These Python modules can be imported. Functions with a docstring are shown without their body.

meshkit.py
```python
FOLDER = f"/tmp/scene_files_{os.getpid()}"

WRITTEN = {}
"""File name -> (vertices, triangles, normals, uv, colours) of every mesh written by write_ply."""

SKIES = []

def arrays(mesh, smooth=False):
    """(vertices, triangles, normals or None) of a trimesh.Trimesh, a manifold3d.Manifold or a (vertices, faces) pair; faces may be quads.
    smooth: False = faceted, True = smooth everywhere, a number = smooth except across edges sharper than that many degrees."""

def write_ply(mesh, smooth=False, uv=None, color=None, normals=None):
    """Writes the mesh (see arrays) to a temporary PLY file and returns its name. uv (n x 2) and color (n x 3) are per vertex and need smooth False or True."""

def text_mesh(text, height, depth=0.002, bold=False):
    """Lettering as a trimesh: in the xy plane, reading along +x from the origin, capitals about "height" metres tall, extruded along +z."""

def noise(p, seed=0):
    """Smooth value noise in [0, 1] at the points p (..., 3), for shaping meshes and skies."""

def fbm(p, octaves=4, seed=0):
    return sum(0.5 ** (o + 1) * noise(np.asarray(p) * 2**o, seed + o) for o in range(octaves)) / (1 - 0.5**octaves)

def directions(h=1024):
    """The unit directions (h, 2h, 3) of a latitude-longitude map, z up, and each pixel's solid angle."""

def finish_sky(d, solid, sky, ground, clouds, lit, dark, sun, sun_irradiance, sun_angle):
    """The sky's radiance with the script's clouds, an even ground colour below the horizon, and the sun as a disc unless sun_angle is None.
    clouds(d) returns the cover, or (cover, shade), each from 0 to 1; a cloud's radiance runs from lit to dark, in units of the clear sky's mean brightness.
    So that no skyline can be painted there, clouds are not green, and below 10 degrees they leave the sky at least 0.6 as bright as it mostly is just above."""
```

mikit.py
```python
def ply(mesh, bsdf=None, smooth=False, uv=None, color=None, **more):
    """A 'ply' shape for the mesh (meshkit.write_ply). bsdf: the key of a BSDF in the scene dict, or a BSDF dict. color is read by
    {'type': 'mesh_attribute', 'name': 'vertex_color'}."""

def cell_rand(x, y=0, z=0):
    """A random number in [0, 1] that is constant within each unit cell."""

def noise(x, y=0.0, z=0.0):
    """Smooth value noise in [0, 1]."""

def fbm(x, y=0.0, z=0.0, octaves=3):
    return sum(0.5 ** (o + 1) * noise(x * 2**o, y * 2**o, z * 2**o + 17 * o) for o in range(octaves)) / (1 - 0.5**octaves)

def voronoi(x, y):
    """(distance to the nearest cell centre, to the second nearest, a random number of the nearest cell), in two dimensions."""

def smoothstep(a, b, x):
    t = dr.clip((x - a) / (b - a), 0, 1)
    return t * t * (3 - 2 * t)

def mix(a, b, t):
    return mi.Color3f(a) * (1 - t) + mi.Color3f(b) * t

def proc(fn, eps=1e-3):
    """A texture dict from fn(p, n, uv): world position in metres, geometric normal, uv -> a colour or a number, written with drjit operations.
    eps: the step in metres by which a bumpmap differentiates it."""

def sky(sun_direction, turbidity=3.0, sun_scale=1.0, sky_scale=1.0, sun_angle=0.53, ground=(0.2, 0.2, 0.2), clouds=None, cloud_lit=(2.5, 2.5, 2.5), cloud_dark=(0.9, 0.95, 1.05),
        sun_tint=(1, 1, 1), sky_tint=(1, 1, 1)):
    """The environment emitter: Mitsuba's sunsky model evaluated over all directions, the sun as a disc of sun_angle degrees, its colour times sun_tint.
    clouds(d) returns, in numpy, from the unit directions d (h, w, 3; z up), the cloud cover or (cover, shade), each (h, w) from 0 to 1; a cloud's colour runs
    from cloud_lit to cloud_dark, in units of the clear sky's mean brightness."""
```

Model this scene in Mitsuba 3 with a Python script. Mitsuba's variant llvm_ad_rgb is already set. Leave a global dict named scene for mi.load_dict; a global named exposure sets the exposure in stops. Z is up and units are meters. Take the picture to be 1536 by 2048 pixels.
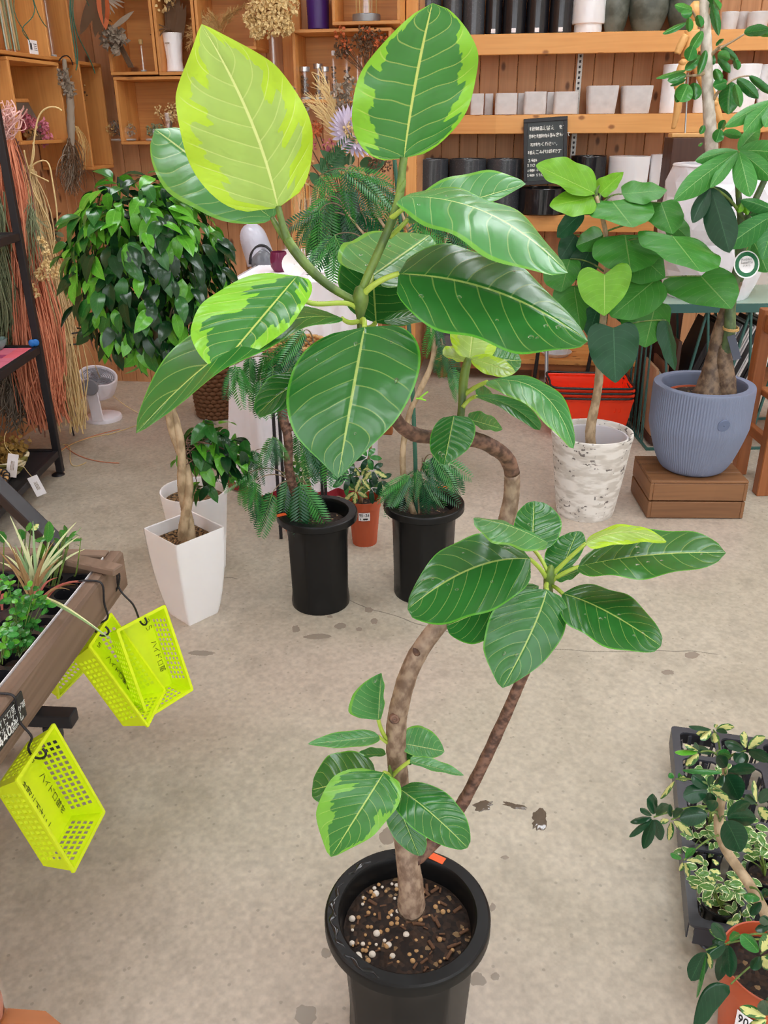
import math, random
import numpy as np, trimesh, mitsuba as mi, drjit as dr
from scipy.interpolate import CubicSpline
from shapely.geometry import Polygon, box as sbox
from shapely import union_all
import mikit, meshkit
from mikit import noise, fbm, voronoi, cell_rand, smoothstep, mix, proc

T = mi.ScalarTransform4f
scene, labels = {}, {}
rng = np.random.default_rng(11)
random.seed(5)

# ---------------------------------------------------------------- camera
F_PX, PITCH, ROLL, EYE = 1700.0, math.radians(24.7), 0.008, np.array([0, 0, 1.58])
CF = np.array([0, math.cos(PITCH), -math.sin(PITCH)])
_U, _R = np.array([0, math.sin(PITCH), math.cos(PITCH)]), np.array([1.0, 0, 0])
CR = _R * math.cos(ROLL) - _U * math.sin(ROLL)
CU = _U * math.cos(ROLL) + _R * math.sin(ROLL)
scene['camera'] = {'type': 'perspective', 'fov': math.degrees(2 * math.atan(768 / F_PX)), 'fov_axis': 'x', 'near_clip': 0.05, 'far_clip': 100.0,
                   'to_world': T().look_at(origin=EYE.tolist(), target=(EYE + CF).tolist(), up=CU.tolist())}
exposure = 0.0
# ---------------------------------------------------------------- light: daylight through the open shop front behind the visitor, ceiling lamps (see ceiling_lamp)
scene['sky'] = mikit.sky((0.3, -0.6, 0.75), turbidity=4.0, sun_scale=0.0, sky_scale=14.0, ground=(0.35, 0.34, 0.32),
                         clouds=lambda d: (np.full(d.shape[:2], 0.9), np.full(d.shape[:2], 0.25)), cloud_lit=(1.9, 1.9, 1.95), cloud_dark=(1.2, 1.22, 1.3))
LAMP = (9.0, 9.4, 9.9)

# ---------------------------------------------------------------- helpers
PSI = math.radians(8.0)
EA, ET = np.array([math.sin(PSI), math.cos(PSI), 0]), np.array([math.cos(PSI), -math.sin(PSI), 0])
V3 = lambda *a: np.array(a, float)


def ray(u, v):
    return CF + CR * (u - 768) / F_PX + CU * (1024 - v) / F_PX


def P(u, v, y):
    d = ray(u, v); return EYE + d * (y / d[1])


def G(u, v, z=0.0):
    d = ray(u, v); return EYE + d * ((z - EYE[2]) / d[2])


def W(u, v, w):
    d = ray(u, v); return EYE + d * (w / (d @ EA))


def TT(u, v, t):
    d = ray(u, v); return EYE + d * (t / (d @ ET))


def loc(t, w, z):
    return ET * t + EA * w + V3(0, 0, z)


def depth(p):
    return (np.asarray(p) - EYE) @ CF


def px(p, n):
    """n pixels' width in metres at the point p"""
    return n * depth(p) / F_PX


def lin(h):
    if not isinstance(h, str):
        return tuple(h)
    c = [int(h[i:i + 2], 16) / 255 for i in (1, 3, 5)]
    return tuple(x / 12.92 if x < .04045 else ((x + .055) / 1.055) ** 2.4 for x in c)


_count = {}


def num(base):
    n = _count.get(base, 0); _count[base] = n + 1
    return base if n == 0 else f'{base}_{n:03d}'


def thing(name, label, cat, group=None, kind=None):
    k = num(name); labels[k] = {'label': label, 'category': cat}
    if group: labels[k]['group'] = group
    if kind: labels[k]['kind'] = kind
    return k


def shape(mesh, bsdf, smooth=35):
    if isinstance(mesh, dict): return {**mesh, 'bsdf': {'type': 'ref', 'id': bsdf}} if bsdf else mesh
    uv = mesh[2] if isinstance(mesh, tuple) and len(mesh) > 2 else None
    if uv is not None and smooth not in (True, False): smooth = True
    return mikit.ply((mesh[0], mesh[1]) if isinstance(mesh, tuple) else mesh, bsdf, smooth=smooth, uv=uv)


def put(key, mesh, bsdf, smooth=35, to=None):
    d = shape(mesh, bsdf, smooth)
    if to is not None: d = {**d, 'to_world': T(np.asarray(to).tolist())}
    scene[key] = d
    return key


def part(t, name, mesh, bsdf, smooth=35, to=None, label=None, kind=None):
    k = num(t + '__' + name); put(k, mesh, bsdf, smooth, to)
    if label or kind: labels[k] = {**({'label': label} if label else {}), **({'kind': kind} if kind else {})}
    return k


def solo(name, label, cat, mesh, bsdf, smooth=35, to=None, group=None, kind=None):
    k = thing(name, label, cat, group, kind); put(k, mesh, bsdf, smooth, to); return k


def struct(name, mesh, bsdf, smooth=False, label=None, cat=None):
    k = num(name); put(k, mesh, bsdf, smooth); labels[k] = {'kind': 'structure', 'label': label or 'the ' + name.replace('_', ' '), 'category': cat or name.split('_')[0]}; return k


def merge(ms):
    ms = list(ms); vs, fs, us, o = [], [], [], 0
    for m in ms:
        vs.append(m[0]); fs.append(np.asarray(m[1]) + o); o += len(m[0])
        if len(m) > 2: us.append(m[2])
    return (np.vstack(vs), np.vstack(fs), np.vstack(us)) if len(us) == len(ms) else (np.vstack(vs), np.vstack(fs))


def xf(m, M):
    M = np.asarray(M); return (m[0] @ M[:3, :3].T + M[:3, 3], *m[1:])


def unit(v):
    v = np.asarray(v, float); return v / (np.linalg.norm(v) + 1e-12)


def frame(o, d, n=(0, 0, 1), s=1.0):
    """x axis along d, z axis near n"""
    x = unit(d); z = np.asarray(n, float) - x * (np.asarray(n, float) @ x)
    if np.linalg.norm(z) < 1e-6: z = np.cross(x, (0.3, 0.9, 0.2))
    z = unit(z); y = np.cross(z, x); M = np.eye(4)
    M[:3, 0], M[:3, 1], M[:3, 2], M[:3, 3] = x * s, y * s, z * s, o
    return M


def rotz(o, a):
    M = np.eye(4); c, s = math.cos(a), math.sin(a); M[:2, :2] = [[c, -s], [s, c]]; M[:3, 3] = o; return M


def quads(nr, nc, wrap=False):
    i, j = np.meshgrid(np.arange(nr - 1), np.arange(nc if wrap else nc - 1), indexing='ij'); k = (j + 1) % nc
    q = np.stack([i * nc + j, i * nc + k, (i + 1) * nc + k, (i + 1) * nc + j], -1).reshape(-1, 4)
    return np.vstack([q[:, [0, 1, 2]], q[:, [0, 2, 3]]])


def spline(pts, n):
    p = np.asarray(pts, float)
    if len(p) == 2: return np.linspace(p[0], p[1], n)
    s = np.r_[0, np.cumsum(np.linalg.norm(np.diff(p[:, :3], axis=0), axis=1) + 1e-6)]
    return CubicSpline(s, p)(np.linspace(0, s[-1], n))


def tube(pts, rad, n=8, cap=True, bump=None):
    p = np.asarray(pts, float); r = np.broadcast_to(rad, (len(p),)).astype(float)
    t = np.gradient(p, axis=0); t /= np.linalg.norm(t, axis=1, keepdims=True) + 1e-12
    a = np.cross(t[0], (0, 0, 1) if abs(t[0][2]) < .9 else (1, 0, 0)); A = []
    for k in range(len(p)):
        a = a - t[k] * (a @ t[k]); a = a / (np.linalg.norm(a) + 1e-12); A.append(a)
    A = np.array(A); B = np.cross(t, A); g = np.arange(n) * 2 * np.pi / n
    rr = r[:, None] * np.ones(n)
    if bump is not None: rr = rr * bump(p, g)
    v = p[:, None] + rr[..., None] * (np.cos(g)[None, :, None] * A[:, None] + np.sin(g)[None, :, None] * B[:, None])
    v = v.reshape(-1, 3); f = quads(len(p), n, True)
    if cap:
        e = len(v); v = np.vstack([v, p[:1], p[-1:]]); i = np.arange(n); j = (i + 1) % n; o = (len(p) - 1) * n
        f = np.vstack([f, np.stack([j, i, i * 0 + e], 1), np.stack([o + i, o + j, i * 0 + e + 1], 1)])
    return v, f


def ptube(pts_r, n, sides=8, **k):
    """a smooth tube through rows (point, radius)"""
    s = spline([[*p, r] for p, r in pts_r], n); return tube(s[:, :3], np.maximum(s[:, 3], 2e-4), sides, **k)


def lathe(prof, n=48, o=(0, 0, 0), rmod=None):
    p = np.asarray(prof, float); g = np.arange(n) * 2 * np.pi / n; r = p[:, :1] * np.ones(n)
    if rmod is not None: r = r * rmod(p, g)
    v = np.stack([r * np.cos(g), r * np.sin(g), p[:, 1:2] * np.ones(n)], -1).reshape(-1, 3)
    return v + np.asarray(o), quads(len(p), n, True)


def bx(x0, x1, y0, y1, z0, z1, b=0.0):
    """a box, its edges chamfered by b"""
    if b <= 0:
        m = trimesh.creation.box(bounds=[[x0, y0, z0], [x1, y1, z1]]); return np.array(m.vertices), np.array(m.faces)
    c = V3(x0 + x1, y0 + y1, z0 + z1) / 2; h = V3(x1 - x0, y1 - y0, z1 - z0) / 2; b = min(b, .45 * h.min()); q = []
    for s in np.ndindex(2, 2, 2):
        sg = np.array(s) * 2 - 1
        for k in range(3):
            e = h - b; e[k] = h[k]; q.append(c + sg * e)
    m = trimesh.convex.convex_hull(np.array(q)); return np.array(m.vertices), np.array(m.faces)


def rbx(t0, t1, w0, w1, z0, z1, b=0.0):
    """a box in the room's own frame (t along the back wall, w towards it)"""
    v, f = bx(t0, t1, w0, w1, z0, z1, b); return v[:, :1] * ET + v[:, 1:2] * EA + v[:, 2:] * V3(0, 0, 1), f


def bar(p, q, a, b=None, up=(0, 0, 1), ch=0.0):
    """a square bar from p to q, a wide and b high"""
    b = b or a; L = np.linalg.norm(np.asarray(q) - p); m = bx(0, L, -a / 2, a / 2, -b / 2, b / 2, ch)
    return xf(m, frame(p, np.asarray(q) - p, up))


_uvn = [0]


def woodbox(m, along, seed=None):
    """flat-shaded box with uv in metres: v along the grain axis"""
    v, f = np.asarray(m[0]), np.asarray(m[1]); along = unit(along); tri = v[f]
    n = np.cross(tri[:, 1] - tri[:, 0], tri[:, 2] - tri[:, 0]); n /= np.linalg.norm(n, axis=1, keepdims=True) + 1e-15
    ac = np.cross(n, along); l = np.linalg.norm(ac, axis=1, keepdims=True)
    ac = np.where(l > .3, ac / np.maximum(l, 1e-9), np.cross(along, (0.31, 0.2, 0.93)))
    if seed is None: _uvn[0] += 1; seed = _uvn[0]
    uv = np.stack([np.einsum('tkj,tj->tk', tri, ac) + 7.3 * (seed % 97), tri @ along + 1.7 * (seed % 31)], -1)
    return tri.reshape(-1, 3), np.arange(len(f) * 3).reshape(-1, 3), uv.reshape(-1, 2)


def ball(c, r, sub=2, sc=(1, 1, 1)):
    m = trimesh.creation.icosphere(subdivisions=sub); return np.array(m.vertices) * r * np.asarray(sc) + c, np.array(m.faces)


def disc(c, r, n=24, z=(0, 0, 1)):
    g = np.arange(n) * 2 * np.pi / n; M = frame(c, np.cross(z, (0.2, 1, 0.1)), z)
    v = np.vstack([np.stack([np.cos(g) * r, np.sin(g) * r, g * 0], 1), [[0, 0, 0]]]); i = np.arange(n)
    return v @ M[:3, :3].T + M[:3, 3], np.stack([i, (i + 1) % n, i * 0 + n], 1)


def extrude(poly, h):
    ms = [trimesh.creation.extrude_polygon(g, h, engine='earcut') for g in getattr(poly, 'geoms', [poly])]
    m = trimesh.util.concatenate(ms); return np.array(m.vertices), np.array(m.faces)


# leaf surfaces: v along the midrib, s across
def profile(v, vm, b, tip=.35, a=None):
    a = a or b * vm / (1 - vm); q = np.clip((v - .68) / .32, 0, 1)
    return (np.maximum(v, 0) / vm) ** a * (np.maximum(1 - v, 0) / (1 - vm)) ** b * (1 - tip * q ** 1.5)


def leafgrid(mid, lo, ro, nrm, w, ns, pal, seed, cup=0.0, heart=0.0, wav=0.0):
    """mid: (nv,3) midrib; lo, ro: the left and right half-width vectors; w: (nv,) profile"""
    nv = len(mid); s = np.linspace(-1, 1, ns); S, Wd = s[None, :, None], w[:, None, None]
    lat = np.where(S < 0, -S * lo, S * ro) * Wd
    sz = (np.linalg.norm(lo) + np.linalg.norm(ro)) / 2
    v = np.linspace(0, 1, nv)
    pt = mid[:, None] + lat - nrm * (cup * sz * (S ** 2) * Wd) - (mid[-1] - mid[0]) * (heart * np.abs(S) * (1 - .42 * np.abs(S) ** 3) * (1 - v[:, None, None]) ** 4 * np.minimum(Wd, 1))
    if wav: pt = pt + nrm * wav * sz * (np.abs(S) ** 1.5) * np.sin(v[:, None, None] * 15 + seed + 2.2 * (S > 0)) * Wd
    uv = np.stack(np.broadcast_arrays(.5 + .45 * s[None, :] + seed, (.02 + .96 * v)[:, None] + pal), -1)
    return pt.reshape(-1, 3), quads(nv, ns), uv.reshape(-1, 2)


def leaf0(L, Wd, pal=0, seed=0, vm=.42, b=.75, nv=9, ns=5, droop=.3, fold=.25, heart=0.0, wav=0.0):
    """a leaf in its own frame: base at the origin, along x, width along y, up z"""
    v = np.linspace(0, 1, nv); mid = np.stack([L * v * (1 - .12 * droop * v), v * 0, -droop * L * v ** 2], 1)
    h = Wd / 2; c = math.cos(fold); q = math.sin(fold)
    return leafgrid(mid, V3(0, h * c, h * q), V3(0, -h * c, h * q), V3(0, 0, 1), profile(v, vm, b), ns, pal, seed, .15, heart, wav)


def leafP(B, Tp, L, R, vm=.42, b=.75, M=None, pal=0, seed=0, cup=.1, heart=.03, nv=34, ns=19, wav=.03, tip=.35, a=None):
    """a leaf through five real points (u, v, y): base, tip, left and right edge where widest, and the midrib's middle"""
    B, Tp, L, R = (P(*q) for q in (B, Tp, L, R)); v = np.linspace(0, 1, nv)
    M = (B + Tp) / 2 if M is None else P(*M)
    c = 2 * M - (B + Tp) / 2; mid = ((1 - v) ** 2)[:, None] * B + (2 * v * (1 - v))[:, None] * c + (v ** 2)[:, None] * Tp
    mm = (1 - vm) ** 2 * B + 2 * vm * (1 - vm) * c + vm ** 2 * Tp
    n = unit(np.cross(Tp - B, R - L)); n = n if n @ (EYE - mm) > 0 else -n
    return leafgrid(mid, L - mm, R - mm, n, profile(v, vm, b, tip, a), ns, pal, seed, cup, heart, wav)


# ---------------------------------------------------------------- materials
def mat(name, c, rough=.5, tex=None, bump=None, **k):
    d = {'type': 'principled', 'base_color': tex or {'type': 'rgb', 'value': list(lin(c))}, 'roughness': rough, **k}
    if bump: d = {'type': 'bumpmap', 'arbitrary': proc(bump[0], bump[2] if len(bump) > 2 else 1e-3), 'scale': bump[1], 'bsdf': d}
    scene['mat_' + name] = {'type': 'twosided', 'bsdf': d}
    return 'mat_' + name


def C(h):
    return mi.Color3f(*lin(h))


def wood(light, dark, knot, ring=34.0, knots=.72, ku=6.5, kv=2.6):
    cl, cd, ck = lin(light), lin(dark), lin(knot)

    def f(p, n, uv):
        u, v = uv.x, uv.y
        wob = fbm(u * 9, v * 1.6, 3.0) * .05
        g = noise((u + wob) * ring, v * 1.3, 1.0) * .6 + noise((u + wob) * ring * 4.7, v * 5, 2.0) * .4
        tone = noise(dr.floor(u / 7.3 + .5) * 3.7, dr.floor(v * .2), 5.0)
        c = mix(cl, cd, dr.clip(g * .75 + tone * .5 - .12, 0, 1))
        d1, d2, r = voronoi(u * ku, v * kv)
        kn = (1 - smoothstep(.05, .16, d1)) * dr.select(r > knots, 1.0, 0.0)
        c = mix(c, ck, kn * .85)
        return c
    return proc(f)


PAL = [('#2c6e2c', '#55a030', '#a9c169', .04), ('#3a8034', '#86c834', '#cad873', .42), ('#a6c860', '#b2d834', '#dbe896', .40), ('#4f9050', '#6aa83e', '#bdd08a', .10),
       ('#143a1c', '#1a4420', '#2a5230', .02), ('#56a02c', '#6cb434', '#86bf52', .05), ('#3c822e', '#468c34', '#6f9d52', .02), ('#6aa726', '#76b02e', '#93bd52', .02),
       ('#1d4f30', '#22583a', '#3f6f4c', .02), ('#1a5230', '#236238', '#3f7a46', .02), ('#3b8a3a', '#469644', '#62a458', .02), ('#3f8836', '#459040', '#8fb870', .02),
       ('#2c7430', '#347e34', '#7fae62', .02), ('#194128', '#204c2e', '#33603c', .02), ('#d4d78a', '#3c6e3a', '#dcdd9c', .45), ('#55823f', '#dfe3b4', '#8fae62', .24), ('#367a30', '#72b03a', '#b4cc6c', .40), ('#2a6428', '#2f6c2c', '#4f8440', .02), ('#3d8237', '#84c430', '#cad873', .24)]


def leafcol(p, n, uv):
    seed, pal = dr.floor(uv.x), dr.floor(uv.y)
    s, v = (uv.x - seed - .5) / .45, (uv.y - pal - .02) / .96
    base, edge, vein, marg = mi.Color3f(0), mi.Color3f(0), mi.Color3f(0), mi.Float(0)
    for i, (a, b, c, m) in enumerate(PAL):
        k = dr.abs(pal - i) < .5
        base, edge, vein, marg = dr.select(k, C(a), base), dr.select(k, C(b), edge), dr.select(k, C(c), vein), dr.select(k, m, marg)
    x = dr.abs(s); side = dr.select(s < 0, 3.0, 8.0)
    q = v - .14 * x - .10 * x * x + dr.select(s < 0, .045, 0.) + .018 * (noise(v * 9, seed, side) - .5)
    cell = cell_rand(dr.floor(q * 9 + 20), side, seed)
    lim = 1 - marg * (.25 + 1.3 * cell + .3 * (noise(q * 40, x * 5, seed) - .5)) - .25 * marg * smoothstep(.75, 1., v)
    lim = dr.select(marg < .12, 1 - marg, lim)
    m = smoothstep(lim - .015, lim + .015, x + .05 * (noise(v * 55, s * 9, seed) - .5) * dr.select(marg < .12, 0., 1.))
    c = mix(base, edge, m)
    c = c * (.86 + .28 * fbm(s * 2.5 + seed * 3.1, v * 5, 4.0))
    w = 1 / (1 + 1e-3)
    mr = 1 - smoothstep(.014, .03, x * (.4 + .6 * dr.sqrt(dr.maximum(1 - v, 0)) + .3 * v))
    lv = q * 8.5 + .25 * noise(s * 3, v * 2, seed); fr = dr.abs(lv - dr.floor(lv) - .5)
    ln = (1 - smoothstep(.016, .05, fr)) * smoothstep(1.0, .8, x) * smoothstep(0, .03, v) * .36
    return mix(c, vein, dr.clip(mr * .9 + ln, 0, .9))


def leafh(p, n, uv):
    seed, pal = dr.floor(uv.x), dr.floor(uv.y)
    s, v = (uv.x - seed - .5) / .45, (uv.y - pal - .02) / .96
    x = dr.abs(s); side = dr.select(s < 0, 3.0, 8.0); lv = (v - .14 * x - .10 * x * x + dr.select(s < 0, .045, 0.) + .018 * (noise(v * 9, seed, side) - .5)) * 8.5 + .25 * noise(s * 3, v * 2, seed)
    fr = dr.abs(lv - dr.floor(lv) - .5)
    return -smoothstep(.3, 0., fr) * .00030 - (1 - smoothstep(.0, .1, x)) * .0007


LEAFTEX = proc(leafcol)


def leafmat(name, rough, trans, spec, bump=False, coat=0.0):
    """glossy leaf skin with some light passing through"""
    d = {'type': 'blendbsdf', 'weight': trans, 'bsdf_0': {'type': 'twosided', 'bsdf': {'type': 'principled', 'base_color': LEAFTEX, 'roughness': rough, 'specular': spec, 'clearcoat': coat, 'clearcoat_gloss': .8}},
         'bsdf_1': {'type': 'principledthin', 'base_color': LEAFTEX, 'roughness': .6, 'diff_trans': 1.6}}
    scene[name] = {'type': 'bumpmap', 'arbitrary': proc(leafh, 8e-4), 'scale': 1.0, 'bsdf': d} if bump else d


leafmat('mat_leaf', .24, .25, .6, True, .3)
leafmat('mat_leaf_small', .2, .2, .42, False, .2)
leafmat('mat_leaf_matte', .42, .25, .4)
WALLWOOD = mat('wall_wood', 0, .55, wood('#cf9c70', '#aa764a', '#5a341c', ku=8.5, kv=4.6, knots=.62))
BOXWOOD = mat('box_wood', 0, .5, wood('#d69a56', '#b0723a', '#6b3a18', knots=.86, kv=4))
SHELFWOOD = mat('shelf_wood', 0, .5, wood('#e6ab66', '#cf8c48', '#8a4f22', ring=26, knots=.6, ku=9, kv=6))
CRATEWOOD = mat('crate_wood', 0, .5, wood('#8f6440', '#5d3c24', '#33200f', knots=.8))
PLANTERWOOD = mat('planter_wood', 0, .65, wood('#8f7867', '#5f4a3b', '#33241a', knots=.8))
STOOLWOOD = mat('stool_wood', 0, .45, wood('#a8683a', '#7d4522', '#4a2812', knots=.95))


def bark(a, b, fx=60, fz=18, sp=None):
    ca, cb = lin(a), lin(b)

    def f(p, n, uv):
        g = fbm(p.x * fx, p.y * fx, p.z * fz, 4); c = mix(ca, cb, smoothstep(.3, .7, g))
        if sp: c = mix(c, lin(sp), smoothstep(.72, .8, noise(p.x * fx * 3, p.y * fx * 3, p.z * fx * 2)))
        return c
    return proc(f)


BARK = mat('bark_rubber', 0, .6, bark('#9c8672', '#715a4a', 110, 60))
BARK2 = mat('bark_dark', 0, .6, bark('#7a5a4a', '#4a3329', 110, 110))
GREENSTEM = mat('green_stem', 0, .45, bark('#6f8a3c', '#4a6230', 60, 30))
PETIOLE = mat('petiole', '#a8c04e', .4)
PALEBARK = mat('pale_bark', 0, .6, bark('#e0d8cc', '#c2b8aa', 50, 30))
TANBARK = mat('tan_bark', 0, .6, bark('#b9a384', '#8f795c', 60, 25))
PACHBARK = mat('pachira_bark', 0, .55, bark('#86705a', '#57463a', 60, 40))
PACHGREEN = mat('pachira_green', 0, .5, bark('#5a7048', '#46583c', 60, 30))


def soilf(p, n, uv):
    a, b, r = voronoi(p.x * 130, p.y * 130)
    c = mix(lin('#1c1310'), lin('#3e2b1e'), r * r); return mix(c, lin('#80684a'), dr.select(r > .965, 1., 0.))


def soilh(p, n, uv):
    a, b, r = voronoi(p.x * 130, p.y * 130); return (.5 - a) * .004 + fbm(p.x * 60, p.y * 60, 2.) * .006


SOIL = mat('soil', 0, .85, proc(soilf), bump=(soilh, 1.0))
BLACKPOT = mat('black_plastic', '#101112', .36, specular=.3)
SOFTBLACK = mat('soft_black', '#222226', .45)
IRON = mat('black_iron', '#1c1a1e', .5)
WHITEPOT = mat('white_plastic', '#e9ebef', .3)
WHITECER = mat('white_ceramic', '#f0f0f2', .16)
TERRA = mat('terracotta_plastic', '#b4512f', .42)
YELLOW = mat('lime_plastic', '#d4ea16', .36)
RED = mat('red_plastic', '#f03a12', .38)
LABEL = mat('label_paper', '#f0eef2', .6)
INK = mat('ink', '#1c1a1c', .6)
CHALK = mat('chalk', '#e6e8e4', .8)
SLATE = mat('slate', '#2c3333', .4)
ORANGE = mat('orange_sticker', '#e8602c', .5)
DRYTAN = mat('dry_tan', '#c2a066', .7)
DRYCREAM = mat('dry_cream', '#dcc48c', .7)
DRYBROWN = mat('dry_brown', '#5f4630', .8)
DRYGREY = mat('dry_grey', '#8d8070', .8)
PEACH = mat('raffia_peach', '#d68a68', .65)
MAUVE = mat('raffia_mauve', '#8a5a50', .65)
CREAMRAF = mat('raffia_cream', '#d2b888', .65)
PINK = mat('dry_pink', '#c9788a', .7)
ROSE = mat('dry_rose', '#a8545e', .75)
RUST = mat('dry_rust', '#b0582c', .7)
GREYGREEN = mat('dry_green', '#7f8a68', .75)
RIBBON = mat('ribbon_pale', '#e6bdb6', .5)
LILAC = mat('lilac_petal', '#c8bfd4', .6)
STEEL = mat('steel', '#c8ccd2', .25, metallic=.9)
TEALIRON = mat('teal_iron', '#33605a', .45)
STAKE = mat('green_stake', '#2f5c4a', .5)
scene['mat_glass'] = {'type': 'thindielectric', 'int_ior': 1.5}
scene['mat_water'] = {'type': 'dielectric', 'int_ior': 1.33}

# ---------------------------------------------------------------- the room
def floorf(p, n, uv):
    big = fbm(p.x * 1.3, p.y * 1.3, 1.0, 4); fine = fbm(p.x * 85, p.y * 85, 2.0, 4); med = fbm(p.x * 7, p.y * 7, 5.0, 4)
    c = mix(lin('#a59d8c'), lin('#bab2a2'), smoothstep(.25, .75, big * .7 + med * .3))
    c = mix(c, lin('#b6a79a'), smoothstep(.4, .65, fbm(p.x * .9 + 5, p.y * .9, 7.0, 3)) * .7)
    c = c * (.82 + .36 * fine)
    c = c * (1 - .10 * smoothstep(.55, .8, fbm(p.x * 14, p.y * 14, 9.0, 3)))
    wx, wy = p.x + .06 * (fbm(p.x * 5, p.y * 5, 3.) - .5), p.y + .06 * (fbm(p.x * 5, p.y * 5, 8.) - .5)
    d = dr.abs(wy - 2.52 + .32 * (wx - .2) + .08 * dr.sin(wx * 4)); crack = (1 - smoothstep(.0012, .0035, d)) * smoothstep(.35, .5, noise(wx * 6, 1., 2.))
    d2 = dr.abs(wx - 2.15 - .12 * dr.sin(wy * 5)); crack = dr.maximum(crack, (1 - smoothstep(.0012, .0035, d2)) * smoothstep(2.6, 3., wy))
    c = c * (1 - .5 * crack)
    v1, v2, vr = voronoi(p.x * 28, p.y * 28); speck = dr.select((v1 < .10) & (vr > .8), .22, 0.0)
    return c * (1 - speck)


def floorh(p, n, uv):
    return fbm(p.x * 25, p.y * 25, 2.0, 4) * .0022


FLOOR = mat('concrete', 0, .55, proc(floorf), bump=(floorh, 1.0))
WHITEWALL = mat('white_wall', '#e4e2dc', .7)
DARKGAP = mat('wall_backing', '#2b1c12', .9)
WL, WR, TC, TS, TR, HC = 5.30, 6.10, -2.62, None, 5.2, 3.3
TS = float(W(822, 250, WL) @ ET)
struct('floor', rbx(TC - .2, TR + .2, -4, WR + .4, -.1, 0), FLOOR, label='worn grey concrete floor with hairline cracks')
struct('ceiling', rbx(TC - .2, TR + .2, -4, WR + .4, HC, HC + .1), WHITEWALL, label='white ceiling above the frame')
struct('wall_right', rbx(TR, TR + .15, -4, WR + .4, 0, HC), WHITEWALL, label='white side wall outside the frame')
struct('ground', bx(-30, 30, -40, -3.6, -.2, -.105), FLOOR, label='pavement outside the shop front', cat='ground')


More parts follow.
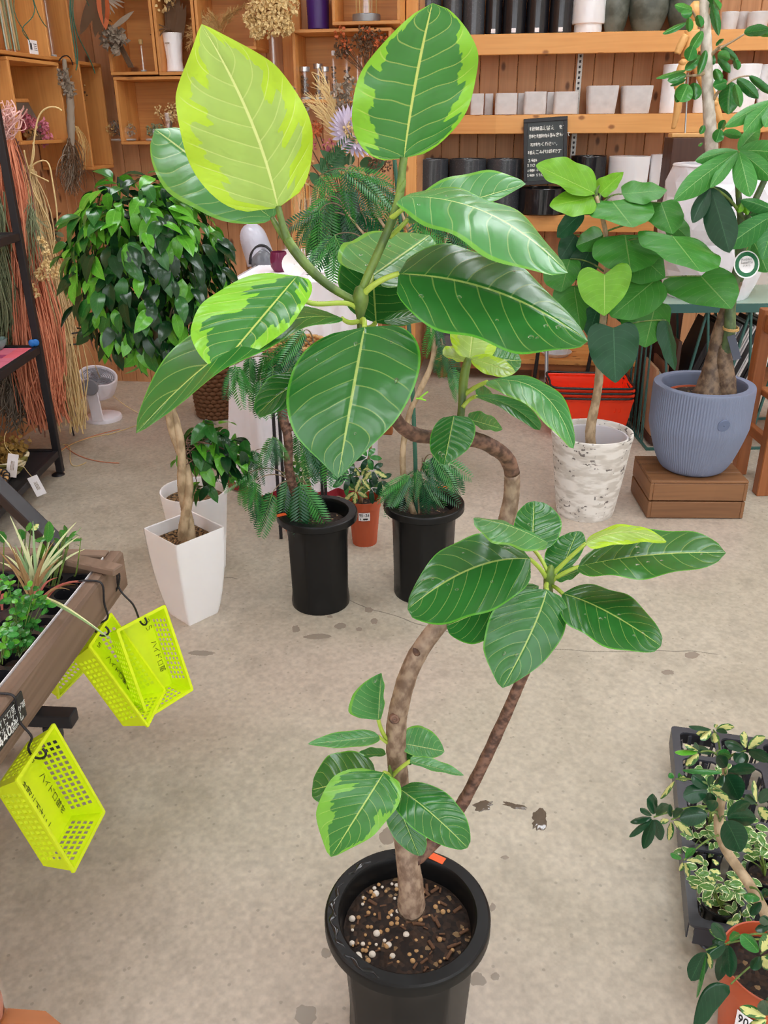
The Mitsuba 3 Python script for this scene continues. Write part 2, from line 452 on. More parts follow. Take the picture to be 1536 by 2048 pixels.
def plankwall(name, pts, pitch, label, zmax=HC):
    """pts: start, end and outward normal of the wall line (t, w); planks are parts"""
    (a, b, n) = (np.asarray(q, float) for q in pts); L = np.linalg.norm(b - a); d = (b - a) / L
    to = lambda q, z: loc(q[0], q[1], z)
    k = num(name); labels[k] = {'kind': 'structure', 'label': label, 'category': 'wall'}
    c = [a, b, b - n * .12, a - n * .12]; x = np.array([to(q, 0) for q in c] + [to(q, zmax) for q in c])
    h = trimesh.convex.convex_hull(x); part(k, 'backing', (np.array(h.vertices), np.array(h.faces)), DARKGAP, False)
    m = int(round(L / pitch)); pitch = L / m
    for i in range(m):
        e = .004; s0, s1 = a + d * (i * pitch + .0012), a + d * ((i + 1) * pitch - .0012); pr = .014 + .0012 * rng.random()
        q = [s0, s0 + n * (pr - e), s0 + n * pr + d * e, s1 + n * pr - d * e, s1 + n * (pr - e), s1]
        x = np.array([to(r, 0.0) for r in q] + [to(r, zmax) for r in q]); h = trimesh.convex.convex_hull(x)
        part(k, 'plank', woodbox((np.array(h.vertices), np.array(h.faces)), (0, 0, 1)), WALLWOOD, False)


plankwall('wall_back', [(TC, WL), (TS, WL), (0, -1)], .105, 'cedar plank wall behind the wooden display boxes')
plankwall('wall_back_right', [(TS, WR), (TR, WR), (0, -1)], .117, 'knotty cedar plank wall behind the pot shelves')
plankwall('wall_left', [(TC, -1.0), (TC, WL), (1, 0)], .115, 'cedar plank side wall')
struct('wall_jamb', rbx(TS - .02, TS + .02, WL, WR, 0, HC), WALLWOOD, label='end of the plank partition between boxes and shelves', cat='wall')

# ceiling light panels
scene['mat_lamp'] = {'type': 'diffuse', 'reflectance': {'type': 'rgb', 'value': [.8, .8, .8]}}
for w, t in ((-1.6, .9), (-1.6, 3.2), (.9, -1.9), (.6, .9), (.6, 3.2), (3.2, -1.5), (2.7, .9), (2.7, 3.2), (4.4, .9), (4.4, 3.2)):
    if 1:
        k = thing('ceiling_lamp', ('first', 'second', 'third', 'fourth')[(w > 0) + (w > 1.5) + (w > 4)] + ' row from the shop front, ' + ('left', 'middle', 'right')[(t > 0) + (t > 2)] + ' white ceiling light panel', 'lamp', 'ceiling light panels above the shop')
        part(k, 'housing', rbx(t - .64, t + .64, w - .34, w + .34, HC - .05, HC - .001, .01), WHITECER, False)
        kk = part(k, 'diffuser', rbx(t - .6, t + .6, w - .3, w + .3, HC - .062, HC - .0505), 'mat_lamp', False); scene[kk]['emitter'] = {'type': 'area', 'radiance': {'type': 'rgb', 'value': list(LAMP)}}

# ---------------------------------------------------------------- the rubber tree in the middle
Y0 = 1.10
RT = thing('rubber_tree', 'tall curved rubber tree with big variegated leaves in the black pot nearest the camera', 'potted plant')


def blackpot(t, c, R, H, rim=.02, z0=0.0, sides=8, rot=.2, soil=.045):
    """a nursery pot: flared round rim, faceted body with panels"""
    def facet(p, g):
        k = np.clip((p[:, 1] - .03 * H) / (.12 * H), 0, 1) * np.clip((.86 * H - p[:, 1]) / (.1 * H), 0, 1)
        a = (g + rot) % (2 * np.pi / sides) - np.pi / sides
        return 1 - .055 * k[:, None] * (1 - (np.cos(np.pi / sides) / np.cos(a))[None, :] / 1) / (1 - np.cos(np.pi / sides)) * 1.0
    r = R - rim; rb = R * .74
    body = [(0.002, .004), (rb * .96, .004), (rb, 0), (rb * 1.01, .012), (rb + (r - rb) * .5, H * .5), (r - .003, H * .86), (r - .002, H - .035)]
    zz = np.linspace(0, 1, 14); body = body[:4] + [(rb * 1.01 + (r - .003 - rb * 1.01) * q, .012 + (H - .047) * q) for q in zz[1:]]
    lip = [(R - .003, H - .027), (R, H - .024), (R, H - .006), (R - .0015, H - .002), (R - .005, H), (R - rim - .003, H), (R - rim - .006, H - .003), (R - rim - .009, H - .012), (r - .012, H - .05), (rb * .96, .03), (.002, .02)]
    part(t, 'pot', lathe(body + lip, 96, (c[0], c[1], z0), facet), BLACKPOT, 28)
    rs = r - .011 - (r - rb) * soil / H * .5
    g = np.linspace(0, 1, 14)[:, None] * rs; a = np.arange(40) * 2 * np.pi / 40
    v = np.stack([g * np.cos(a), g * np.sin(a), .012 * (meshkit.fbm(np.stack([g * np.cos(a) * 25, g * np.sin(a) * 25, g * 0 + c[0] * 9 + 0 * a], -1), 3) - .5) + .006 * (1 - g / rs) + 0 * a], -1)
    v = v.reshape(-1, 3) + V3(c[0], c[1], z0 + H - soil)
    part(t, 'soil', (v, quads(14, 40, True)), SOIL, True)
    return rs, z0 + H - soil


PC = G(815, 1822, .30); PR = px(PC, 166)
RS, SZ = blackpot(RT, PC, PR, .30, rim=.021, soil=.042)
# pebbles, bark chips and grit on the soil
PEB = [mat('perlite', '#d9d0c4', .8), mat('pumice_pebble', '#b08a5e', .8), mat('bark_chip', '#5a3d28', .8)]
for q in range(150):
    a, r = rng.uniform(0, 6.28), RS * .93 * math.sqrt(rng.random()); left = math.cos(a) < .1
    kind = 0 if rng.random() < .35 and left else (1 if rng.random() < (.75 if left else .4) else 2)
    s = rng.uniform(.0018, .0044) * (1.6 if kind == 0 else 1.15); o = V3(PC[0] + r * math.cos(a), PC[1] + r * math.sin(a), SZ + .004)
    if kind < 2: m = ball(o, s, 1, (1, 1, .85))
    else: m = xf(bx(-s * 2, s * 2, -s * .6, s * .6, -s * .4, s * .4, .001), frame(o, (math.cos(q), math.sin(q), .1 * math.sin(q * 3))))
    part(RT, ('perlite', 'pebble', 'bark_chip')[kind], m, PEB[kind], 40)
a0 = PC + V3(PR * .40, PR * .80, 0)
part(RT, 'sticker', xf(bx(-.016, .016, -.008, .008, 0, .0012), rotz(a0 + V3(0, 0, .0004), -.55)), ORANGE, False, label='orange price sticker on the pot rim')
# water film lying on the rim
for q, (g0, g1, w, ro) in enumerate([(2.1, 2.5, .010, .90), (2.65, 3.75, .011, .905), (3.8, 4.35, .009, .92), (1.2, 1.5, .008, .905), (1.6, 1.75, .006, .89)]):
    g = np.linspace(g0, g1, 40); rr = PR * ro + .003 * np.sin(g * 23 + q)
    e = np.sin(np.linspace(0, np.pi, 40)) ** .35; hw = w / 2 * e * (.75 + .35 * np.sin(g * 31 + 2 * q))
    rows = []
    for s in np.linspace(-1, 1, 7):
        r = rr + s * hw; rows.append(np.stack([PC[0] + r * np.cos(g), PC[1] + r * np.sin(g), .3003 + .0022 * (1 - s * s) * e], 1))
    part(RT, 'water_film', (np.array(rows).reshape(-1, 3), quads(7, 40)), 'mat_water_sheet', True)
scene['mat_water_sheet'] = {'type': 'twosided', 'bsdf': {'type': 'principled', 'base_color': {'type': 'rgb', 'value': [.012, .013, .014]}, 'roughness': .04, 'specular': .6}}

Q = lambda u, v, y, r: (P(u, v, y), px(P(u, v, y), r))


def ridged(p, g):
    s = np.cumsum(np.r_[0, np.linalg.norm(np.diff(p, axis=0), axis=1)])
    n = meshkit.noise(np.stack(np.broadcast_arrays(s[:, None] * 45, np.cos(g)[None] * 1.5, np.sin(g)[None] * 1.5), -1))
    return 1 + .1 * (n - .5) + .06 * np.exp(-((s[:, None] * 22) % 1 - .5) ** 2 / .012)


part(RT, 'trunk', ptube([Q(822, 1815, PC[1], 28), Q(818, 1740, PC[1], 24), Q(806, 1650, 1.10, 21), Q(797, 1555, 1.10, 20), Q(793, 1450, 1.10, 20), Q(804, 1390, 1.10, 19), Q(829, 1320, 1.11, 18.5),
                         Q(868, 1262, 1.12, 17.5), Q(908, 1215, 1.13, 17), Q(965, 1135, 1.15, 16.5), Q(1006, 1060, 1.16, 16.5), Q(1023, 990, 1.16, 16), Q(1024, 945, 1.15, 15.5)], 90, 14, bump=ridged), BARK, True)
part(RT, 'trunk', ptube([Q(1024, 947, 1.15, 15.5), Q(1012, 915, 1.14, 15), Q(985, 894, 1.12, 15), Q(945, 878, 1.10, 15), Q(905, 874, 1.09, 15), Q(862, 874, 1.08, 14.5), Q(815, 862, 1.06, 14), Q(775, 810, 1.04, 13),
                         Q(742, 735, 1.03, 12), Q(724, 660, 1.02, 11.5)], 80, 14, bump=ridged), BARK2, True, label='bent upper trunk with ringed dark bark')
part(RT, 'trunk', ptube([Q(724, 662, 1.02, 11.5), Q(721, 620, 1.02, 11.5), Q(719, 580, 1.02, 12), Q(716, 572, 1.02, 6)], 16, 12), GREENSTEM, True, label='green stem top')
kn = P(789, 1437, 1.10 - px(P(789, 1437, 1.1), 19)); part(RT, 'cut_scar', xf(lathe([(.0005, .0035), (.003, .003), (.0045, .0045), (.007, .004), (.009, 0), (.008, -.006)], 20), frame(kn, (1, 0, 0), (-.1, -.9, .3))), BARK2, 50, label='round cut branch scar')
part(RT, 'stub', ptube([Q(836, 1308, 1.10, 5), Q(829, 1300, 1.095, 4.5), Q(827, 1296, 1.094, 1)], 8, 8), BARK2, True)
part(RT, 'branch', ptube([Q(826, 1722, PC[1], 14), Q(868, 1683, 1.12, 14), Q(915, 1622, 1.13, 12.5), Q(955, 1550, 1.14, 12), Q(1000, 1455, 1.15, 11.5), Q(1030, 1388, 1.15, 11), Q(1056, 1325, 1.15, 11), Q(1083, 1245, 1.15, 11),
                          Q(1096, 1180, 1.15, 10.5)], 80, 12, bump=ridged), BARK2, True, label='thin reddish brown side branch')
for a in ([(1094, 1192, 1.15, 11), (1098, 1165, 1.15, 11), (1101, 1140, 1.15, 9), (1102, 1130, 1.15, 3)], [(719, 590, 1.02, 8), (752, 515, 1.03, 9), (784, 440, 1.04, 9), (799, 392, 1.05, 9), (804, 345, 1.06, 8.5), (808, 314, 1.06, 8)],
          [(714, 602, 1.02, 7), (645, 561, 1.03, 9), (596, 510, 1.04, 10), (574, 478, 1.05, 10)], [(576, 482, 1.05, 10), (567, 455, 1.05, 7.5), (557, 415, 1.06, 6.5)], [(574, 480, 1.05, 8), (556, 455, 1.06, 7), (545, 436, 1.07, 5)],
          [(921, 835, 1.10, 8), (926, 775, 1.11, 9), (932, 735, 1.11, 9), (938, 716, 1.11, 7)], [(795, 392, 1.05, 6), (806, 372, 1.05, 5.5), (811, 358, 1.05, 1)], [(784, 1552, 1.08, 4), (780, 1540, 1.07, 4), (779, 1530, 1.07, 1)]):
    part(RT, 'stem', ptube([Q(*q) for q in a], 24, 10), GREENSTEM, True)
for a in ([(782, 437, 1.04, 6), (803, 420, 1.03, 5), (824, 402, 1.03, 5)], [(779, 474, 1.04, 5), (800, 455, 1.05, 5), (817, 438, 1.05, 4.5)], [(724, 592, 1.02, 7), (760, 562, 1.01, 6), (798, 547, 1.01, 5.5)],
          [(712, 616, 1.02, 5), (660, 607, 1.0, 5), (615, 604, .99, 5), (592, 556, .99, 4)], [(722, 645, 1.02, 6), (728, 640, 1.0, 5), (729, 655, .985, 5)], [(722, 640, 1.02, 5), (700, 645, 1.01, 5), (684, 636, 1.0, 4)],
          [(724, 600, 1.02, 6), (738, 570, 1.04, 5), (744, 552, 1.06, 5)], [(724, 655, 1.03, 6), (740, 655, 1.08, 5), (752, 642, 1.15, 5)], [(928, 790, 1.11, 5), (950, 775, 1.10, 4.5), (976, 763, 1.09, 4)],
          [(925, 815, 1.10, 4.5), (937, 801, 1.10, 4), (953, 793, 1.09, 4)], [(1100, 1165, 1.15, 5), (1125, 1148, 1.14, 4.5), (1158, 1133, 1.13, 4)], [(1104, 1150, 1.15, 5), (1140, 1115, 1.14, 4.5), (1171, 1087, 1.13, 4)],
          [(1092, 1155, 1.15, 5), (1078, 1135, 1.13, 4.5), (1060, 1118, 1.11, 4)], [(1095, 1165, 1.15, 5), (1092, 1175, 1.12, 5), (1094, 1180, 1.10, 5)], [(1104, 1172, 1.15, 4), (1115, 1178, 1.13, 4), (1126, 1188, 1.12, 4)],
          [(1096, 1145, 1.15, 4), (1080, 1115, 1.16, 4), (1066, 1098, 1.18, 4)], [(784, 1555, 1.09, 4), (800, 1537, 1.06, 4), (820, 1522, 1.05, 4)], [(783, 1560, 1.09, 4), (776, 1548, 1.06, 4), (768, 1545, 1.04, 4)],
          [(787, 1572, 1.09, 4), (797, 1570, 1.06, 4), (799, 1578, 1.05, 3.5)], [(776, 1483, 1.10, 5), (764, 1462, 1.08, 4), (757, 1440, 1.06, 4)], [(776, 1486, 1.10, 4), (766, 1480, 1.08, 3), (758, 1473, 1.07, 3)]):
    part(RT, 'petiole', ptube([Q(*q) for q in a], 14, 8), PETIOLE, True)
# leaves: base, tip, left edge, right edge, midrib middle (None: straight) as (u, v, y), then shape and colouring
LV = [
    ((556, 416, 1.06), (403, 48, .99), (376, 318, 1.0), (617, 236, 1.06), (503, 243, 1.03), .38, .72, 2, 0, .0),
    ((545, 438, 1.07), (310, 258, 1.2), (342, 384, 1.12), (470, 285, 1.17), (415, 338, 1.12), .62, .42, 3, 1, .1),
    ((808, 316, 1.06), (865, 6, 1.03), (706, 205, 1.04), (953, 168, 1.06), (831, 165, 1.045), .50, .52, 18, 1, .05),
    ((816, 439, 1.05), (1052, 368, 1.15), (915, 350, 1.14), (915, 428, 1.07), None, .45, .6, 3, 3, .0),
    ((806, 394, 1.03), (1136, 546, .94), (1003, 396, 1.08), (918, 470, .95), (976, 426, 1.01), .55, .45, 3, 4, .08),
    ((797, 547, 1.01), (1176, 682, .89), (965, 492, 1.10), (935, 668, .92), (990, 582, .985), .42, .62, 0, 5, .06),
    ((729, 654, .985), (676, 957, .90), (574, 770, .94), (840, 735, .95), (703, 800, .935), .36, .78, 0, 6, .06),
    ((594, 552, .98), (437, 738, .90), (405, 606, .94), (592, 634, .93), (520, 640, .945), .45, .55, 1, 7, .04),
    ((686, 637, 1.0), (272, 867, .83), (428, 632, 1.02), (520, 700, .90), (500, 672, .94), .5, .62, 0, 8, .0),
    ((742, 553, 1.06), (860, 470, 1.30), (700, 480, 1.25), (850, 552, 1.17), None, .5, .4, 3, 9, .0),
    ((752, 646, 1.13), (742, 508, 1.22), (676, 560, 1.18), (846, 604, 1.18), None, .45, .45, 0, 10, .0),
    ((768, 642, 1.05), (900, 620, 1.15), (830, 618, 1.12), (835, 646, 1.09), None, .5, .5, 0, 11, .0),
    ((655, 755, 1.0), (514, 830, .97), (548, 752, 1.02), (588, 806, .97), (585, 772, 1.0), .5, .5, 0, 12, .0),
    ((939, 718, 1.11), (952, 595, 1.14), (901, 655, 1.12), (994, 684, 1.13), None, .45, .5, 2, 13, .0),
    ((937, 724, 1.12), (885, 709, 1.16), (905, 692, 1.17), (914, 722, 1.12), None, .5, .45, 2, 14, .0),
    ((943, 717, 1.10), (1031, 745, 1.02), (990, 712, 1.08), (978, 750, 1.04), None, .55, .5, 2, 15, .0),
    ((952, 715, 1.15), (1043, 722, 1.22), (1003, 684, 1.22), (1008, 752, 1.15), None, .6, .42, 0, 16, .0),
    ((974, 763, 1.09), (1147, 897, .98), (1101, 768, 1.05), (1052, 808, 1.0), (1080, 783, 1.05), .48, .55, 3, 17, .05),
    ((951, 793, 1.09), (1080, 860, 1.0), (1050, 808, 1.04), (1018, 826, 1.03), (1020, 812, 1.05), .62, .35, 3, 18, .0),
    ((953, 793, 1.10), (990, 800, 1.17), (962, 766, 1.17), (962, 797, 1.11), None, .5, .5, 0, 19, .0),
    ((908, 831, 1.04), (888, 930, 1.0), (861, 872, 1.03), (950, 868, 1.03), None, .38, .55, 0, 20, .03),
    ((936, 838, 1.09), (1005, 858, 1.14), (967, 825, 1.15), (970, 859, 1.09), None, .5, .45, 0, 21, .0),
    ((1061, 1118, 1.11), (815, 1219, 1.0), (930, 1072, 1.13), (968, 1222, .99), (945, 1136, 1.06), .45, .52, 0, 22, .05),
    ((1078, 1172, 1.14), (893, 1252, 1.09), (965, 1190, 1.15), (985, 1276, 1.07), None, .5, .5, 0, 23, .0),
    ((1094, 1179, 1.10), (1005, 1376, 1.03), (980, 1236, 1.06), (1127, 1268, 1.06), (1064, 1262, 1.06), .42, .55, 0, 24, .04),
    ((1125, 1187, 1.12), (1322, 1292, 1.02), (1245, 1182, 1.13), (1180, 1272, 1.02), (1212, 1222, 1.07), .45, .5, 0, 25, .06),
    ((1156, 1133, 1.13), (1452, 1106, 1.12), (1320, 1055, 1.22), (1305, 1150, 1.05), (1300, 1110, 1.13), .6, .42, 0, 26, .03),
    ((1170, 1087, 1.13), (1333, 1083, 1.1), (1236, 1048, 1.18), (1248, 1086, 1.12), (1248, 1064, 1.14), .4, .55, 2, 27, .05),
    ((1122, 1142, 1.17), (1155, 1062, 1.22), (1092, 1102, 1.2), (1167, 1098, 1.2), None, .5, .45, 0, 28, .0),
    ((1064, 1102, 1.18), (1068, 1002, 1.25), (1028, 1050, 1.22), (1123, 1052, 1.22), None, .5, .42, 0, 29, .0),
    ((1096, 1086, 1.10), (947, 1036, 1.04), (1018, 1040, 1.12), (1010, 1084, 1.02), (1020, 1052, 1.07), .55, .4, 3, 30, .1),
    ((1112, 1158, 1.14), (1162, 1140, 1.2), (1135, 1132, 1.2), (1138, 1160, 1.14), None, .5, .5, 0, 31, .0),
    ((768, 1545, 1.04), (662, 1714, .98), (652, 1575, 1.0), (790, 1622, 1.0), (726, 1612, 1.0), .40, .55, 16, 32, .04),
    ((798, 1577, 1.05), (935, 1696, .99), (898, 1590, 1.04), (822, 1652, .99), (862, 1626, 1.01), .45, .5, 0, 33, .04),
    ((790, 1595, 1.07), (838, 1712, 1.03), (777, 1655, 1.05), (847, 1662, 1.05), None, .5, .55, 0, 34, .0),
    ((752, 1548, 1.08), (624, 1580, 1.10), (676, 1504, 1.14), (672, 1606, 1.06), None, .55, .4, 0, 35, .0),
    ((757, 1440, 1.06), (763, 1346, 1.04), (698, 1412, 1.03), (768, 1408, 1.0), None, .3, .7, 3, 36, .0),
    ((759, 1473, 1.07), (616, 1488, 1.02), (700, 1459, 1.06), (716, 1492, 1.03), None, .35, .7, 3, 37, .1),
    ((772, 1508, 1.09), (714, 1511, 1.13), (744, 1495, 1.14), (744, 1514, 1.1), None, .45, .5, 0, 38, .0),
    ((806, 1487, 1.10), (889, 1503, 1.12), (842, 1452, 1.14), (840, 1516, 1.09), None, .5, .45, 3, 39, .0),
    ((819, 1522, 1.05), (928, 1551, 1.03), (862, 1516, 1.06), (862, 1540, 1.02), None, .4, .6, 3, 40, .0),
    ((806, 1486, 1.12), (818, 1530, 1.10), (806, 1510, 1.12), (826, 1512, 1.1), None, .5, .5, 0, 41, .0),
]
LEAFPTS = []
for (B, Tp, L, R, M, vm, b, pal, seed, cup) in LV:
    m = leafP(B, Tp, L, R, vm, b, M, pal, seed, cup, tip=.5 if seed in (0, 6, 20, 24, 32) else .25, wav=.045); LEAFPTS.append(m[0].reshape(34, 19, 3))
    LK = part(RT, 'leaf', m, 'mat_leaf', True)
# water drops on the leaves
for li, n in ((9, 7), (5, 9), (6, 6), (4, 2), (22, 8), (24, 4), (25, 7), (26, 8), (36, 8), (37, 6), (20, 2), (1, 3), (29, 3)):
    g = LEAFPTS[li]; key = RT + '__leaf' + (f'_{li:03d}' if li else '')
    for q in range(n):
        i, j = rng.integers(4, 29), rng.integers(3, 16); o = g[i, j]; nn = unit(np.cross(g[i + 1, j] - g[i - 1, j], g[i, j + 1] - g[i, j - 1])); nn = nn if nn @ (EYE - o) > 0 else -nn
        r = rng.uniform(.0012, .0026); part(key, 'water_drop', xf(ball((0, 0, 0), r, 1, (1.3, 1, .6)), frame(o + nn * r * .45, g[i + 1, j] - g[i, j], nn)), 'mat_water', True)

# ---------------------------------------------------------------- weeping fig in the square pot, fig in the round pot
FIG = thing('weeping_fig', 'ball-headed weeping fig with glossy dark leaves in a square tapered white pot', 'potted plant')


def superell(prof, o, rot, n=64, e=7.0):
    """prof: (half side, z); square section with soft corners"""
    g = np.arange(n) * 2 * np.pi / n + .0001; c, s = np.cos(g), np.sin(g); k = (np.abs(c) ** e + np.abs(s) ** e) ** (-1 / e)
    p = np.asarray(prof, float); x, y = p[:, :1] * (k * c), p[:, :1] * (k * s); ca, sa = math.cos(rot), math.sin(rot)
    return np.stack([o[0] + ca * x - sa * y, o[1] + sa * x + ca * y, o[2] + p[:, 1:2] + 0 * x], -1).reshape(-1, 3), quads(len(p), n, True)


FZ = .335
cs = [G(287, 1057, FZ), G(347, 1095, FZ), G(448, 1055, FZ), G(388, 1020, FZ)]
FC = sum(cs) / 4; fr_ = math.atan2(*(cs[2] - cs[1])[[1, 0]]); FS = (np.linalg.norm(cs[2] - cs[1]) + np.linalg.norm(cs[1] - cs[0])) / 4 * .985
hs = FS; pr = [(.002, .004), (hs * .60, .004), (hs * .62, 0)] + [(hs * (.62 + .38 * q ** .75 + .05 * math.sin(q * 3.14)), FZ * q) for q in np.linspace(.04, 1, 16)] + [(hs * .985, FZ + .002), (hs * .95, FZ), (hs * .93, FZ - .03), (hs * .8, FZ * .5), (.002, FZ * .45)]
part(FIG, 'pot', superell(pr, (FC[0], FC[1], 0), fr_, 144, 40), WHITECER, 50, label='square tapered glossy white pot')
g = np.linspace(0.01, 1, 9); sv, sf = superell([(hs * .9 * q, .006 * math.sin(q * 9)) for q in g], (FC[0], FC[1], FZ - .045), fr_, 64, 11)
GRIT = mat('brown_grit', 0, .9, proc(lambda p, n, uv: mix(mix(lin('#5a4028'), lin('#9a7850'), voronoi(p.x * 110, p.y * 110)[2]), lin('#2a1c12'), smoothstep(.35, .6, voronoi(p.x * 110, p.y * 110)[0]))),
           bump=(lambda p, n, uv: (.5 - voronoi(p.x * 110, p.y * 110)[0]) * .005, 1.0))
part(FIG, 'soil', (sv, sf), GRIT, True)
FY = FC[1]
tr = np.array([P(374, 1082, FY), P(372, 1010, FY), P(368, 940, FY), P(357, 885, FY), P(345, 840, FY), P(333, 780, FY), P(318, 700, FY), P(302, 600, FY)])
tp = spline(tr, 60)
for ph in (0, math.pi):   # two braided stems
    a = np.linspace(0, 13, 60) + ph; w = px(FC, 6.5) * np.linspace(1.2, .6, 60)
    off = np.stack([np.cos(a) * w, np.sin(a) * w, a * 0], 1); part(FIG, 'trunk', tube(tp + off, px(FC, 9) * np.linspace(1.15, .5, 60), 10, bump=ridged), TANBARK, True)
for q in range(14):
    d = unit((rng.normal(), rng.normal(), .7 + rng.random())); o = tp[rng.integers(42, 58)]
    part(FIG, 'branch', ptube([(o, .006), (o + d * .1 + V3(0, 0, .02), .004), (o + d * .2, .002)], 12, 6), TANBARK, True)
FB = [{'d': shape(leaf0(.070, .037, pal, sd, .45, .8, 9, 5, .5, .3), 'mat_leaf_small', True)} for pal, sd in ((4, 0), (4, 1), (5, 2), (5, 3), (17, 4), (17, 5))]


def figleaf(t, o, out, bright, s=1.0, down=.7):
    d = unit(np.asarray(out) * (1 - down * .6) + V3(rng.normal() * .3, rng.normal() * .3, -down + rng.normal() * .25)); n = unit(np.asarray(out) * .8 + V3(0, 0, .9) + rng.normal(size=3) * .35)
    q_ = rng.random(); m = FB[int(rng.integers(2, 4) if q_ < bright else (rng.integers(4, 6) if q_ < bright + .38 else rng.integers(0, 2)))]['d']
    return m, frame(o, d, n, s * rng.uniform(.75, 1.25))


CC = P(297, 540, FY); cr = px(CC, 150)
pick, rest = [], []
for q in range(1250):
    z = rng.uniform(-1.0, 1); a = rng.uniform(0, 6.283); r_ = math.sqrt(1 - z * z); dr_ = V3(r_ * math.cos(a), r_ * math.sin(a), z)
    k = rng.uniform(.93, 1.05) if q % 3 else rng.uniform(.55, .85)
    sc = V3(1.0, 1.0, 1.22 if z < 0 else 1.16) if True else 1
    o = CC + dr_ * sc * cr * k * (1 - .1 * max(0, -z) ** 3)
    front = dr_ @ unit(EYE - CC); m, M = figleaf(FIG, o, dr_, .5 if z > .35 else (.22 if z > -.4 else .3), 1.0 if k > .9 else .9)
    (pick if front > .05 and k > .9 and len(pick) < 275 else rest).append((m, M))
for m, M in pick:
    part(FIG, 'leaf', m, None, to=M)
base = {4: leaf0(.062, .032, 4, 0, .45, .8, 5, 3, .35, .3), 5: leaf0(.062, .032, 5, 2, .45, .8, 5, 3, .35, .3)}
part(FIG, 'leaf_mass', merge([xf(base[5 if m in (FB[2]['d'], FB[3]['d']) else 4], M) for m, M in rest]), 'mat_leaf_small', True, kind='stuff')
# a side shoot at the trunk
for (u, v, n) in ((395, 870, 8), (430, 880, 11), (455, 905, 10), (470, 885, 8), (405, 915, 10), (440, 930, 9), (480, 915, 7), (415, 845, 8), (375, 900, 6), (425, 960, 6), (395, 975, 5), (450, 865, 8), (420, 900, 9), (390, 890, 7)):
    o0 = P(u, v, FY + .05); s0 = P(372, 880 + (u * 7) % 60, FY); part(FIG, 'branch', ptube([(s0, .0025), ((s0 + o0) / 2 + V3(0, .01, .01), .002), (o0, .001)], 10, 5), BARK2, True)
    for q in range(n):
        a = rng.uniform(0, 6.28); m, M = figleaf(FIG, o0 + rng.normal(size=3) * .018, V3(math.cos(a), math.sin(a), .3), .22, 1.0, .6); rest.append(1)
        if len(rest) < 99999: part(FIG, 'leaf', m, None, to=M)

RF = thing('round_planter', 'round white pot of brown grit standing behind the square white pot', 'planter')
RCn = G(387, 978, .33); rr = px(RCn, 66.5)
part(RF, 'pot', lathe([(.002, .003), (rr * .72, .003), (rr * .74, 0), (rr * .80, .08), (rr * .9, .2), (rr, .325), (rr * .995, .33), (rr * .965, .33), (rr * .95, .322), (rr * .84, .12), (.002, .11)], 64, (RCn[0], RCn[1], 0)), WHITECER, 50)
part(RF, 'soil', lathe([(.002, .288), (rr * .3, .292), (rr * .6, .285), (rr * .935, .284)], 48, (RCn[0], RCn[1], 0)), GRIT, True)
part(RF, 'stake', ptube([(V3(RCn[0] + .07, RCn[1] + .02, .28), .004), (V3(RCn[0] + .07, RCn[1] + .02, .52), .004)], 4, 8), SOFTBLACK)

# ---------------------------------------------------------------- two feathery mimosa-like trees in black pots


def pinna(L, n, pal, lw):
    v = np.linspace(0, 1, 12); ms = [tube(np.stack([L * v, v * 0, -.28 * L * v ** 2], 1), .0008 * (1.2 - v), 4)]
    ms = [(ms[0][0], ms[0][1], np.tile([.5 + pal, pal + .5], (len(ms[0][0]), 1)))]
    for i in range(n):
        q = (i + 1) / (n + .3); l = lw * math.sin(math.pi * (.18 + .74 * q)) ** .6
        for s in (-1, 1):
            m = leaf0(l, l * .15, pal, i * 2 + (s > 0), .5, .5, 4, 3, .15, .15)
            ms.append(xf(m, frame((L * q, 0, -.28 * L * q * q), (math.cos(1.0), s * math.sin(1.0), -.08), (0, 0, 1))))
    return merge(ms)


PIN = [shape(pinna(.135, 16, p_, .034), 'mat_leaf_small', True) for p_ in (9, 10, 12, 7)]
PIN[3] = shape(pinna(.135, 16, 12, .034), 'mat_leaf_small', True)


def feather(t, u, v, y, n, ang=0.0, spread=1.6, L=1.0, hang=.55, tw=None):
    """a compound leaf: n pinnae fanning from one point"""
    o = P(u, v, y)
    if tw is not None: part(t, 'twig', ptube([(P(*tw), .0028), ((P(*tw) + o) / 2 + V3(0, 0, .02), .002), (o, .0012)], 10, 5), TWIG, True)
    for i in range(n):
        a = ang + spread * ((i + .5) / n - .5) + rng.normal() * .12
        d = V3(math.cos(a), rng.uniform(-.6, .15), math.sin(a) - hang * .4)
        part(t, 'frond', PIN[int(rng.choice([0, 1, 2, 3], p=[.35, .3, .2, .15]))], None, to=frame(o, d, V3(rng.normal() * .3, -.75, .75), L * rng.uniform(.8, 1.2)))


TWIG = mat('twig', '#7a6a54', .6)
M1 = thing('mimosa_tree', 'feathery leaved tree in the black pot beside the white tablecloth', 'potted plant')
c1 = G(634, 1021, .36); blackpot(M1, c1, px(c1, 81), .36, .026, rot=.35, soil=.05)
part(M1, 'sticker', xf(bx(-.018, .018, -.010, .010, 0, .001), rotz(G(562, 1030, .361), .5)), ORANGE, False)
y1 = c1[1]
part(M1, 'trunk', ptube([Q(610, 1035, y1, 9), Q(592, 990, y1, 9), Q(577, 930, y1, 9), Q(575, 870, y1, 9), Q(568, 812, y1, 9), Q(585, 790, y1, 8), Q(612, 740, y1, 7), Q(628, 690, y1, 5)], 50, 10, bump=ridged), BARK2, True)
part(M1, 'trunk', ptube([Q(580, 860, y1, 6), Q(600, 832, y1, 5), Q(640, 820, y1, 4), Q(665, 840, y1, 3)], 20, 8), BARK2, True)
TP1 = (575, 860, y1)
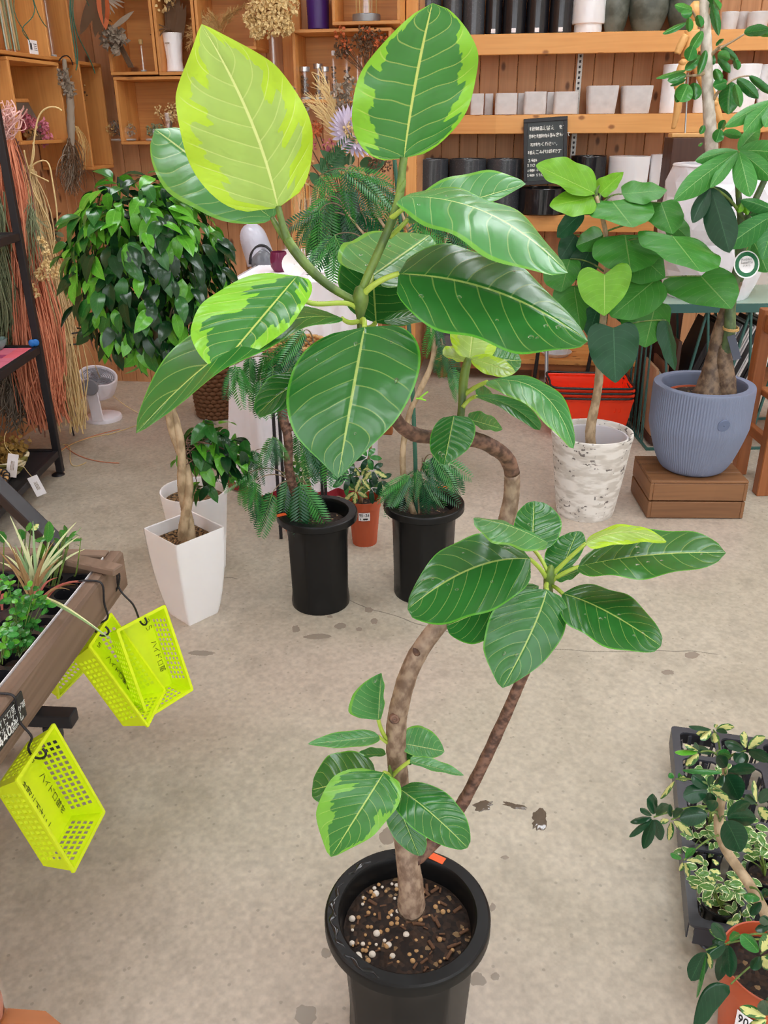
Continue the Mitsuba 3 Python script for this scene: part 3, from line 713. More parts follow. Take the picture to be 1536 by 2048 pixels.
for (u, v, n, a, sp, L, tw) in ((545, 873, 5, -1.6, 1.5, .75, (572, 915, y1)), (512, 900, 5, -1.9, 1.2, .8, (572, 920, y1)), (600, 855, 5, -1.2, 1.4, .9, TP1), (640, 862, 6, -1.3, 1.5, 1.1, (600, 832, y1)), (665, 880, 5, -1.4, 1.2, 1.1, (640, 822, y1)),
                            (610, 880, 5, -1.0, 1.4, 1.0, TP1), (500, 945, 5, -2.3, 1.2, .8, (572, 950, y1)), (510, 960, 4, -1.8, .9, .9, (580, 960, y1)), (545, 985, 5, -2.2, 1.0, 1.0, (590, 965, y1)), (575, 955, 5, -1.7, 1.0, 1.05, (580, 950, y1)),
                            (600, 965, 5, -1.35, .8, 1.25, (590, 960, y1)), (590, 955, 4, -1.6, .5, 1.2, (588, 955, y1)), (612, 975, 3, -.9, .7, 1.0, (592, 970, y1)), (535, 700, 5, -1.8, 1.2, .9, (612, 720, y1)), (560, 690, 5, -1.5, 1.5, 1.0, (612, 720, y1)),
                            (500, 710, 5, -1.7, 1.0, .9, (600, 720, y1)), (590, 680, 5, -2.2, 1.6, .9, (625, 700, y1)), (470, 730, 5, -1.6, 1.2, .9, (560, 720, y1)), (545, 735, 4, -1.5, 1.0, 1.0, (590, 740, y1)), (520, 760, 4, -1.7, 1.0, .9, (585, 775, y1)),
                            (610, 660, 4, -2.6, 1.2, .8, (628, 690, y1))):
    feather(M1, u, v, y1 + rng.uniform(-.08, .06), n, a, sp, L, tw=tw)
M2 = thing('mimosa_tree', 'feathery leaved tree with a green stake in the black pot behind the rubber tree stem', 'potted plant')
c2 = G(848, 1003, .36); blackpot(M2, c2, px(c2, 81), .36, .026, rot=.1, soil=.05)
part(M2, 'sticker', xf(bx(-.018, .018, -.010, .010, 0, .001), rotz(G(886, 974, .361), -.3)), ORANGE, False)
y2 = c2[1]
part(M2, 'trunk', ptube([Q(828, 1028, y2, 8), Q(815, 990, y2, 7), Q(806, 940, y2, 6.5), Q(808, 880, y2, 6), Q(822, 820, y2, 6), Q(845, 770, y2, 6), Q(866, 715, y2, 5), Q(862, 640, y2, 4.5), Q(850, 560, y2, 4), Q(825, 480, y2, 4), Q(800, 420, y2, 3)], 70, 10, bump=ridged), TANBARK, True)
for a in ([(838, 1030, y2, 3), (836, 980, y2, 3), (845, 930, y2, 2)], [(868, 700, y2, 3), (880, 690, y2, 2), (893, 740, y2, 1.5)], [(845, 560, y2, 3), (760, 500, y2, 3), (690, 420, y2, 2)], [(835, 520, y2, 3), (760, 440, y2, 3), (720, 350, y2, 2)], [(850, 600, y2, 3), (880, 520, y2, 2), (900, 450, y2, 1.5)]):
    part(M2, 'branch', ptube([Q(*q) for q in a], 20, 7), TANBARK, True)
part(M2, 'stake', ptube([(P(833, 1030, y2), px(c2, 4)), (P(826, 800, y2), px(c2, 4)), (P(800, 430, y2), px(c2, 3.5)), (P(789, 320, y2), px(c2, 3.5))], 12, 8), STAKE)
part(M2, 'tie', merge([ptube([(P(832, 797, y2 - .02), .003), (P(846, 797, y2 - .02), .003)], 4, 6), ptube([(P(838, 797, y2 - .02), .003), (P(856, 783, y2 - .02), .0025)], 4, 6), ptube([(P(838, 797, y2 - .02), .003), (P(852, 801, y2 - .02), .0025)], 4, 6)]),
     mat('lime_tie', '#8ccf3c', .5))
for (u, v, n, a, sp, L, tw) in ((640, 352, 5, -.3, 3.6, 1.0, (720, 350, y2)), (690, 340, 6, -.8, 2.0, 1.0, (720, 350, y2)), (735, 352, 6, -.9, 1.8, 1.0, (735, 385, y2)), (775, 385, 5, -1.0, 1.5, .9, (790, 430, y2)), (650, 395, 6, -1.9, 1.9, 1.1, (690, 420, y2)),
                            (690, 410, 6, -1.5, 1.9, 1.1, (700, 430, y2)), (640, 420, 5, -2.3, 1.4, 1.0, (690, 420, y2)), (720, 420, 6, -1.0, 1.6, 1.1, (735, 470, y2)), (670, 470, 6, -1.8, 1.4, 1.0, (740, 490, y2)), (700, 480, 5, -1.4, 1.3, 1.0, (760, 500, y2)),
                            (640, 450, 5, -1.9, 1.0, .9, (690, 430, y2)), (830, 440, 5, -.6, 1.7, 1.0, (830, 500, y2)), (870, 440, 5, -.7, 1.6, 1.0, (890, 490, y2)), (905, 455, 5, -.6, 1.4, .9, (900, 450, y2)), (860, 500, 5, -1.0, 1.5, .9, (860, 560, y2)),
                            (880, 600, 5, -1.6, 1.4, .8, (860, 640, y2)), (870, 640, 5, -1.6, 1.4, .8, (864, 670, y2)), (885, 690, 4, -1.5, .8, .8, (880, 690, y2)), (900, 735, 3, -1.1, .7, .8, (893, 740, y2)), (845, 925, 5, -.4, 1.5, .9, (845, 930, y2)),
                            (865, 910, 5, -.8, 1.3, 1.0, (846, 932, y2)), (820, 950, 5, -2.4, 1.3, .9, (836, 980, y2)), (805, 965, 5, -2.6, 1.0, .9, (830, 1000, y2)), (850, 960, 5, -1.0, 1.5, .9, (836, 980, y2)), (835, 940, 4, -1.6, 2.0, .8, (836, 960, y2)), (895, 930, 3, -.9, .6, .9, (860, 925, y2))):
    feather(M2, u, v, y2 + rng.uniform(-.1, .08), n, a, sp, L, tw=tw)

# schefflera leaf: a fan of leaflets


def umbrella(t, o, n, L, nrm, pals, seed0=0, wd=.36, droop=.35, name='leaflet', b=.55, vm=.55, mt='mat_leaf_small', a0=None, tilt=.25):
    nrm = unit(nrm); M = frame(o, np.cross(nrm, (.3, .2, .9)), nrm); a0 = rng.uniform(0, 6.28) if a0 is None else a0
    for i in range(n):
        a = a0 + i * 6.283 / n + rng.normal() * .08; d = M[:3, 0] * math.cos(a) + M[:3, 1] * math.sin(a)
        m = leaf0(L * rng.uniform(.85, 1.12), L * wd, pals[int(rng.integers(len(pals)))], seed0 + i, vm, b, 9, 5, droop, .18)
        part(t, name, xf(m, frame(o + d * L * .1, d - nrm * tilt * .3, nrm)), mt, True)


def terrapot(t, c, R, H, tag=None, z0=0.0):
    part(t, 'pot', lathe([(.002, .004), (R * .70, .004), (R * .72, 0), (R * .74, .01), (R * .93, H * .8), (R * .935, H * .82), (R * .99, H * .83), (R, H * .985), (R * .985, H), (R * .95, H), (R * .93, H * .95), (R * .72, H * .2), (.002, H * .18)], 56, (c[0], c[1], z0)), TERRA, 40)
    part(t, 'soil', lathe([(.002, H * .85), (R * .4, H * .86), (R * .9, H * .84)], 40, (c[0], c[1], z0)), SOIL, True)


def wraplabel(t, c, R, z0, z1, ang, half, text, rtop=None):
    """a paper label bent round a pot, its print as thin raised ink"""
    g = np.linspace(ang - half, ang + half, 14); r1 = rtop or R
    rows = [np.stack([c[0] + r * np.cos(g), c[1] + r * np.sin(g), z + 0 * g], 1) for z, r in ((z0, R + .0008), (z1, r1 + .0008))]
    k = part(t, 'label', (np.array(rows).reshape(-1, 3), quads(2, 14)), LABEL, False, label='white paper label reading ' + text.split(' ')[0])
    m = meshkit.text_mesh(text, (z1 - z0) * .36, .0004, True); v = np.array(m.vertices)
    w = half * 2 * R * .84 / (v[:, 0].max() - v[:, 0].min()); v[:, 0] = (v[:, 0] - v[:, 0].min()) * min(1, w) - half * R * .84; f = np.array(m.faces)
    zz = z0 + (z1 - z0) * .52 + v[:, 1]; a = ang + v[:, 0] / R; r = R + (r1 - R) * (zz - z0) / (z1 - z0) + .0012 + v[:, 2]
    part(t, 'label_print', (np.stack([c[0] + r * np.cos(a), c[1] + r * np.sin(a), zz], 1), f), INK, False)
    zz = z0 + (z1 - z0) * .22; bl = []
    for a_, l in ((ang - half * .7, .16), (ang - half * .2, .8)):
        gg = np.linspace(a_, a_ + half * l, 6); bl.append((np.array([np.stack([c[0] + (R + .0012) * np.cos(gg), c[1] + (R + .0012) * np.sin(gg), zz + dz + 0 * gg], 1) for dz in (-(z1 - z0) * .1, (z1 - z0) * .1)]).reshape(-1, 3), quads(2, 6)))
    part(t, 'label_print', merge(bl), INK, False)


S1 = thing('schefflera', 'small variegated schefflera in a terracotta coloured pot between the two black pots', 'potted plant')
s1 = G(728, 995, .20); R1 = px(s1, 34); terrapot(S1, s1, R1, .20)
wraplabel(S1, s1, R1 * .94, .125, .16, -math.pi / 2 + .02, .36, '90-34')
for a in ([(722, 1005, s1[1], 4), (726, 970, s1[1], 4), (735, 930, s1[1], 3.5), (742, 880, s1[1], 3)], [(726, 975, s1[1], 3), (712, 950, s1[1], 2), (705, 925, s1[1], 2)]):
    part(S1, 'stem', ptube([Q(*q) for q in a], 20, 7), TANBARK, True)
for (u, v, pals) in ((712, 982, [14]), (742, 975, [15, 13]), (745, 940, [13, 14]), (700, 950, [13]), (735, 915, [13, 12]), (722, 955, [14, 13]), (760, 960, [13]), (690, 960, [12])):
    umbrella(S1, P(u, v, s1[1] - .06), 6, .055, (rng.normal() * .2, -.8, .6), pals, int(rng.integers(90)), .4)
S0 = thing('schefflera', 'small schefflera in a terracotta coloured pot hidden behind the left black pot', 'potted plant')
s0 = G(585, 1000, .19); terrapot(S0, s0 + V3(0, .12, 0), R1, .19)
part(S0, 'stem', ptube([Q(610, 975, s0[1] + .12, 4), Q(625, 950, s0[1] + .1, 4), Q(655, 948, s0[1] + .1, 3.5), Q(690, 945, s0[1] + .1, 3)], 16, 7), TANBARK, True)
for (u, v) in ((600, 925), (590, 945), (620, 930), (605, 950)):
    umbrella(S0, P(u, v, s0[1] + .05), 6, .05, (rng.normal() * .2, -.8, .6), [15, 12], int(rng.integers(90)), .4)

# ---------------------------------------------------------------- the table under a white cloth, and what stands on it
WHITECLOTH = mat('white_cloth', '#e6e4ea', .85)
TBz = float(W(600, 566, 3.5)[2])
tc0, tc1, tw0, tw1 = float(W(478, 760, 3.5) @ ET), float(W(745, 760, 3.5) @ ET), 3.5, 4.5
TAB = thing('cloth_table', 'display table under a long white cloth behind the feathery trees', 'table')
part(TAB, 'tabletop', rbx(tc0 + .01, tc1, tw0 + .01, tw1, TBz - .03, TBz), STOOLWOOD, False)
for a, b in ((tc0 + .06, tw0 + .06), (tc1 - .06, tw0 + .06), (tc0 + .06, tw1 - .06), (tc1 - .06, tw1 - .06)):
    part(TAB, 'leg', rbx(a - .025, a + .025, b - .025, b + .025, 0, TBz - .03, .003), STOOLWOOD, False)
CL = thing('tablecloth', 'white cloth hanging to the floor with a dark red hem stripe', 'tablecloth')
path = [(tc0, tw1)] + [(tc0, w_) for w_ in np.linspace(tw1 - .05, tw0 + .05, 12)] + [(t_, tw0) for t_ in np.linspace(tc0 + .03, tc1 + .03, 60)]
pp = spline([(a, b, 0) for a, b in path], 170); nr = []
tan = np.gradient(pp[:, :2], axis=0); nn = np.stack([tan[:, 1], -tan[:, 0]], 1); nn = -nn / np.linalg.norm(nn, axis=1, keepdims=True) * -1
s_ = np.cumsum(np.r_[0, np.linalg.norm(np.diff(pp[:, :2], axis=0), axis=1)])
for k in np.linspace(0, 1, 26):
    wv = (np.sin(s_ * 24 + 2 * np.sin(s_ * 6)) * .038 + np.sin(s_ * 61 + 3 * np.sin(s_ * 9)) * .014) * k ** .6 + .012 + .06 * k
    q = pp[:, :2] + nn * wv[:, None]; nr.append(q[:, :1] * ET + q[:, 1:2] * EA + V3(0, 0, 1) * (TBz + .004 - k * (TBz - .015 + .02 * np.sin(s_ * 3)[:, None])))
nr = np.array(nr); part(CL, 'drape', (nr[:-1].reshape(-1, 3), quads(len(nr) - 1, 170)), WHITECLOTH, True)
part(CL, 'hem_stripe', (nr[-2:].reshape(-1, 3), quads(2, 170)), mat('hem_red', '#8e1f2e', .85), True, label='dark red hem stripe')
part(CL, 'top', rbx(tc0, tc1 + .03, tw0, tw1, TBz + .0005, TBz + .004), WHITECLOTH, False)


def on(u, v, z):
    return G(u, v, z)


def vessel(name, label, cat, c, prof, bs, z0, n=40, sm=50, group=None, **k):
    return solo(name, label, cat, lathe(prof, n, (c[0], c[1], z0)), bs, sm, group=group)


# white sculpted lamp-like vase
GV = W(512, 560, 4.0); GR = px(GV, 27); GM = mat('grey_ceramic', '#c3c6d4', .18)
k = thing('slipper_vase', 'tall glossy pale grey ceramic with a slipper-like opening on the cloth table', 'vase')
H_ = float(W(500, 447, 4.0)[2]) - TBz - .004; q = np.linspace(0, 1, 30); c0 = W(528, 600, 4.0); c1_ = W(497, 447, 4.0)
ax = np.stack([c0[0] + (c1_[0] - c0[0]) * q, c0[1] + 0 * q, TBz + .006 + H_ * q], 1)
part(k, 'body', tube(ax, GR * np.sqrt(np.clip(1 - np.clip((q - .55) / .45, 0, 1) ** 2.4, .0004, 1)) * (1.08 - .15 * q), 32), GM, True)
part(k, 'mouth', xf(ball((0, 0, 0), GR * .82, 3, (1, .35, 1.25)), rotz(P(525, 528, ax[8][1] - GR * .9), 0)), mat('dark_grey_glaze', '#70747c', .15), True, label='rounded grey cover over the opening')
part(k, 'rim', tube(P(525, 528, ax[8][1] - GR * .95) + np.stack([np.cos(np.linspace(0, np.pi, 20)) * GR * .9, np.linspace(0, 0, 20), np.sin(np.linspace(0, np.pi, 20)) * GR * 1.3], 1), .006, 8), SOFTBLACK, True)
BURG = mat('burgundy_glaze', '#6d2346', .2)
m0 = W(558, 530, 3.75); solo('burgundy_cup', 'burgundy cup standing on the white cloth beside the grey ceramic', 'cup', lathe([(.002, 0), (.022, .001), (.036, .022), (.038, .06), (.034, .085), (.031, .085), (.033, .055), (.028, .016), (.002, .01)], 36, (m0[0], m0[1], TBz + .0045)), BURG, 50)
PLT = mat('white_plate', '#f2f0ee', .15); DEC = mat('blue_print', '#5a76a8', .4)
for i, (u, v, y, r) in enumerate(((590, 555, 3.62, 24), (640, 548, 3.72, 25))):
    o = W(u, v, y); r = px(o, r); k = thing('plate', ('plain white plate leaning beside the burgundy cup', 'white plate with blue sprigs leaning on the white cloth')[i], 'plate')
    M = frame((o[0], o[1], TBz + .006 + r * .93), (1, 0, 0), (0, -.93, .36)); part(k, 'dish', xf(lathe([(.002, 0), (r * .55, .001), (r * .62, .006), (r, .016), (r, .019), (r * .6, .010), (.002, .005)], 40), M), PLT, 50)
    if i == 1:
        for q in range(14):
            a, rr_ = rng.uniform(0, 6.28), rng.uniform(.62, .95) * r; part(k, 'blue_sprig', xf(ball((0, 0, 0), .0035, 1, (1.6, .7, .3)), M @ frame((rr_ * math.cos(a), rr_ * math.sin(a), .014 + .005 * (rr_ / r - .6) / .35), (math.cos(a + 1), math.sin(a + 1), 0))), DEC)


def jar(name, label, c, r, h, z0, lid=None, fill=None, mouth=None, n=32, group=None, cat='jar'):
    k = thing(name, label, cat, group); m_ = mouth or r * .98
    part(k, 'glass', lathe([(.002, .001), (r * .9, .001), (r, .008), (r, h * .86), (m_, h * .93), (m_, h)], n, (c[0], c[1], z0)), 'mat_glass', 50)
    part(k, 'base', lathe([(.002, .0005), (r * .9, .0005), (r * .97, .006), (r * .9, .012), (.002, .012)], n, (c[0], c[1], z0)), mat_glassbase, 50)
    if fill: part(k, 'contents', fill, DRYBROWN, True)
    if lid: part(k, 'lid', lathe([(.002, h + .002), (m_ * .98, h + .002), (m_ * 1.02, h - .012), (m_ * 1.05, h - .012), (m_ * 1.05, h + .008), (m_, h + .011), (.002, h + .011)], n, (c[0], c[1], z0)), lid, 40)
    return k


mat_glassbase = mat('glass_base', '#b9c2c2', .1)
o = W(612, 440, 4.1); jr = px(o, 52)
k = thing('glass_cylinder_vase', 'big clear glass vase full of dried stems on the white cloth', 'vase')
hh = float(W(612, 392, 4.1)[2]) - TBz
part(k, 'glass', lathe([(.002, .006), (jr * .95, .006), (jr, .012), (jr, hh), (jr * .97, hh)], 40, (o[0], o[1], TBz)), 'mat_glass', 50)
part(k, 'base', lathe([(.002, .005), (jr, .005), (jr * 1.0, .022), (.002, .022)], 40, (o[0], o[1], TBz)), mat_glassbase, 50)
for q in range(22):
    a = rng.uniform(0, 6.28); r = jr * .8 * rng.random(); b_ = V3(o[0] + r * math.cos(a), o[1] + r * math.sin(a), TBz + .025); top = V3(o[0] + 1.2 * r * math.cos(a + .6), o[1] + 1.1 * r * math.sin(a + .6), TBz + hh * rng.uniform(.9, 1.25))
    part(k, 'dried_stem', ptube([(b_, .003), ((b_ + top) / 2, .0025), (top, .0015)], 8, 5), DRYTAN if q % 3 else DRYBROWN)
# wicker basket and dark wicker basket
WICK = mat('wicker', '#c39a62', .7); WICKD = mat('wicker_dark', '#6e4a2e', .75)


def wicker(name, label, c, r0, r1, h, z0, bs, rows=12, n=20):
    k = thing(name, label, 'basket')
    for i in range(rows):
        z = z0 + h * (i + .5) / rows; r = r0 + (r1 - r0) * i / rows; g = np.linspace(0, 2 * np.pi, n * 6 + 1)
        part(k, 'woven_strand', tube(np.stack([c[0] + (r + .006 * np.sin(g * n + i * np.pi)) * np.cos(g), c[1] + (r + .006 * np.sin(g * n + i * np.pi)) * np.sin(g), z + 0 * g], 1), h / rows * .56, 6, False), bs, True)
    for i in range(n):
        a = i * 2 * np.pi / n; part(k, 'stake', ptube([(V3(c[0] + r0 * math.cos(a), c[1] + r0 * math.sin(a), z0), .005), (V3(c[0] + r1 * math.cos(a), c[1] + r1 * math.sin(a), z0 + h), .005)], 3, 6), bs)
    part(k, 'bottom', disc(V3(c[0], c[1], z0 + .006), r0, 30), bs)
    return k


o = P(590, 690, 3.55); o = P(590, 690, 3.27); wicker('wicker_basket', 'pale wicker basket behind the feathery leaves beside the cloth table', (o[0], 3.27, 0), px(o, 54), px(o, 62), .17, .64, WICK, 12, 26)
k = thing('basket_stand', 'small stand with thin black legs under the pale wicker basket', 'stand')
part(k, 'top', bx(o[0] - .11, o[0] + .11, 3.16, 3.38, .617, .638, .003), IRON, False)
for sx in (-1, 1):
    for sy in (-1, 1): part(k, 'leg', bx(o[0] + sx * .09 - .006, o[0] + sx * .09 + .006, 3.27 + sy * .09 - .006, 3.27 + sy * .09 + .006, 0, .617), IRON, False)
o = G(432, 835, 0); wicker('wicker_basket', 'dark wicker basket on the floor between the round white pot and the tablecloth', (o[0], o[1] + .05, 0), px(o, 36), px(o, 46), .30, .004, WICKD, 12, 20)

# ---------------------------------------------------------------- umbellata fig in the birch-bark pot
UM = thing('umbrella_fig', 'heart-leaved fig with a slim pale trunk in the white birch-bark patterned pot', 'potted plant')
uc = G(1185, 862, .375); ur = px(uc, 81)


def birchf(p, n, uv):
    a, z = dr.atan2(p.y - uc[1], p.x - uc[0]), p.z
    c = mix(lin('#d9d6d0'), lin('#bdb8b0'), smoothstep(.35, .7, fbm(a * 3, z * 60, 1., 3)))
    m = smoothstep(.77, .83, noise(a * 9, z * 110, 3.) * .85 + noise(a * 30, z * 220, 6.) * .22) * smoothstep(.42, .55, noise(a * 3.2, z * 26, 9.))
    return mix(c, lin('#57504e'), m * .85)


BIRCH = mat('birch_pot', 0, .6, proc(birchf), bump=(lambda p, n, uv: fbm(dr.atan2(p.y - uc[1], p.x - uc[0]) * 3, p.z * 70, 2., 3) * .004, 1.0))
part(UM, 'pot', lathe([(.002, .004), (ur * .68, .004), (ur * .70, 0), (ur * .73, .02), (ur * .84, .15), (ur * .97, .34), (ur, .36), (ur * .99, .375), (ur * .95, .376), (ur * .90, .368), (ur * .89, .35)], 72, (uc[0], uc[1], 0)), BIRCH, 50)
INNERW = mat('white_liner', '#d4d3da', .4)
part(UM, 'liner', lathe([(ur * .895, .352), (ur * .84, .356), (ur * .82, .352), (ur * .76, .22), (.002, .215)], 64, (uc[0], uc[1], 0)), INNERW, 50, label='white plastic inner pot')
part(UM, 'soil', lathe([(.002, .262), (ur * .5, .266), (ur * .785, .262)], 40, (uc[0], uc[1], 0)), GRIT, True)
uy = uc[1]
part(UM, 'trunk', ptube([Q(1183, 893, uy, 10), Q(1182, 850, uy, 10), Q(1190, 810, uy, 9), Q(1198, 755, uy, 8.5), Q(1200, 700, uy, 8), Q(1206, 640, uy, 7), Q(1212, 560, uy, 6), Q(1214, 490, uy, 5), Q(1206, 440, uy, 4.5), Q(1192, 392, uy, 4)], 60, 12, bump=ridged), TANBARK, True)
part(UM, 'stem', ptube([Q(1192, 395, uy, 4), Q(1194, 380, uy, 3.5), Q(1200, 370, uy, 1)], 8, 8), GREENSTEM, True)
# leaf: base (u, v, dy), tip, left, right, palette, heart lobes; dy = distance behind the trunk
HL = [((1192, 388, 0), (1072, 330, -.12), (1152, 318, .06), (1122, 372, -.12), 7, .05), ((1187, 394, 0), (1099, 412, -.15), (1136, 380, -.02), (1162, 430, -.14), 7, .08), ((1200, 388, .02), (1247, 344, .05), (1195, 358, .1), (1228, 380, 0), 7, .05),
      ((1224, 402, 0), (1266, 455, -.2), (1170, 418, -.06), (1310, 412, -.06), 6, .10), ((1244, 388, .03), (1334, 380, .0), (1275, 360, .1), (1292, 404, -.05), 6, .06), ((1322, 405, .02), (1345, 468, -.08), (1290, 432, 0), (1368, 425, 0), 6, .12),
      ((1345, 472, -.1), (1402, 544, -.25), (1290, 488, -.15), (1442, 512, -.12), 6, .14), ((1402, 552, -.02), (1463, 618, -.12), (1340, 588, -.02), (1472, 555, -.05), 6, .14), ((1209, 549, -.12), (1209, 632, -.18), (1156, 576, -.14), (1263, 562, -.14), 7, .20),
      ((1227, 656, -.1), (1231, 766, -.14), (1177, 698, -.12), (1279, 694, -.12), 8, .14), ((1315, 556, 0), (1222, 634, -.1), (1238, 572, -.02), (1304, 624, -.08), 6, .10), ((1262, 492, .05), (1330, 556, -.02), (1312, 488, .06), (1250, 558, -.02), 6, .10),
      ((1312, 606, .05), (1290, 695, -.02), (1243, 640, 0), (1340, 650, .04), 6, .10), ((1332, 640, .02), (1350, 742, -.02), (1318, 684, 0), (1353, 690, .06), 8, .06), ((1148, 572, .05), (1162, 664, 0), (1110, 612, .02), (1180, 616, .05), 6, .12),
      ((1140, 518, .08), (1122, 584, .02), (1086, 550, .05), (1158, 548, .05), 6, .10), ((1168, 420, .05), (1114, 474, .0), (1128, 432, .05), (1148, 464, .0), 8, .06), ((1206, 470, .05), (1152, 492, .0), (1176, 456, .1), (1180, 502, 0), 6, .08),
      ((1250, 470, -.03), (1262, 545, -.1), (1188, 512, -.08), (1322, 506, -.05), 6, .12), ((1195, 618, .05), (1176, 672, .0), (1165, 635, .03), (1212, 650, .03), 8, .10), ((1180, 500, .1), (1150, 560, .1), (1140, 520, .1), (1190, 545, .1), 8, .1),
      ((1290, 560, .12), (1270, 620, .1), (1240, 590, .12), (1300, 600, .12), 8, .1), ((1340, 440, .12), (1380, 480, .1), (1345, 480, .1), (1372, 440, .14), 6, .1), ((1240, 590, .1), (1255, 650, .08), (1225, 625, .1), (1280, 620, .1), 8, .1), ((1150, 470, .14), (1120, 520, .12), (1120, 480, .14), (1160, 510, .12), 8, .1)]
for i, (b_, t_, l_, r_, pal, h_) in enumerate(HL):
    q = [(a, b, uy + c) for a, b, c in (b_, t_, l_, r_)]
    part(UM, 'leaf', leafP(*q, vm=.34, b=.72, pal=pal, seed=i, cup=.06, heart=h_ * 2.6, nv=30, ns=19, wav=.05, tip=.3, a=.26), 'mat_leaf_matte', True)
    vs = min(max(b_[1] + 25, 400), 680); st = P(1207 if vs > 430 else 1198, vs, uy)
    part(UM, 'petiole', ptube([(st, .004), ((st + P(*q[0])) / 2 + V3(0, 0, .015), .0032), (P(*q[0]), .0028)], 8, 6), GREENSTEM, True)

# ---------------------------------------------------------------- red shopping baskets, nested


def holed(w0, w1, h, cells):
    """a trapezoid wall (bottom w0, top w1) with holes given as (x, y, w, h, rounded)"""
    p = Polygon([(-w0 / 2, 0), (w0 / 2, 0), (w1 / 2, h), (-w1 / 2, h)])
    hs_ = []
    for x, y, a, b, r in cells:
        s = sbox(x - a / 2 + r, y - b / 2 + r, x + a / 2 - r, y + b / 2 - r)
        hs_.append(s.buffer(r, quad_segs=2) if r else s)
    return p.difference(union_all(hs_)) if hs_ else p


def wallmap(m, a, b, up_out):
    """extruded wall (x along, y up, z thickness) placed with its bottom edge centred between a and b"""
    x = unit(np.asarray(b) - a); y = unit(up_out - x * (np.asarray(up_out) @ x)); M = np.eye(4); M[:3, 0], M[:3, 1], M[:3, 2], M[:3, 3] = x, y, np.cross(x, y), (np.asarray(a) + b) / 2
    return xf(m, M)


rb = [G(1073, 731, .262), G(1103, 783, .262), G(1284, 786, .262), G(1250, 733, .262)]
RBC = G(1180, 757, .262); RBA = math.atan2(*(rb[2] - rb[1])[[1, 0]]); RBL, RBW = np.linalg.norm(rb[2] - rb[1]) * 1.0, np.linalg.norm(rb[1] - rb[0]) * 1.0
RBL, RBW = .43, .30
RBC = (rb[1] + rb[2]) / 2 + V3(-.02, 0, 0) + V3(-math.sin(RBA), math.cos(RBA), 0) * RBW / 2
names = ['topmost of the three nested red shopping baskets, its inside open to view', 'middle one of the three nested red shopping baskets', 'lowest of the three nested red shopping baskets, standing on the floor']
for bi in range(3):
    z0 = [.058, .030, .002][bi]; k = thing('shopping_basket', names[bi], 'basket', 'nested red shopping baskets')
    H_, tb = .215, .72; lw, ww = RBL * .86, RBW * .80
    M = rotz((RBC[0], RBC[1], z0), RBA)
    if bi == 0 or True:
        cells = [(x, y, .011, .011, .005) for y in (.075, .093, .111) for x in np.arange(-.15, .151, .02)] + [(x, .165, .013, .03, .006) for x in (-.15, -.125, -.1, .1, .125, .15)] + [(x, .03, .013, .03, .006) for x in np.arange(-.14, .141, .025)]
        cell2 = [(x, y, .011, .011, .005) for y in (.075, .093, .111) for x in np.arange(-.08, .081, .02)] + [(x, .16, .013, .03, .006) for x in (-.08, -.05, .05, .08)]
        if bi: cells, cell2 = [(x, y, .013, .03, .006) for y in (.045, .09) for x in np.arange(-.14, .141, .028)] + [c_ for c_ in cells if c_[1] > .15 and abs(c_[0]) > .11], []
        for s in (-1, 1):
            m = extrude(holed(lw, RBL, math.hypot(H_, (RBW - ww) / 2), cells), .003)
            part(k, 'side_panel', xf(wallmap(m, V3(-lw / 2, s * ww / 2, 0), V3(lw / 2, s * ww / 2, 0), V3(0, s * (RBW - ww) / 2, H_)), M), RED, False)
            m = extrude(holed(ww, RBW, math.hypot(H_, (RBL - lw) / 2), cell2), .003)
            part(k, 'end_panel', xf(wallmap(m, V3(s * lw / 2, -ww / 2, 0), V3(s * lw / 2, ww / 2, 0), V3(s * (RBL - lw) / 2, 0, H_)), M), RED, False)
        part(k, 'bottom', xf(bx(-lw / 2, lw / 2, -ww / 2, ww / 2, 0, .004), M), RED, False)
    cn = [(-RBL / 2, -RBW / 2), (RBL / 2, -RBW / 2), (RBL / 2, RBW / 2), (-RBL / 2, RBW / 2)]
    part(k, 'rim', xf(merge([bar(V3(*cn[i], H_), V3(*cn[(i + 1) % 4], H_), .012, .016, ch=.003) for i in range(4)]), M), RED, False)
    for s in (-1, 1):   # folded handles lie along the rim
        hp = [(-RBL / 2 - .004, 0, H_ + .012), (-RBL / 2 - .006, s * RBW * .3, H_ + .013), (-RBL / 2 + .01, s * (RBW / 2 + .004), H_ + .014), (-RBL * .3, s * (RBW / 2 + .010), H_ + .011), (0, s * (RBW / 2 + .011), H_ + .010), (RBL * .3, s * (RBW / 2 + .010), H_ + .012),
              (RBL / 2 - .01, s * (RBW / 2 + .004), H_ + .014), (RBL / 2 + .006, s * RBW * .3, H_ + .013), (RBL / 2 + .004, 0, H_ + .012)]
        part(k, 'handle', xf(tube(spline(hp, 70), .0062, 8), M), SOFTBLACK, True, label='black handle')

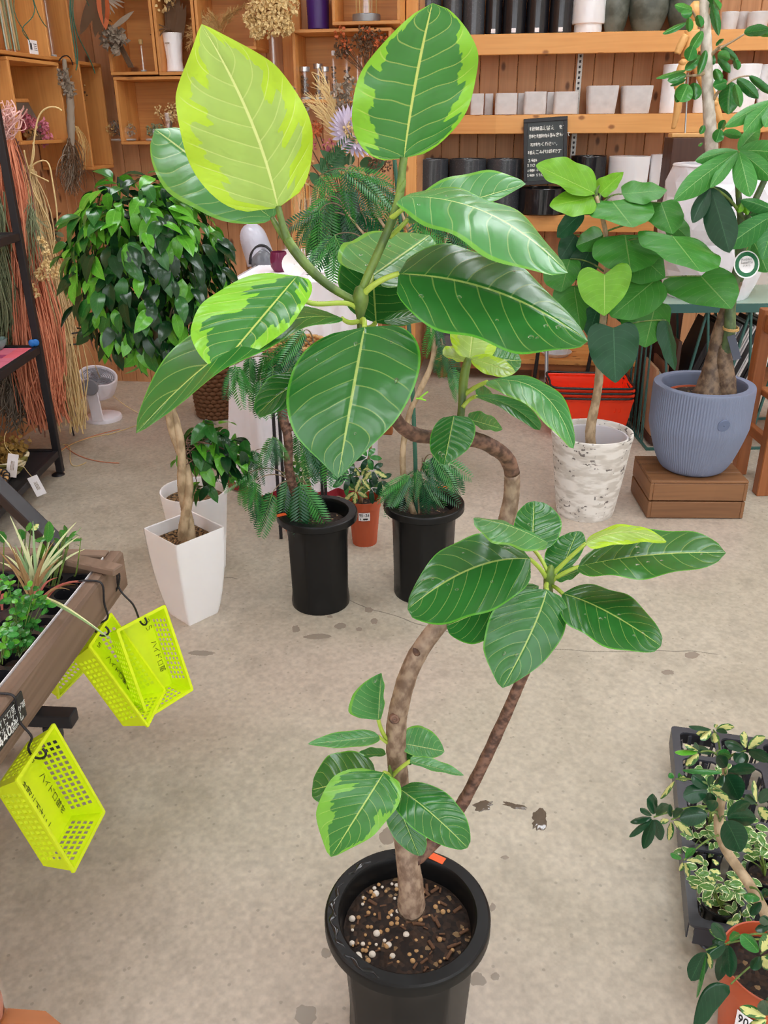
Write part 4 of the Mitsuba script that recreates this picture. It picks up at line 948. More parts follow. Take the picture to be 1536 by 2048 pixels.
# ---------------------------------------------------------------- low wooden bench behind the baskets and on it a white pot
b0, b1 = float(W(862, 735, 5.55) @ ET), float(W(1290, 735, 5.55) @ ET); bz = float(W(950, 716, 5.55)[2]); bzt = bz + .0
BEN = thing('display_bench', 'long low display bench with pale plank top behind the red baskets', 'bench')
for i in range(5): part(BEN, 'plank', woodbox(rbx(b0, b1, 5.55 + i * .09, 5.55 + i * .09 + .087, bz - .03, bz, .003), ET), SHELFWOOD, False)
part(BEN, 'apron', woodbox(rbx(b0, b1, 5.57, 5.60, bz - .075, bz - .031), ET), STOOLWOOD, False)
for t_ in (b0 + .08, (b0 + b1) / 2, b1 - .08): part(BEN, 'leg', rbx(t_ - .025, t_ + .025, 5.62, 5.67, 0, bz - .031), STOOLWOOD, False)
for (u0, u1, v0, v1, w, nm, lb) in ((1082, 1142, 610, 700, 5.68, 'white_pot', 'white plastic pot on a saucer on the low bench, seen between the leaves'),):
    zb = bz; t_ = float(W((u0 + u1) / 2, v1, w) @ ET); o = loc(t_, w, 0); r = px(W((u0 + u1) / 2, v1, w), (u1 - u0) / 2); h = r * 2.1
    k = thing(nm, lb, 'pot'); part(k, 'body', lathe([(.002, .012), (r * .72, .012), (r * .78, .03), (r * .97, h), (r * .99, h + .002), (r * .93, h), (r * .7, .05), (.002, .04)], 40, (o[0], o[1], zb)), WHITEPOT, 50)
    part(k, 'saucer', lathe([(.002, .001), (r * .8, .001), (r * 1.05, .028), (r * 1.02, .03), (r * .8, .010), (.002, .009)], 40, (o[0], o[1], zb)), WHITEPOT, 50)
SILV = mat('silver_tube', '#b6bcc6', .3, metallic=.6)
o1, o2 = P(1076, 715, 5.35), P(1092, 715, 5.35)
k = thing('folding_stool', 'folding stool with grey and silver tube legs behind the red baskets', 'stool')
for s, a, b, m_ in ((0, 0, .09, SILV), (1, .0, -.09, SOFTBLACK)):
    for dx in (0, .34): part(k, 'leg', ptube([((o1 if s else o2) * V3(1, 1, 0) + V3(dx, -b, .004), .012), ((o1 if s else o2) * V3(1, 1, 0) + V3(dx, b, .52), .012)], 4, 10), m_)
part(k, 'seat', bx(o1[0] - .03, o2[0] + .37, o1[1] - .14, o1[1] + .10, .52, .545, .008), SOFTBLACK, False)

# ---------------------------------------------------------------- crate, blue ribbed pot with the money tree
cz = .168; k1, k2, k3 = G(1309, 966, cz), G(1491, 967, cz), G(1284, 913, cz)
ca = math.atan2(*(k2 - k1)[[1, 0]]); cw = np.linalg.norm(k2 - k1); cd = .30; CM = rotz(k1 * V3(1, 1, 0), ca)
CR_ = thing('wooden_crate', 'upturned brown plank crate under the blue ribbed pot', 'crate')
for z0, z1 in ((.004, .080), (.086, .165)):
    part(CR_, 'plank', woodbox(xf(bx(.0, cw, 0, .014, z0, z1, .002), CM), CM[:3, 0]), CRATEWOOD, False)
    part(CR_, 'plank', woodbox(xf(bx(.0, cw, cd - .014, cd, z0, z1, .002), CM), CM[:3, 0]), CRATEWOOD, False)
    for x in (.0, cw - .014): part(CR_, 'plank', woodbox(xf(bx(x - .0145 if x == 0 else x + .0145, x if x == 0 else x + .0285, .0, cd, z0, z1, .002), CM), CM[:3, 1]), CRATEWOOD, False)
for x in (.015, cw - .035):
    for y in (.016, cd - .036): part(CR_, 'corner_post', woodbox(xf(bx(x, x + .02, y, y + .02, 0, .165), CM), (0, 0, 1)), CRATEWOOD, False)
for i in range(3): part(CR_, 'top_board', woodbox(xf(bx(-.0145, cw + .0145, i * cd / 3 + .001, (i + 1) * cd / 3 - .001, .166, .178, .002), CM), CM[:3, 0]), CRATEWOOD, False)

PT = thing('money_tree', 'money tree with swollen braided trunk in the ribbed blue-grey pot on the crate', 'potted plant')
bz0 = .178; bh = .385; bc = G(1409, 766, bz0 + bh); br = px(bc, 98)
BLUE = mat('blue_pot', '#717b93', .45, bump=(lambda p, n, uv: noise(p.x * 500, p.y * 500, p.z * 500) * .0006, 1.0))
zz = np.linspace(0, 1, 30); pr = [(.003, 0.0)] + [(br * (.56 + .43 * min(1, (q / .55)) ** .55 + .01 * q), bh * q * .985 + .001) for q in zz] + [(br * .985, bh), (br * .84, bh), (br * .82, bh - .012), (br * .78, bh * .5), (.003, bh * .45)]


def rib(p, g):
    m = ((p[:, 1] > bh * .03) & (p[:, 1] < bh * .955) & (p[:, 0] > br * .5)).astype(float); m[33:] = 0
    return 1 + m[:, None] * .006 * (np.cos(g * 108)[None] - .3)


part(PT, 'pot', lathe(pr, 864, (bc[0], bc[1], bz0), rib), BLUE, 50, label='blue-grey ribbed pot')
e_ = unit(P(1424, 855, bc[1]) - V3(bc[0], bc[1], 0) * V3(1, 1, 0) - V3(0, 0, P(1424, 855, bc[1])[2])); ez = P(1424, 855, bc[1] - br * .93)[2]
part(PT, 'emblem', xf(lathe([(.002, .003), (px(bc, 11.5), .003), (px(bc, 12.5), 0)], 30), frame(V3(bc[0], bc[1], ez) + V3(.12, -.99, .05) * br * 1.003, (0.99, .12, 0), V3(.12, -.985, -.12))), mat('blue_emblem', '#5d6a86', .4), 40)
part(PT, 'inner_pot', lathe([(br * .6, bh - .05), (br * .62, bh - .045), (br * .60, bh - .045), (br * .5, bh - .1)], 40, (bc[0] - .02, bc[1], bz0)), TERRA, 40)
part(PT, 'soil', lathe([(.002, bh - .05), (br * .4, bh - .048), (br * .78, bh - .055)], 40, (bc[0], bc[1], bz0)), SOIL, True)
py = bc[1] - .02
part(PT, 'trunk', ptube([Q(1418, 792, py, 34), Q(1420, 770, py, 26), Q(1430, 720, py, 18), Q(1439, 670, py, 15), Q(1450, 630, py, 13), Q(1462, 595, py + .03, 12), Q(1474, 560, py + .04, 11)], 40, 16, bump=ridged), PACHBARK, True)
part(PT, 'trunk', ptube([Q(1452, 792, py - .03, 19), Q(1452, 750, py - .03, 17), Q(1449, 705, py - .03, 14), Q(1452, 690, py - .03, 12)], 24, 14, bump=ridged), PACHBARK, True)
part(PT, 'trunk', ptube([Q(1449, 705, py - .03, 13), Q(1460, 655, py - .05, 11), Q(1461, 610, py - .05, 10.5), Q(1466, 575, py - .04, 10), Q(1480, 520, py, 9), Q(1482, 450, py, 7), Q(1478, 400, py, 6), Q(1477, 306, py, 5)], 50, 12, bump=ridged), PACHGREEN, True, label='green upper trunk')
part(PT, 'trunk', ptube([Q(1474, 562, py + .04, 10), Q(1482, 540, py + .03, 9), Q(1478, 500, py + .04, 8), Q(1492, 440, py + .03, 7), Q(1520, 380, py + .02, 6), Q(1548, 300, py, 5)], 40, 12, bump=ridged), PACHGREEN, True, label='green upper trunk')
part(PT, 'tie_string', merge([tube(P(1462, 655 + q * 2, py - .05) + px(bc, 14) * np.stack([np.cos(np.linspace(0, 6.28, 24)), np.sin(np.linspace(0, 6.28, 24)), .1 * np.sin(np.linspace(0, 6.28, 24))], 1), .002, 5) for q in range(3)]), DRYTAN, True)


def palm(hub, leaflets, pal=10, t=None, seed0=0):
    """palmate leaf: hub (u, v, y); each leaflet: tip (u, v, dy), half width in px, tilt"""
    o = P(*hub)
    for i, (u, v, dy, hw) in enumerate(leaflets):
        tp_ = P(u, v, hub[2] + dy); d2 = unit(np.array([u - hub[0], v - hub[1]])); mx, my = hub[0] * .45 + u * .55, hub[1] * .45 + v * .55
        L = (mx - d2[1] * hw, my + d2[0] * hw, hub[2] + dy * .55 + .02); R = (mx + d2[1] * hw, my - d2[0] * hw, hub[2] + dy * .55 + .0)
        m = leafP(hub, (u, v, hub[2] + dy), L, R, .55, .6, (mx * 1.0, my - 4, hub[2] + dy * .5), pal, seed0 + i, .1, 0, 26, 13, .04)
        part(t or PT, 'leaflet', m, 'mat_leaf_matte', True)


palm((1477, 302, py - .05), [(1347, 402, -.12, 24), (1390, 322, .0, 15), (1520, 256, .1, 17), (1576, 310, .05, 26), (1500, 394, -.14, 24), (1545, 360, -.05, 22), (1420, 376, -.1, 12)], 11, seed0=10)
palm((1548, 200, py - .05), [(1449, 254, -.08, 14), (1488, 265, -.1, 20), (1530, 255, -.1, 14), (1600, 260, 0, 20)], 11, seed0=20)
palm((1421, 374, py - .08), [(1459, 506, -.12, 33), (1385, 446, -.08, 16), (1468, 412, .1, 14)], 13, seed0=30)
palm((1556, 425, py - .08), [(1452, 496, -.1, 24), (1500, 430, .05, 15), (1525, 520, -.1, 22), (1480, 400, .05, 14)], 12, seed0=40)
palm((1500, 470, py + .05), [(1535, 545, -.05, 30), (1560, 470, 0, 22), (1476, 520, -.05, 14)], 11, seed0=50)
palm((1488, 400, py), [(1476, 425, -.05, 8), (1495, 430, -.05, 8), (1510, 415, 0, 8)], 7, seed0=60)
for a in ([(1477, 400, py, 4), (1476, 350, py - .03, 3), (1477, 302, py - .05, 3)], [(1490, 450, py, 4), (1460, 400, py - .04, 3), (1421, 374, py - .08, 3)], [(1500, 440, py, 4), (1525, 430, py - .05, 3), (1556, 425, py - .08, 3)], [(1490, 460, py, 3), (1500, 470, py + .05, 3)], [(1482, 450, py, 3), (1488, 400, py, 2)]):
    part(PT, 'petiole', ptube([Q(*q) for q in a], 12, 7), GREENSTEM, True)
# round plant tag
tg = P(1493, 529, py - .10); tr_ = px(tg, 27); TM = frame(tg, (.99, .12, .06), (-.05, -.96, .28))
k = thing('plant_tag', 'round white and green plant tag hanging on the money tree', 'tag')
part(k, 'card', xf(lathe([(.0005, 0), (tr_ * .99, 0), (tr_, .0005), (tr_, .0012), (.0005, .0014)], 48), TM), LABEL, 40)
part(k, 'green_ring', xf(lathe([(tr_ * .62, .0015), (tr_ * .62, .0019), (tr_ * .90, .0019), (tr_ * .90, .0015)], 48), TM), mat('tag_green', '#1d6b42', .5), 40, label='green printed ring')


def textline(t, s, M, x, y, h, bs, name='lettering', bold=False, center=True, maxw=None):
    m = meshkit.text_mesh(s, h, .0003, bold); v = np.array(m.vertices); w = v[:, 0].max() - v[:, 0].min()
    if maxw and w > maxw: v[:, 0] *= maxw / w; w = maxw
    v[:, 0] += x - (w / 2 if center else 0) - v[:, 0].min(); v[:, 1] += y
    part(t, name, xf((v, np.array(m.faces)), M), bs, False)


TM2 = TM @ np.block([[np.eye(3), np.array([[0], [0], [.0016]])], [np.zeros((1, 3)), np.ones((1, 1))]])
textline(k, 'Pachira', TM2, 0, tr_ * .28, tr_ * .17, INK, maxw=tr_ * .9); textline(k, 'Aquatica', TM2, 0, tr_ * .06, tr_ * .17, INK, maxw=tr_ * .9)
part(k, 'string', ptube([(tg + TM[:3, 1] * tr_ * .9, .001), (tg + V3(.004, .02, tr_ * 1.5), .001), (P(1494, 480, py + .01), .001)], 10, 5), DRYTAN)
pt_ = P(1468, 695, py - .09); PM = frame(pt_, (.90, .25, .22), (-.4, -.9, .15))
k2_ = thing('price_tag', 'small dark price tag with white writing tied to the money tree trunk', 'tag')
part(k2_, 'card', xf(bx(-.018, .018, -.05, .05, 0, .0015), PM), mat('tag_slate', '#3c4250', .5), False)

# ---------------------------------------------------------------- handwriting: strokes on a 10 x 10 grid
GL = {'い': '2,2 2,6 3.5,8|7,3 8,6', 'う': '4,1 6,2|2,5 6,4 7,6 4,9', 'え': '4,1 6,2|2,4 7,4 2,9 5,7 6,9 9,9', 'お': '1,3 7,3|4,1 4,8 2,8 2,6 6,5 8,7 6,9|7,2 9,3', 'く': '7,1 2,5 7,9', 'だ': '1,3 6,3|4,1 2,9|6,5 9,5|6,8 9,8|8,1 8,2|9,1 9,2', 'さ': '1,4 8,3|4,1 7,6|2,6 3,9 7,9',
      'と': '3,1 4,5|8,3 2,6 3,9 8,9', 'を': '1,3 8,3|4,1 2,6 6,5 6,7|8,5 3,7 4,9 8,9', 'み': '2,2 5,2 2,8 1,6 9,7|8,4 6,9', 'わ': '3,1 3,9|1,3 4,3 1,7 6,4 9,6 6,9', 'せ': '1,4 9,4|7,1 7,6|3,2 3,8 8,8', 'て': '1,2 8,2 4,5 5,9 7,9', 'す': '1,3 9,3|5,1 5,6 3,6 5,5 5,8 3,9.5', 'ま': '2,3 8,3|2,5 8,5|5,1 5,9 3,8 5,7 8,9',
      'は': '2,1 2,9|4,4 9,4|7,1 7,9 5,8 7,7 9,9', 'で': '1,2 8,2 4,5 5,9 7,9|7,4 7,5|9,4 9,5', 'の': '5,2 4,8 1,6 4,2 8,4 7,9', 'ち': '1,3 8,3|4,1 3,6 7,5 8,7 4,9', 'け': '2,1 2,9|4,4 9,4|7,1 7,6 5,9', 'こ': '2,2 8,2|2,7 4,9 8,9', 'り': '3,1 3,5|7,1 7,6 4,9', 'ハ': '4,2 1,9|6,2 9,9', 'イ': '8,1 2,6|5,4 5,9', 'ド': '3,1 3,9|3,4 7,6|7,1 7,3|9,1 9,3',
      'ロ': '2,2 8,2 8,9 2,9 2,2', 'オ': '1,4 9,4|6,1 6,9|6,4 1,9', 'ア': '1,2 9,2 6,5|5,4 5,7 2,9', 'シ': '2,2 4,3|1,5 3,6|2,9 8,3', 'ス': '2,2 8,2 1,9|5,5 9,9', 'プ': '1,2 8,2 4,9|9,1 9.6,1.6', 'ラ': '2,1 8,1|1,4 9,4 4,9', 'グ': '4,1 1,6|3,3 8,3 3,9|8,0 8,1|9.5,0 9.5,1', 'パ': '4,2 1,9|6,2 9,9|8,1 9,1 9,2 8,1', 'キ': '2,3 8,2|1,6 9,5|4,1 6,9',
      '植': '0,3 4,3|2,1 2,9|2,3 0,7|5,2 10,2|7.5,1 7.5,3|6,4 9,4 9,8 6,8 6,4|6,6 9,6|5,4 5,9 10,9', '物': '1,3 4,3|2.5,1 2.5,9|0,6 5,5|6,1 5,4|6,3 10,3 9,9 8,8|7,3 5,8|8.5,3 6,9', '替': '1,2 4,2|2.5,1 1,5|6,2 9,2|7.5,1 6,5|2,6 8,6 8,10 2,10 2,6|2,8 8,8', '鉢': '2,1 0,4|2,1 4,3|1,4 4,4|2,4 2,9|0,6 4,6|0,9 4,9|5,3 10,3|7.5,1 7.5,9|7.5,3 5,7|7.5,3 10,7|6,7 9,7',
      '組': '2,1 1,3 3,4 1,6|0,6 4,6|2,6 2,9|6,1 9,1 9,9 6,9 6,1|6,4 9,4|6,6 9,6|5,9 10,9', '合': '5,1 1,4|5,1 9,4|3,4 7,4|3,6 7,6 7,9 3,9 3,6', '持': '0,3 4,3|2,1 2,9 1,8|0,6 4,5|5,3 9,3|7,1 7,5|5,5 10,5|5,7 10,7|9,5 9,9 8,8', '別': '1,1 4,1 4,4 1,4 1,1|1,6 4,6 4,9|2.5,4 1,9|7,2 7,7|9,1 9,9 8,8', '代': '3,1 1,5|2,3 2,9|4,4 9,3|6,1 7,6 9,9',
      '号': '3,1 7,1 7,4 3,4 3,1|1,5 9,5|4,5 3,7 7,7 6,9', '苗': '1,2 9,2|3,1 3,3|7,1 7,3|2,4 8,4 8,9 2,9 2,4|2,6.5 8,6.5|5,4 5,9', '税': '3,1 1,2|0,4 4,4|2,2 2,9|6,1 7,3|9,1 8,3|6,3 9,3 9,6 6,6 6,3|7,6 5,9|8,6 8,9 10,9', '込': '1,2 2,3|1,5 2,5 2,8|0,9 3,8 10,9|7,2 4,7|6,2 9,7', '水': '5,1 5,9 4,8|1,4 4,4 1,8|9,3 5,5 9,9', '下': '0,2 10,2|5,2 5,9|6,4 8,6', '取': '0,1 5,1|1,1 1,8|4,1 4,9|1,3.5 4,3.5|1,6 4,6|0,8 5,7|5,2 9,2 6,9|6,4 10,9',
      '(': '6,0 4,3 4,7 6,10', ')': '4,0 6,3 6,7 4,10', '3': '2,2 6,1 7,3 4,5 7,7 5,9 2,8', '4': '6,9 6,1 1,6 8,6', '0': '5,1 2,3 2,7 5,9 8,7 8,3 5,1', '5': '7,1 3,1 3,4 7,5 7,8 3,9', '8': '5,1 3,3 7,7 5,9 3,7 7,3 5,1', '1': '5,1 5,9', '.': '2,9 3,9', '。': '2,8 3,9 2,9.5 1.5,8.5', '¥': '2,1 5,5 8,1|5,5 5,9|2,6 8,6|2,7.5 8,7.5', '~': '1,5 3,4 6,6 9,5', '!': '5,1 5,6|5,8.5 5,9'}


def script(s, M, x, y, h, r, pitch=1.02):
    """handwritten line as thin raised strokes; x, y: top left"""
    ms = []
    for ch in s:
        if ch in GL:
            for st in GL[ch].split('|'):
                p = np.array([[float(a) for a in q.split(',')] for q in st.split()]); p = p + rng.normal(size=p.shape) * .22
                ms.append(tube(np.stack([x + p[:, 0] * h / 10, y - p[:, 1] * h / 10, p[:, 0] * 0 + r * .5], 1), r, 4))
        x += h * pitch * (.55 if ch in '(). 1!' else 1)
    return xf(merge(ms), M)


part(k2_, 'lettering', merge([script('パキラ', PM, -.012, .042 - .0, .011, .0006), script('380', PM, -.014, .018, .012, .0007), script('(税込)', PM, -.014, -.006, .011, .0005)]), CHALK, False)
part(thing('x', 'x', 'x') if False else [q for q in labels if q.startswith('plant_tag')][0], 'lettering', script('パキラ', TM2, -tr_ * .3, tr_ * .0, tr_ * .2, .0004), INK, False)

# ---------------------------------------------------------------- green iron rack behind the money tree
gz = float(P(1500, 606, 4.18)[2]); g0, g1, gy0, gy1 = 1.375, 2.45, 4.18, 4.68
GT = thing('iron_rack', 'green iron display rack with zigzag bars behind the money tree', 'rack')
part(GT, 'top_plate', bx(g0, g1, gy0, gy1, gz - .004, gz, .001), mat('sage_top', '#8ea698', .5), False)
part(GT, 'frame', merge([bx(g0, g1, gy0 - .004, gy0 + .016, gz - .045, gz - .0045), bx(g0, g1, gy1 - .016, gy1, gz - .045, gz - .0045), bx(g0, g0 + .02, gy0 + .017, gy1 - .017, gz - .045, gz - .0045), bx(g1 - .02, g1, gy0 + .017, gy1 - .017, gz - .045, gz - .0045)]), TEALIRON, False)
part(GT, 'shelf_plate', bx(g0 + .14, g1, gy0 + .02, gy1 - .02, gz - .455, gz - .45), STOOLWOOD, False)
nz = 5; xs = np.linspace(g0 + .01, g1 - .01, nz * 2 + 1)
for yy in (gy0 + .008, gy1 - .008):
    for i in range(nz * 2):
        za, zb = (gz - .045, .012) if i % 2 == 0 else (.012, gz - .045)
        part(GT, 'zigzag_bar', bar(V3(xs[i], yy + (.012 if i % 2 else 0), za), V3(xs[i + 1], yy + (.012 if i % 2 else 0), zb), .014, .010), TEALIRON, False)
    part(GT, 'foot_bar', bx(g0, g1, yy - .008, yy + .008, 0, .012), TEALIRON, False)
for yy in np.linspace(gy0 + .1, gy1 - .1, 5):
    for q in (0, 1): part(GT, 'rod', bar(V3(g0 + .006, yy + q * .03, .012), V3(g0 + .006, yy + .06, gz - .045), .005), TEALIRON, False)
for b_ in range(2): part(GT, 'foot_bar', bx((g0, g1 - .012)[b_], (g0 + .012, g1)[b_], gy0 + .017, gy1 - .017, 0, .012), TEALIRON, False)
# leaning albums on the rack's shelf
ALB = [mat('album_white', '#d8d6d6', .6), mat('album_black', '#1e1c20', .5), mat('album_grey', '#8a8a90', .6)]
sz = gz - .4495; x = g0 + .17
order = [1, 1, 1, 1, 0, 0, 1, 0, 2, 1, 1, 0, 0, 2, 0, 1, 0, 0, 1, 1, 0, 0, 1, 0]
lean = math.radians(20)
for i, cidx in enumerate(order):
    w_ = rng.uniform(.006, .013) * (1.9 if cidx == 1 else 1); hgt = rng.uniform(.335, .352)
    m = xf(bx(0, w_ - .0012, 0, .26, 0, hgt, .001), frame((x, gy0 + .06 + rng.random() * .008, sz + .001 + math.sin(lean) * w_), (math.cos(lean), 0, -math.sin(lean)), (math.sin(lean), 0, math.cos(lean))))
    nth = ('first', 'second', 'third', 'fourth', 'fifth', 'sixth', 'seventh', 'eighth', 'ninth', 'tenth', 'eleventh')[order[:i].count(cidx)]; solo('record_sleeve', f'{nth} ' + ('white', 'black', 'grey')[cidx] + ' thin sleeve from the left leaning on the green rack', 'record sleeve', m, ALB[cidx], False, group=('white', 'black', 'grey')[cidx] + ' sleeves leaning on the green rack'); x += w_ / math.cos(lean) + .0006
# wooden stool legs at the right edge and a brown cabinet with framed prints
k = thing('wooden_chair', 'reddish brown wooden chair cut by the right edge behind the crate', 'chair')
lx, ly = P(1508, 985, 3.62)[:2]; lx, ly = G(1520, 988, 0)[:2]
for (dx, dy, h) in ((0, 0, .80), (.0, .26, .80), (.45, 0, .44), (.45, .26, .44)):
    part(k, 'leg', woodbox(bx(lx - .028 + dx, lx + .028 + dx, ly - .028 + dy, ly + .028 + dy, 0, h, .004), (0, 0, 1)), STOOLWOOD, False)
part(k, 'seat', woodbox(bx(lx + .03, lx + .50, ly - .03, ly + .285, .40, .43, .004), (1, 0, 0)), STOOLWOOD, False)
part(k, 'rail', woodbox(bx(lx - .015, lx + .015, ly + .03, ly + .23, .22, .27, .003), (0, 1, 0)), STOOLWOOD, False)
part(k, 'rail', woodbox(bx(lx - .015, lx + .015, ly + .03, ly + .23, .70, .78, .003), (0, 1, 0)), STOOLWOOD, False)
k = thing('brown_cabinet', 'dark brown wooden cabinet standing in the left end of the green rack', 'cabinet')
c0 = G(1292, 905, 0); c1x = g0 + .135
cx0 = c1x - .10
DKW = mat('dark_stain', 0, .5, wood('#54362a', '#3b241c', '#22140f', knots=.95))
part(k, 'side', woodbox(bx(c1x - .02, c1x, 4.24, 4.64, .013, .56, .002), (0, 0, 1)), DKW, False); part(k, 'back', woodbox(bx(cx0, c1x - .021, 4.62, 4.64, .013, .56, .002), (0, 0, 1)), DKW, False)
part(k, 'bottom', woodbox(bx(cx0, c1x - .021, 4.24, 4.619, .013, .05, .002), (1, 0, 0)), DKW, False)
FR = [mat('print_tan', '#b08a6c', .6), mat('print_pale', '#c9c2b4', .6), mat('print_brown', '#7a523e', .6)]
for i, (h, a) in enumerate(((.36, .12), (.33, .08), (.38, .03))):
    q = thing('picture_board', ('tan print leaning outermost in the left end of the green rack', 'pale print leaning between two others in the green rack', 'brown print leaning nearest the brown cabinet side')[i], 'picture')
    m = xf(bx(0, .26, -.007, .007, 0, h, .001), frame((cx0 + .012 + .024 * i, 4.26, .052), (.05, .99, 0), (-.03, .0, 1))); part(q, 'board', m, FR[i], False)
# white door in the back wall at the right edge
d0, d1 = float(W(1478, 700, WR) @ ET), float(W(1478, 700, WR) @ ET) + .95
k = num('door_1'); labels[k] = {'kind': 'structure', 'label': 'white door low in the plank wall behind the chair', 'category': 'door'}
part(k, 'panel', rbx(d0, d1, WR - .03, WR - .016, .01, .78, .003), WHITEWALL, False); part(k, 'kick_board', rbx(d0, d1, WR - .036, WR - .0305, .01, .12, .002), WHITEPOT, False)

# ---------------------------------------------------------------- pale trunked fig in the faceted white pot on the green rack
WT = thing('pale_trunk_fig', 'small-leaved fig with a bare pale trunk in the faceted white pot', 'potted plant')
wy = 4.40; wc = P(1422, 520, wy); wr = px(wc, 106); wh = float(P(1422, 334, wy - wr * .3)[2]) - gz
ang = 15; rows = 9; vv, ff = [], []
for i in range(rows + 1):
    q = i / rows; r = wr * (.62 + .42 * math.sin(math.pi * (.12 + .62 * q))) * (1.0 if 0 < i < rows else .97)
    for j in range(ang):
        a = (j + .5 * (i % 2)) * 2 * math.pi / ang; rj = r * (1 + .075 * (rng.random() - .5) * (0 < i < rows)); vv.append((wc[0] + rj * math.cos(a), wy + rj * math.sin(a), gz + .001 + wh * q))
for i in range(rows):
    for j in range(ang):
        k_ = (j + 1) % ang; a, b, c, d = i * ang + j, i * ang + k_, (i + 1) * ang + j, (i + 1) * ang + k_
        ff += [(a, b, c), (b, d, c)] if i % 2 == 0 else [(a, d, c), (a, b, d)]
FACET = mat('faceted_white', '#e4e4ec', .35)
part(WT, 'pot', (np.array(vv), np.array(ff)), FACET, False, label='white pot with a faceted surface')
rt = wr * (.62 + .42 * math.sin(math.pi * .74)) * .97
part(WT, 'pot_rim', lathe([(rt * .98, wh - .002), (rt * 1.01, wh + .004), (rt * .99, wh + .012), (rt * .86, wh + .012), (rt * .85, wh - .06), (.002, wh - .06)], 44, (wc[0], wy, gz)), FACET, 50)
part(WT, 'soil', lathe([(.002, wh - .045), (rt * .8, wh - .05)], 30, (wc[0], wy, gz)), SOIL, True)
part(WT, 'trunk', ptube([Q(1428, 400, wy, 13), Q(1425, 320, wy, 12.5), Q(1420, 250, wy, 12), Q(1415, 170, wy, 11), Q(1413, 100, wy, 11), Q(1410, 30, wy, 10), Q(1408, -60, wy, 9), Q(1406, -140, wy, 8)], 60, 14, bump=ridged), PALEBARK, True)
WLV = [((1405, 62), (1380, 102), 10), ((1386, 92), (1376, 122), 13), ((1396, 118), (1370, 140), 9), ((1372, 140), (1311, 157), 5), ((1372, 148), (1335, 162), 10), ((1372, 158), (1340, 172), 4), ((1376, 168), (1360, 204), 18), ((1388, 165), (1390, 200), 14), ((1366, 170), (1352, 205), 10), ((1400, 110), (1384, 130), 10),
       ((1418, 105), (1428, 130), 7), ((1412, 100), (1396, 150), 8), ((1385, 20), (1349, 10), 10), ((1385, 25), (1362, 28), 9), ((1372, 45), (1325, 68), 6), ((1378, 35), (1378, 64), 8), ((1395, 30), (1402, 55), 9), ((1422, 0), (1437, 72), 10), ((1428, 0), (1440, 20), 8), ((1416, -20), (1432, 8), 12),
       ((1440, 92), (1478, 125), 8), ((1435, 108), (1460, 118), 12), ((1470, 118), (1476, 140), 8), ((1436, 115), (1460, 146), 9), ((1430, 138), (1440, 165), 10), ((1455, 163), (1426, 172), 12), ((1460, 162), (1456, 229), 21), ((1470, 168), (1480, 215), 10), ((1474, 158), (1517, 197), 13), ((1498, 152), (1545, 190), 9), ((1500, 55), (1545, 72), 10), ((1488, 66), (1540, 58), 12),
       ((1440, 258), (1432, 285), 12), ((1446, 266), (1485, 272), 10), ((1440, 262), (1450, 240), 8), ((1408, 250), (1400, 268), 6), ((1405, 285), (1396, 292), 3), ((1432, 92), (1448, 78), 4)]
for i, (b_, t_, hw) in enumerate(WLV):
    d2 = unit(np.array([t_[0] - b_[0], t_[1] - b_[1]])); mx, my = (b_[0] + t_[0]) / 2, (b_[1] + t_[1]) / 2; y_ = wy - .05 + rng.uniform(-.06, .06)
    part(WT, 'leaf', leafP((*b_, y_), (*t_, y_ - .03), (mx - d2[1] * hw, my + d2[0] * hw, y_ + .02), (mx + d2[1] * hw, my - d2[0] * hw, y_ - .02), .52, .5, None, 12 if i % 3 else 11, i, .12, 0, 18, 11, .03), 'mat_leaf_small', True)
for a in ([(1414, 145, wy, 4), (1395, 150, wy - .03, 3), (1372, 152, wy - .05, 2)], [(1413, 60, wy, 4), (1395, 40, wy - .03, 3), (1385, 22, wy - .05, 2)], [(1416, 118, wy, 4), (1432, 100, wy - .03, 3), (1440, 92, wy - .05, 2)], [(1420, 220, wy, 4), (1440, 180, wy - .03, 3), (1462, 162, wy - .05, 2), (1498, 152, wy - .05, 1.5)],
          [(1432, 100, wy - .03, 3), (1470, 80, wy - .03, 2), (1500, 60, wy - .05, 1.5)], [(1426, 290, wy, 4), (1440, 275, wy - .03, 3), (1442, 258, wy - .05, 2)], [(1411, 40, wy, 4), (1424, 10, wy - .03, 3), (1430, -20, wy - .05, 2)]):
    part(WT, 'twig', ptube([Q(*q) for q in a], 14, 7), TANBARK, True)

# ---------------------------------------------------------------- pot shelves on the back wall
WS = 5.80
sx0, sx1 = TS + .04, 4.4
SHZ = {}
names = ['top', 'middle', 'lower']
zq = {}
for nm, (va, vb) in zip(names, ((67, 109), (229.5, 267.5), (430, 463))):
    za, zb = float(W(1040, va, WS)[2]), float(W(1040, vb, WS)[2]); zq[nm] = za
    k = thing('wall_shelf', f'long pale pine shelf, {nm} of the three pot shelves on the plank wall', 'shelf')
    part(k, 'fascia', woodbox(rbx(sx0, sx1, WS, WS + .024, zb, za, .003), ET), SHELFWOOD, False)
    part(k, 'board', woodbox(rbx(sx0, sx1, WS + .0245, WR - .016, za - .03, za - .002), ET), SHELFWOOD, False)
SLOT = mat('slotted_steel', '#c4c2bc', .4, metallic=.4)
t_ = float(W(1158, 150, WR - .02) @ ET)
k = thing('shelf_standard', 'slotted steel upright strip on the plank wall between the shelves', 'shelf upright')
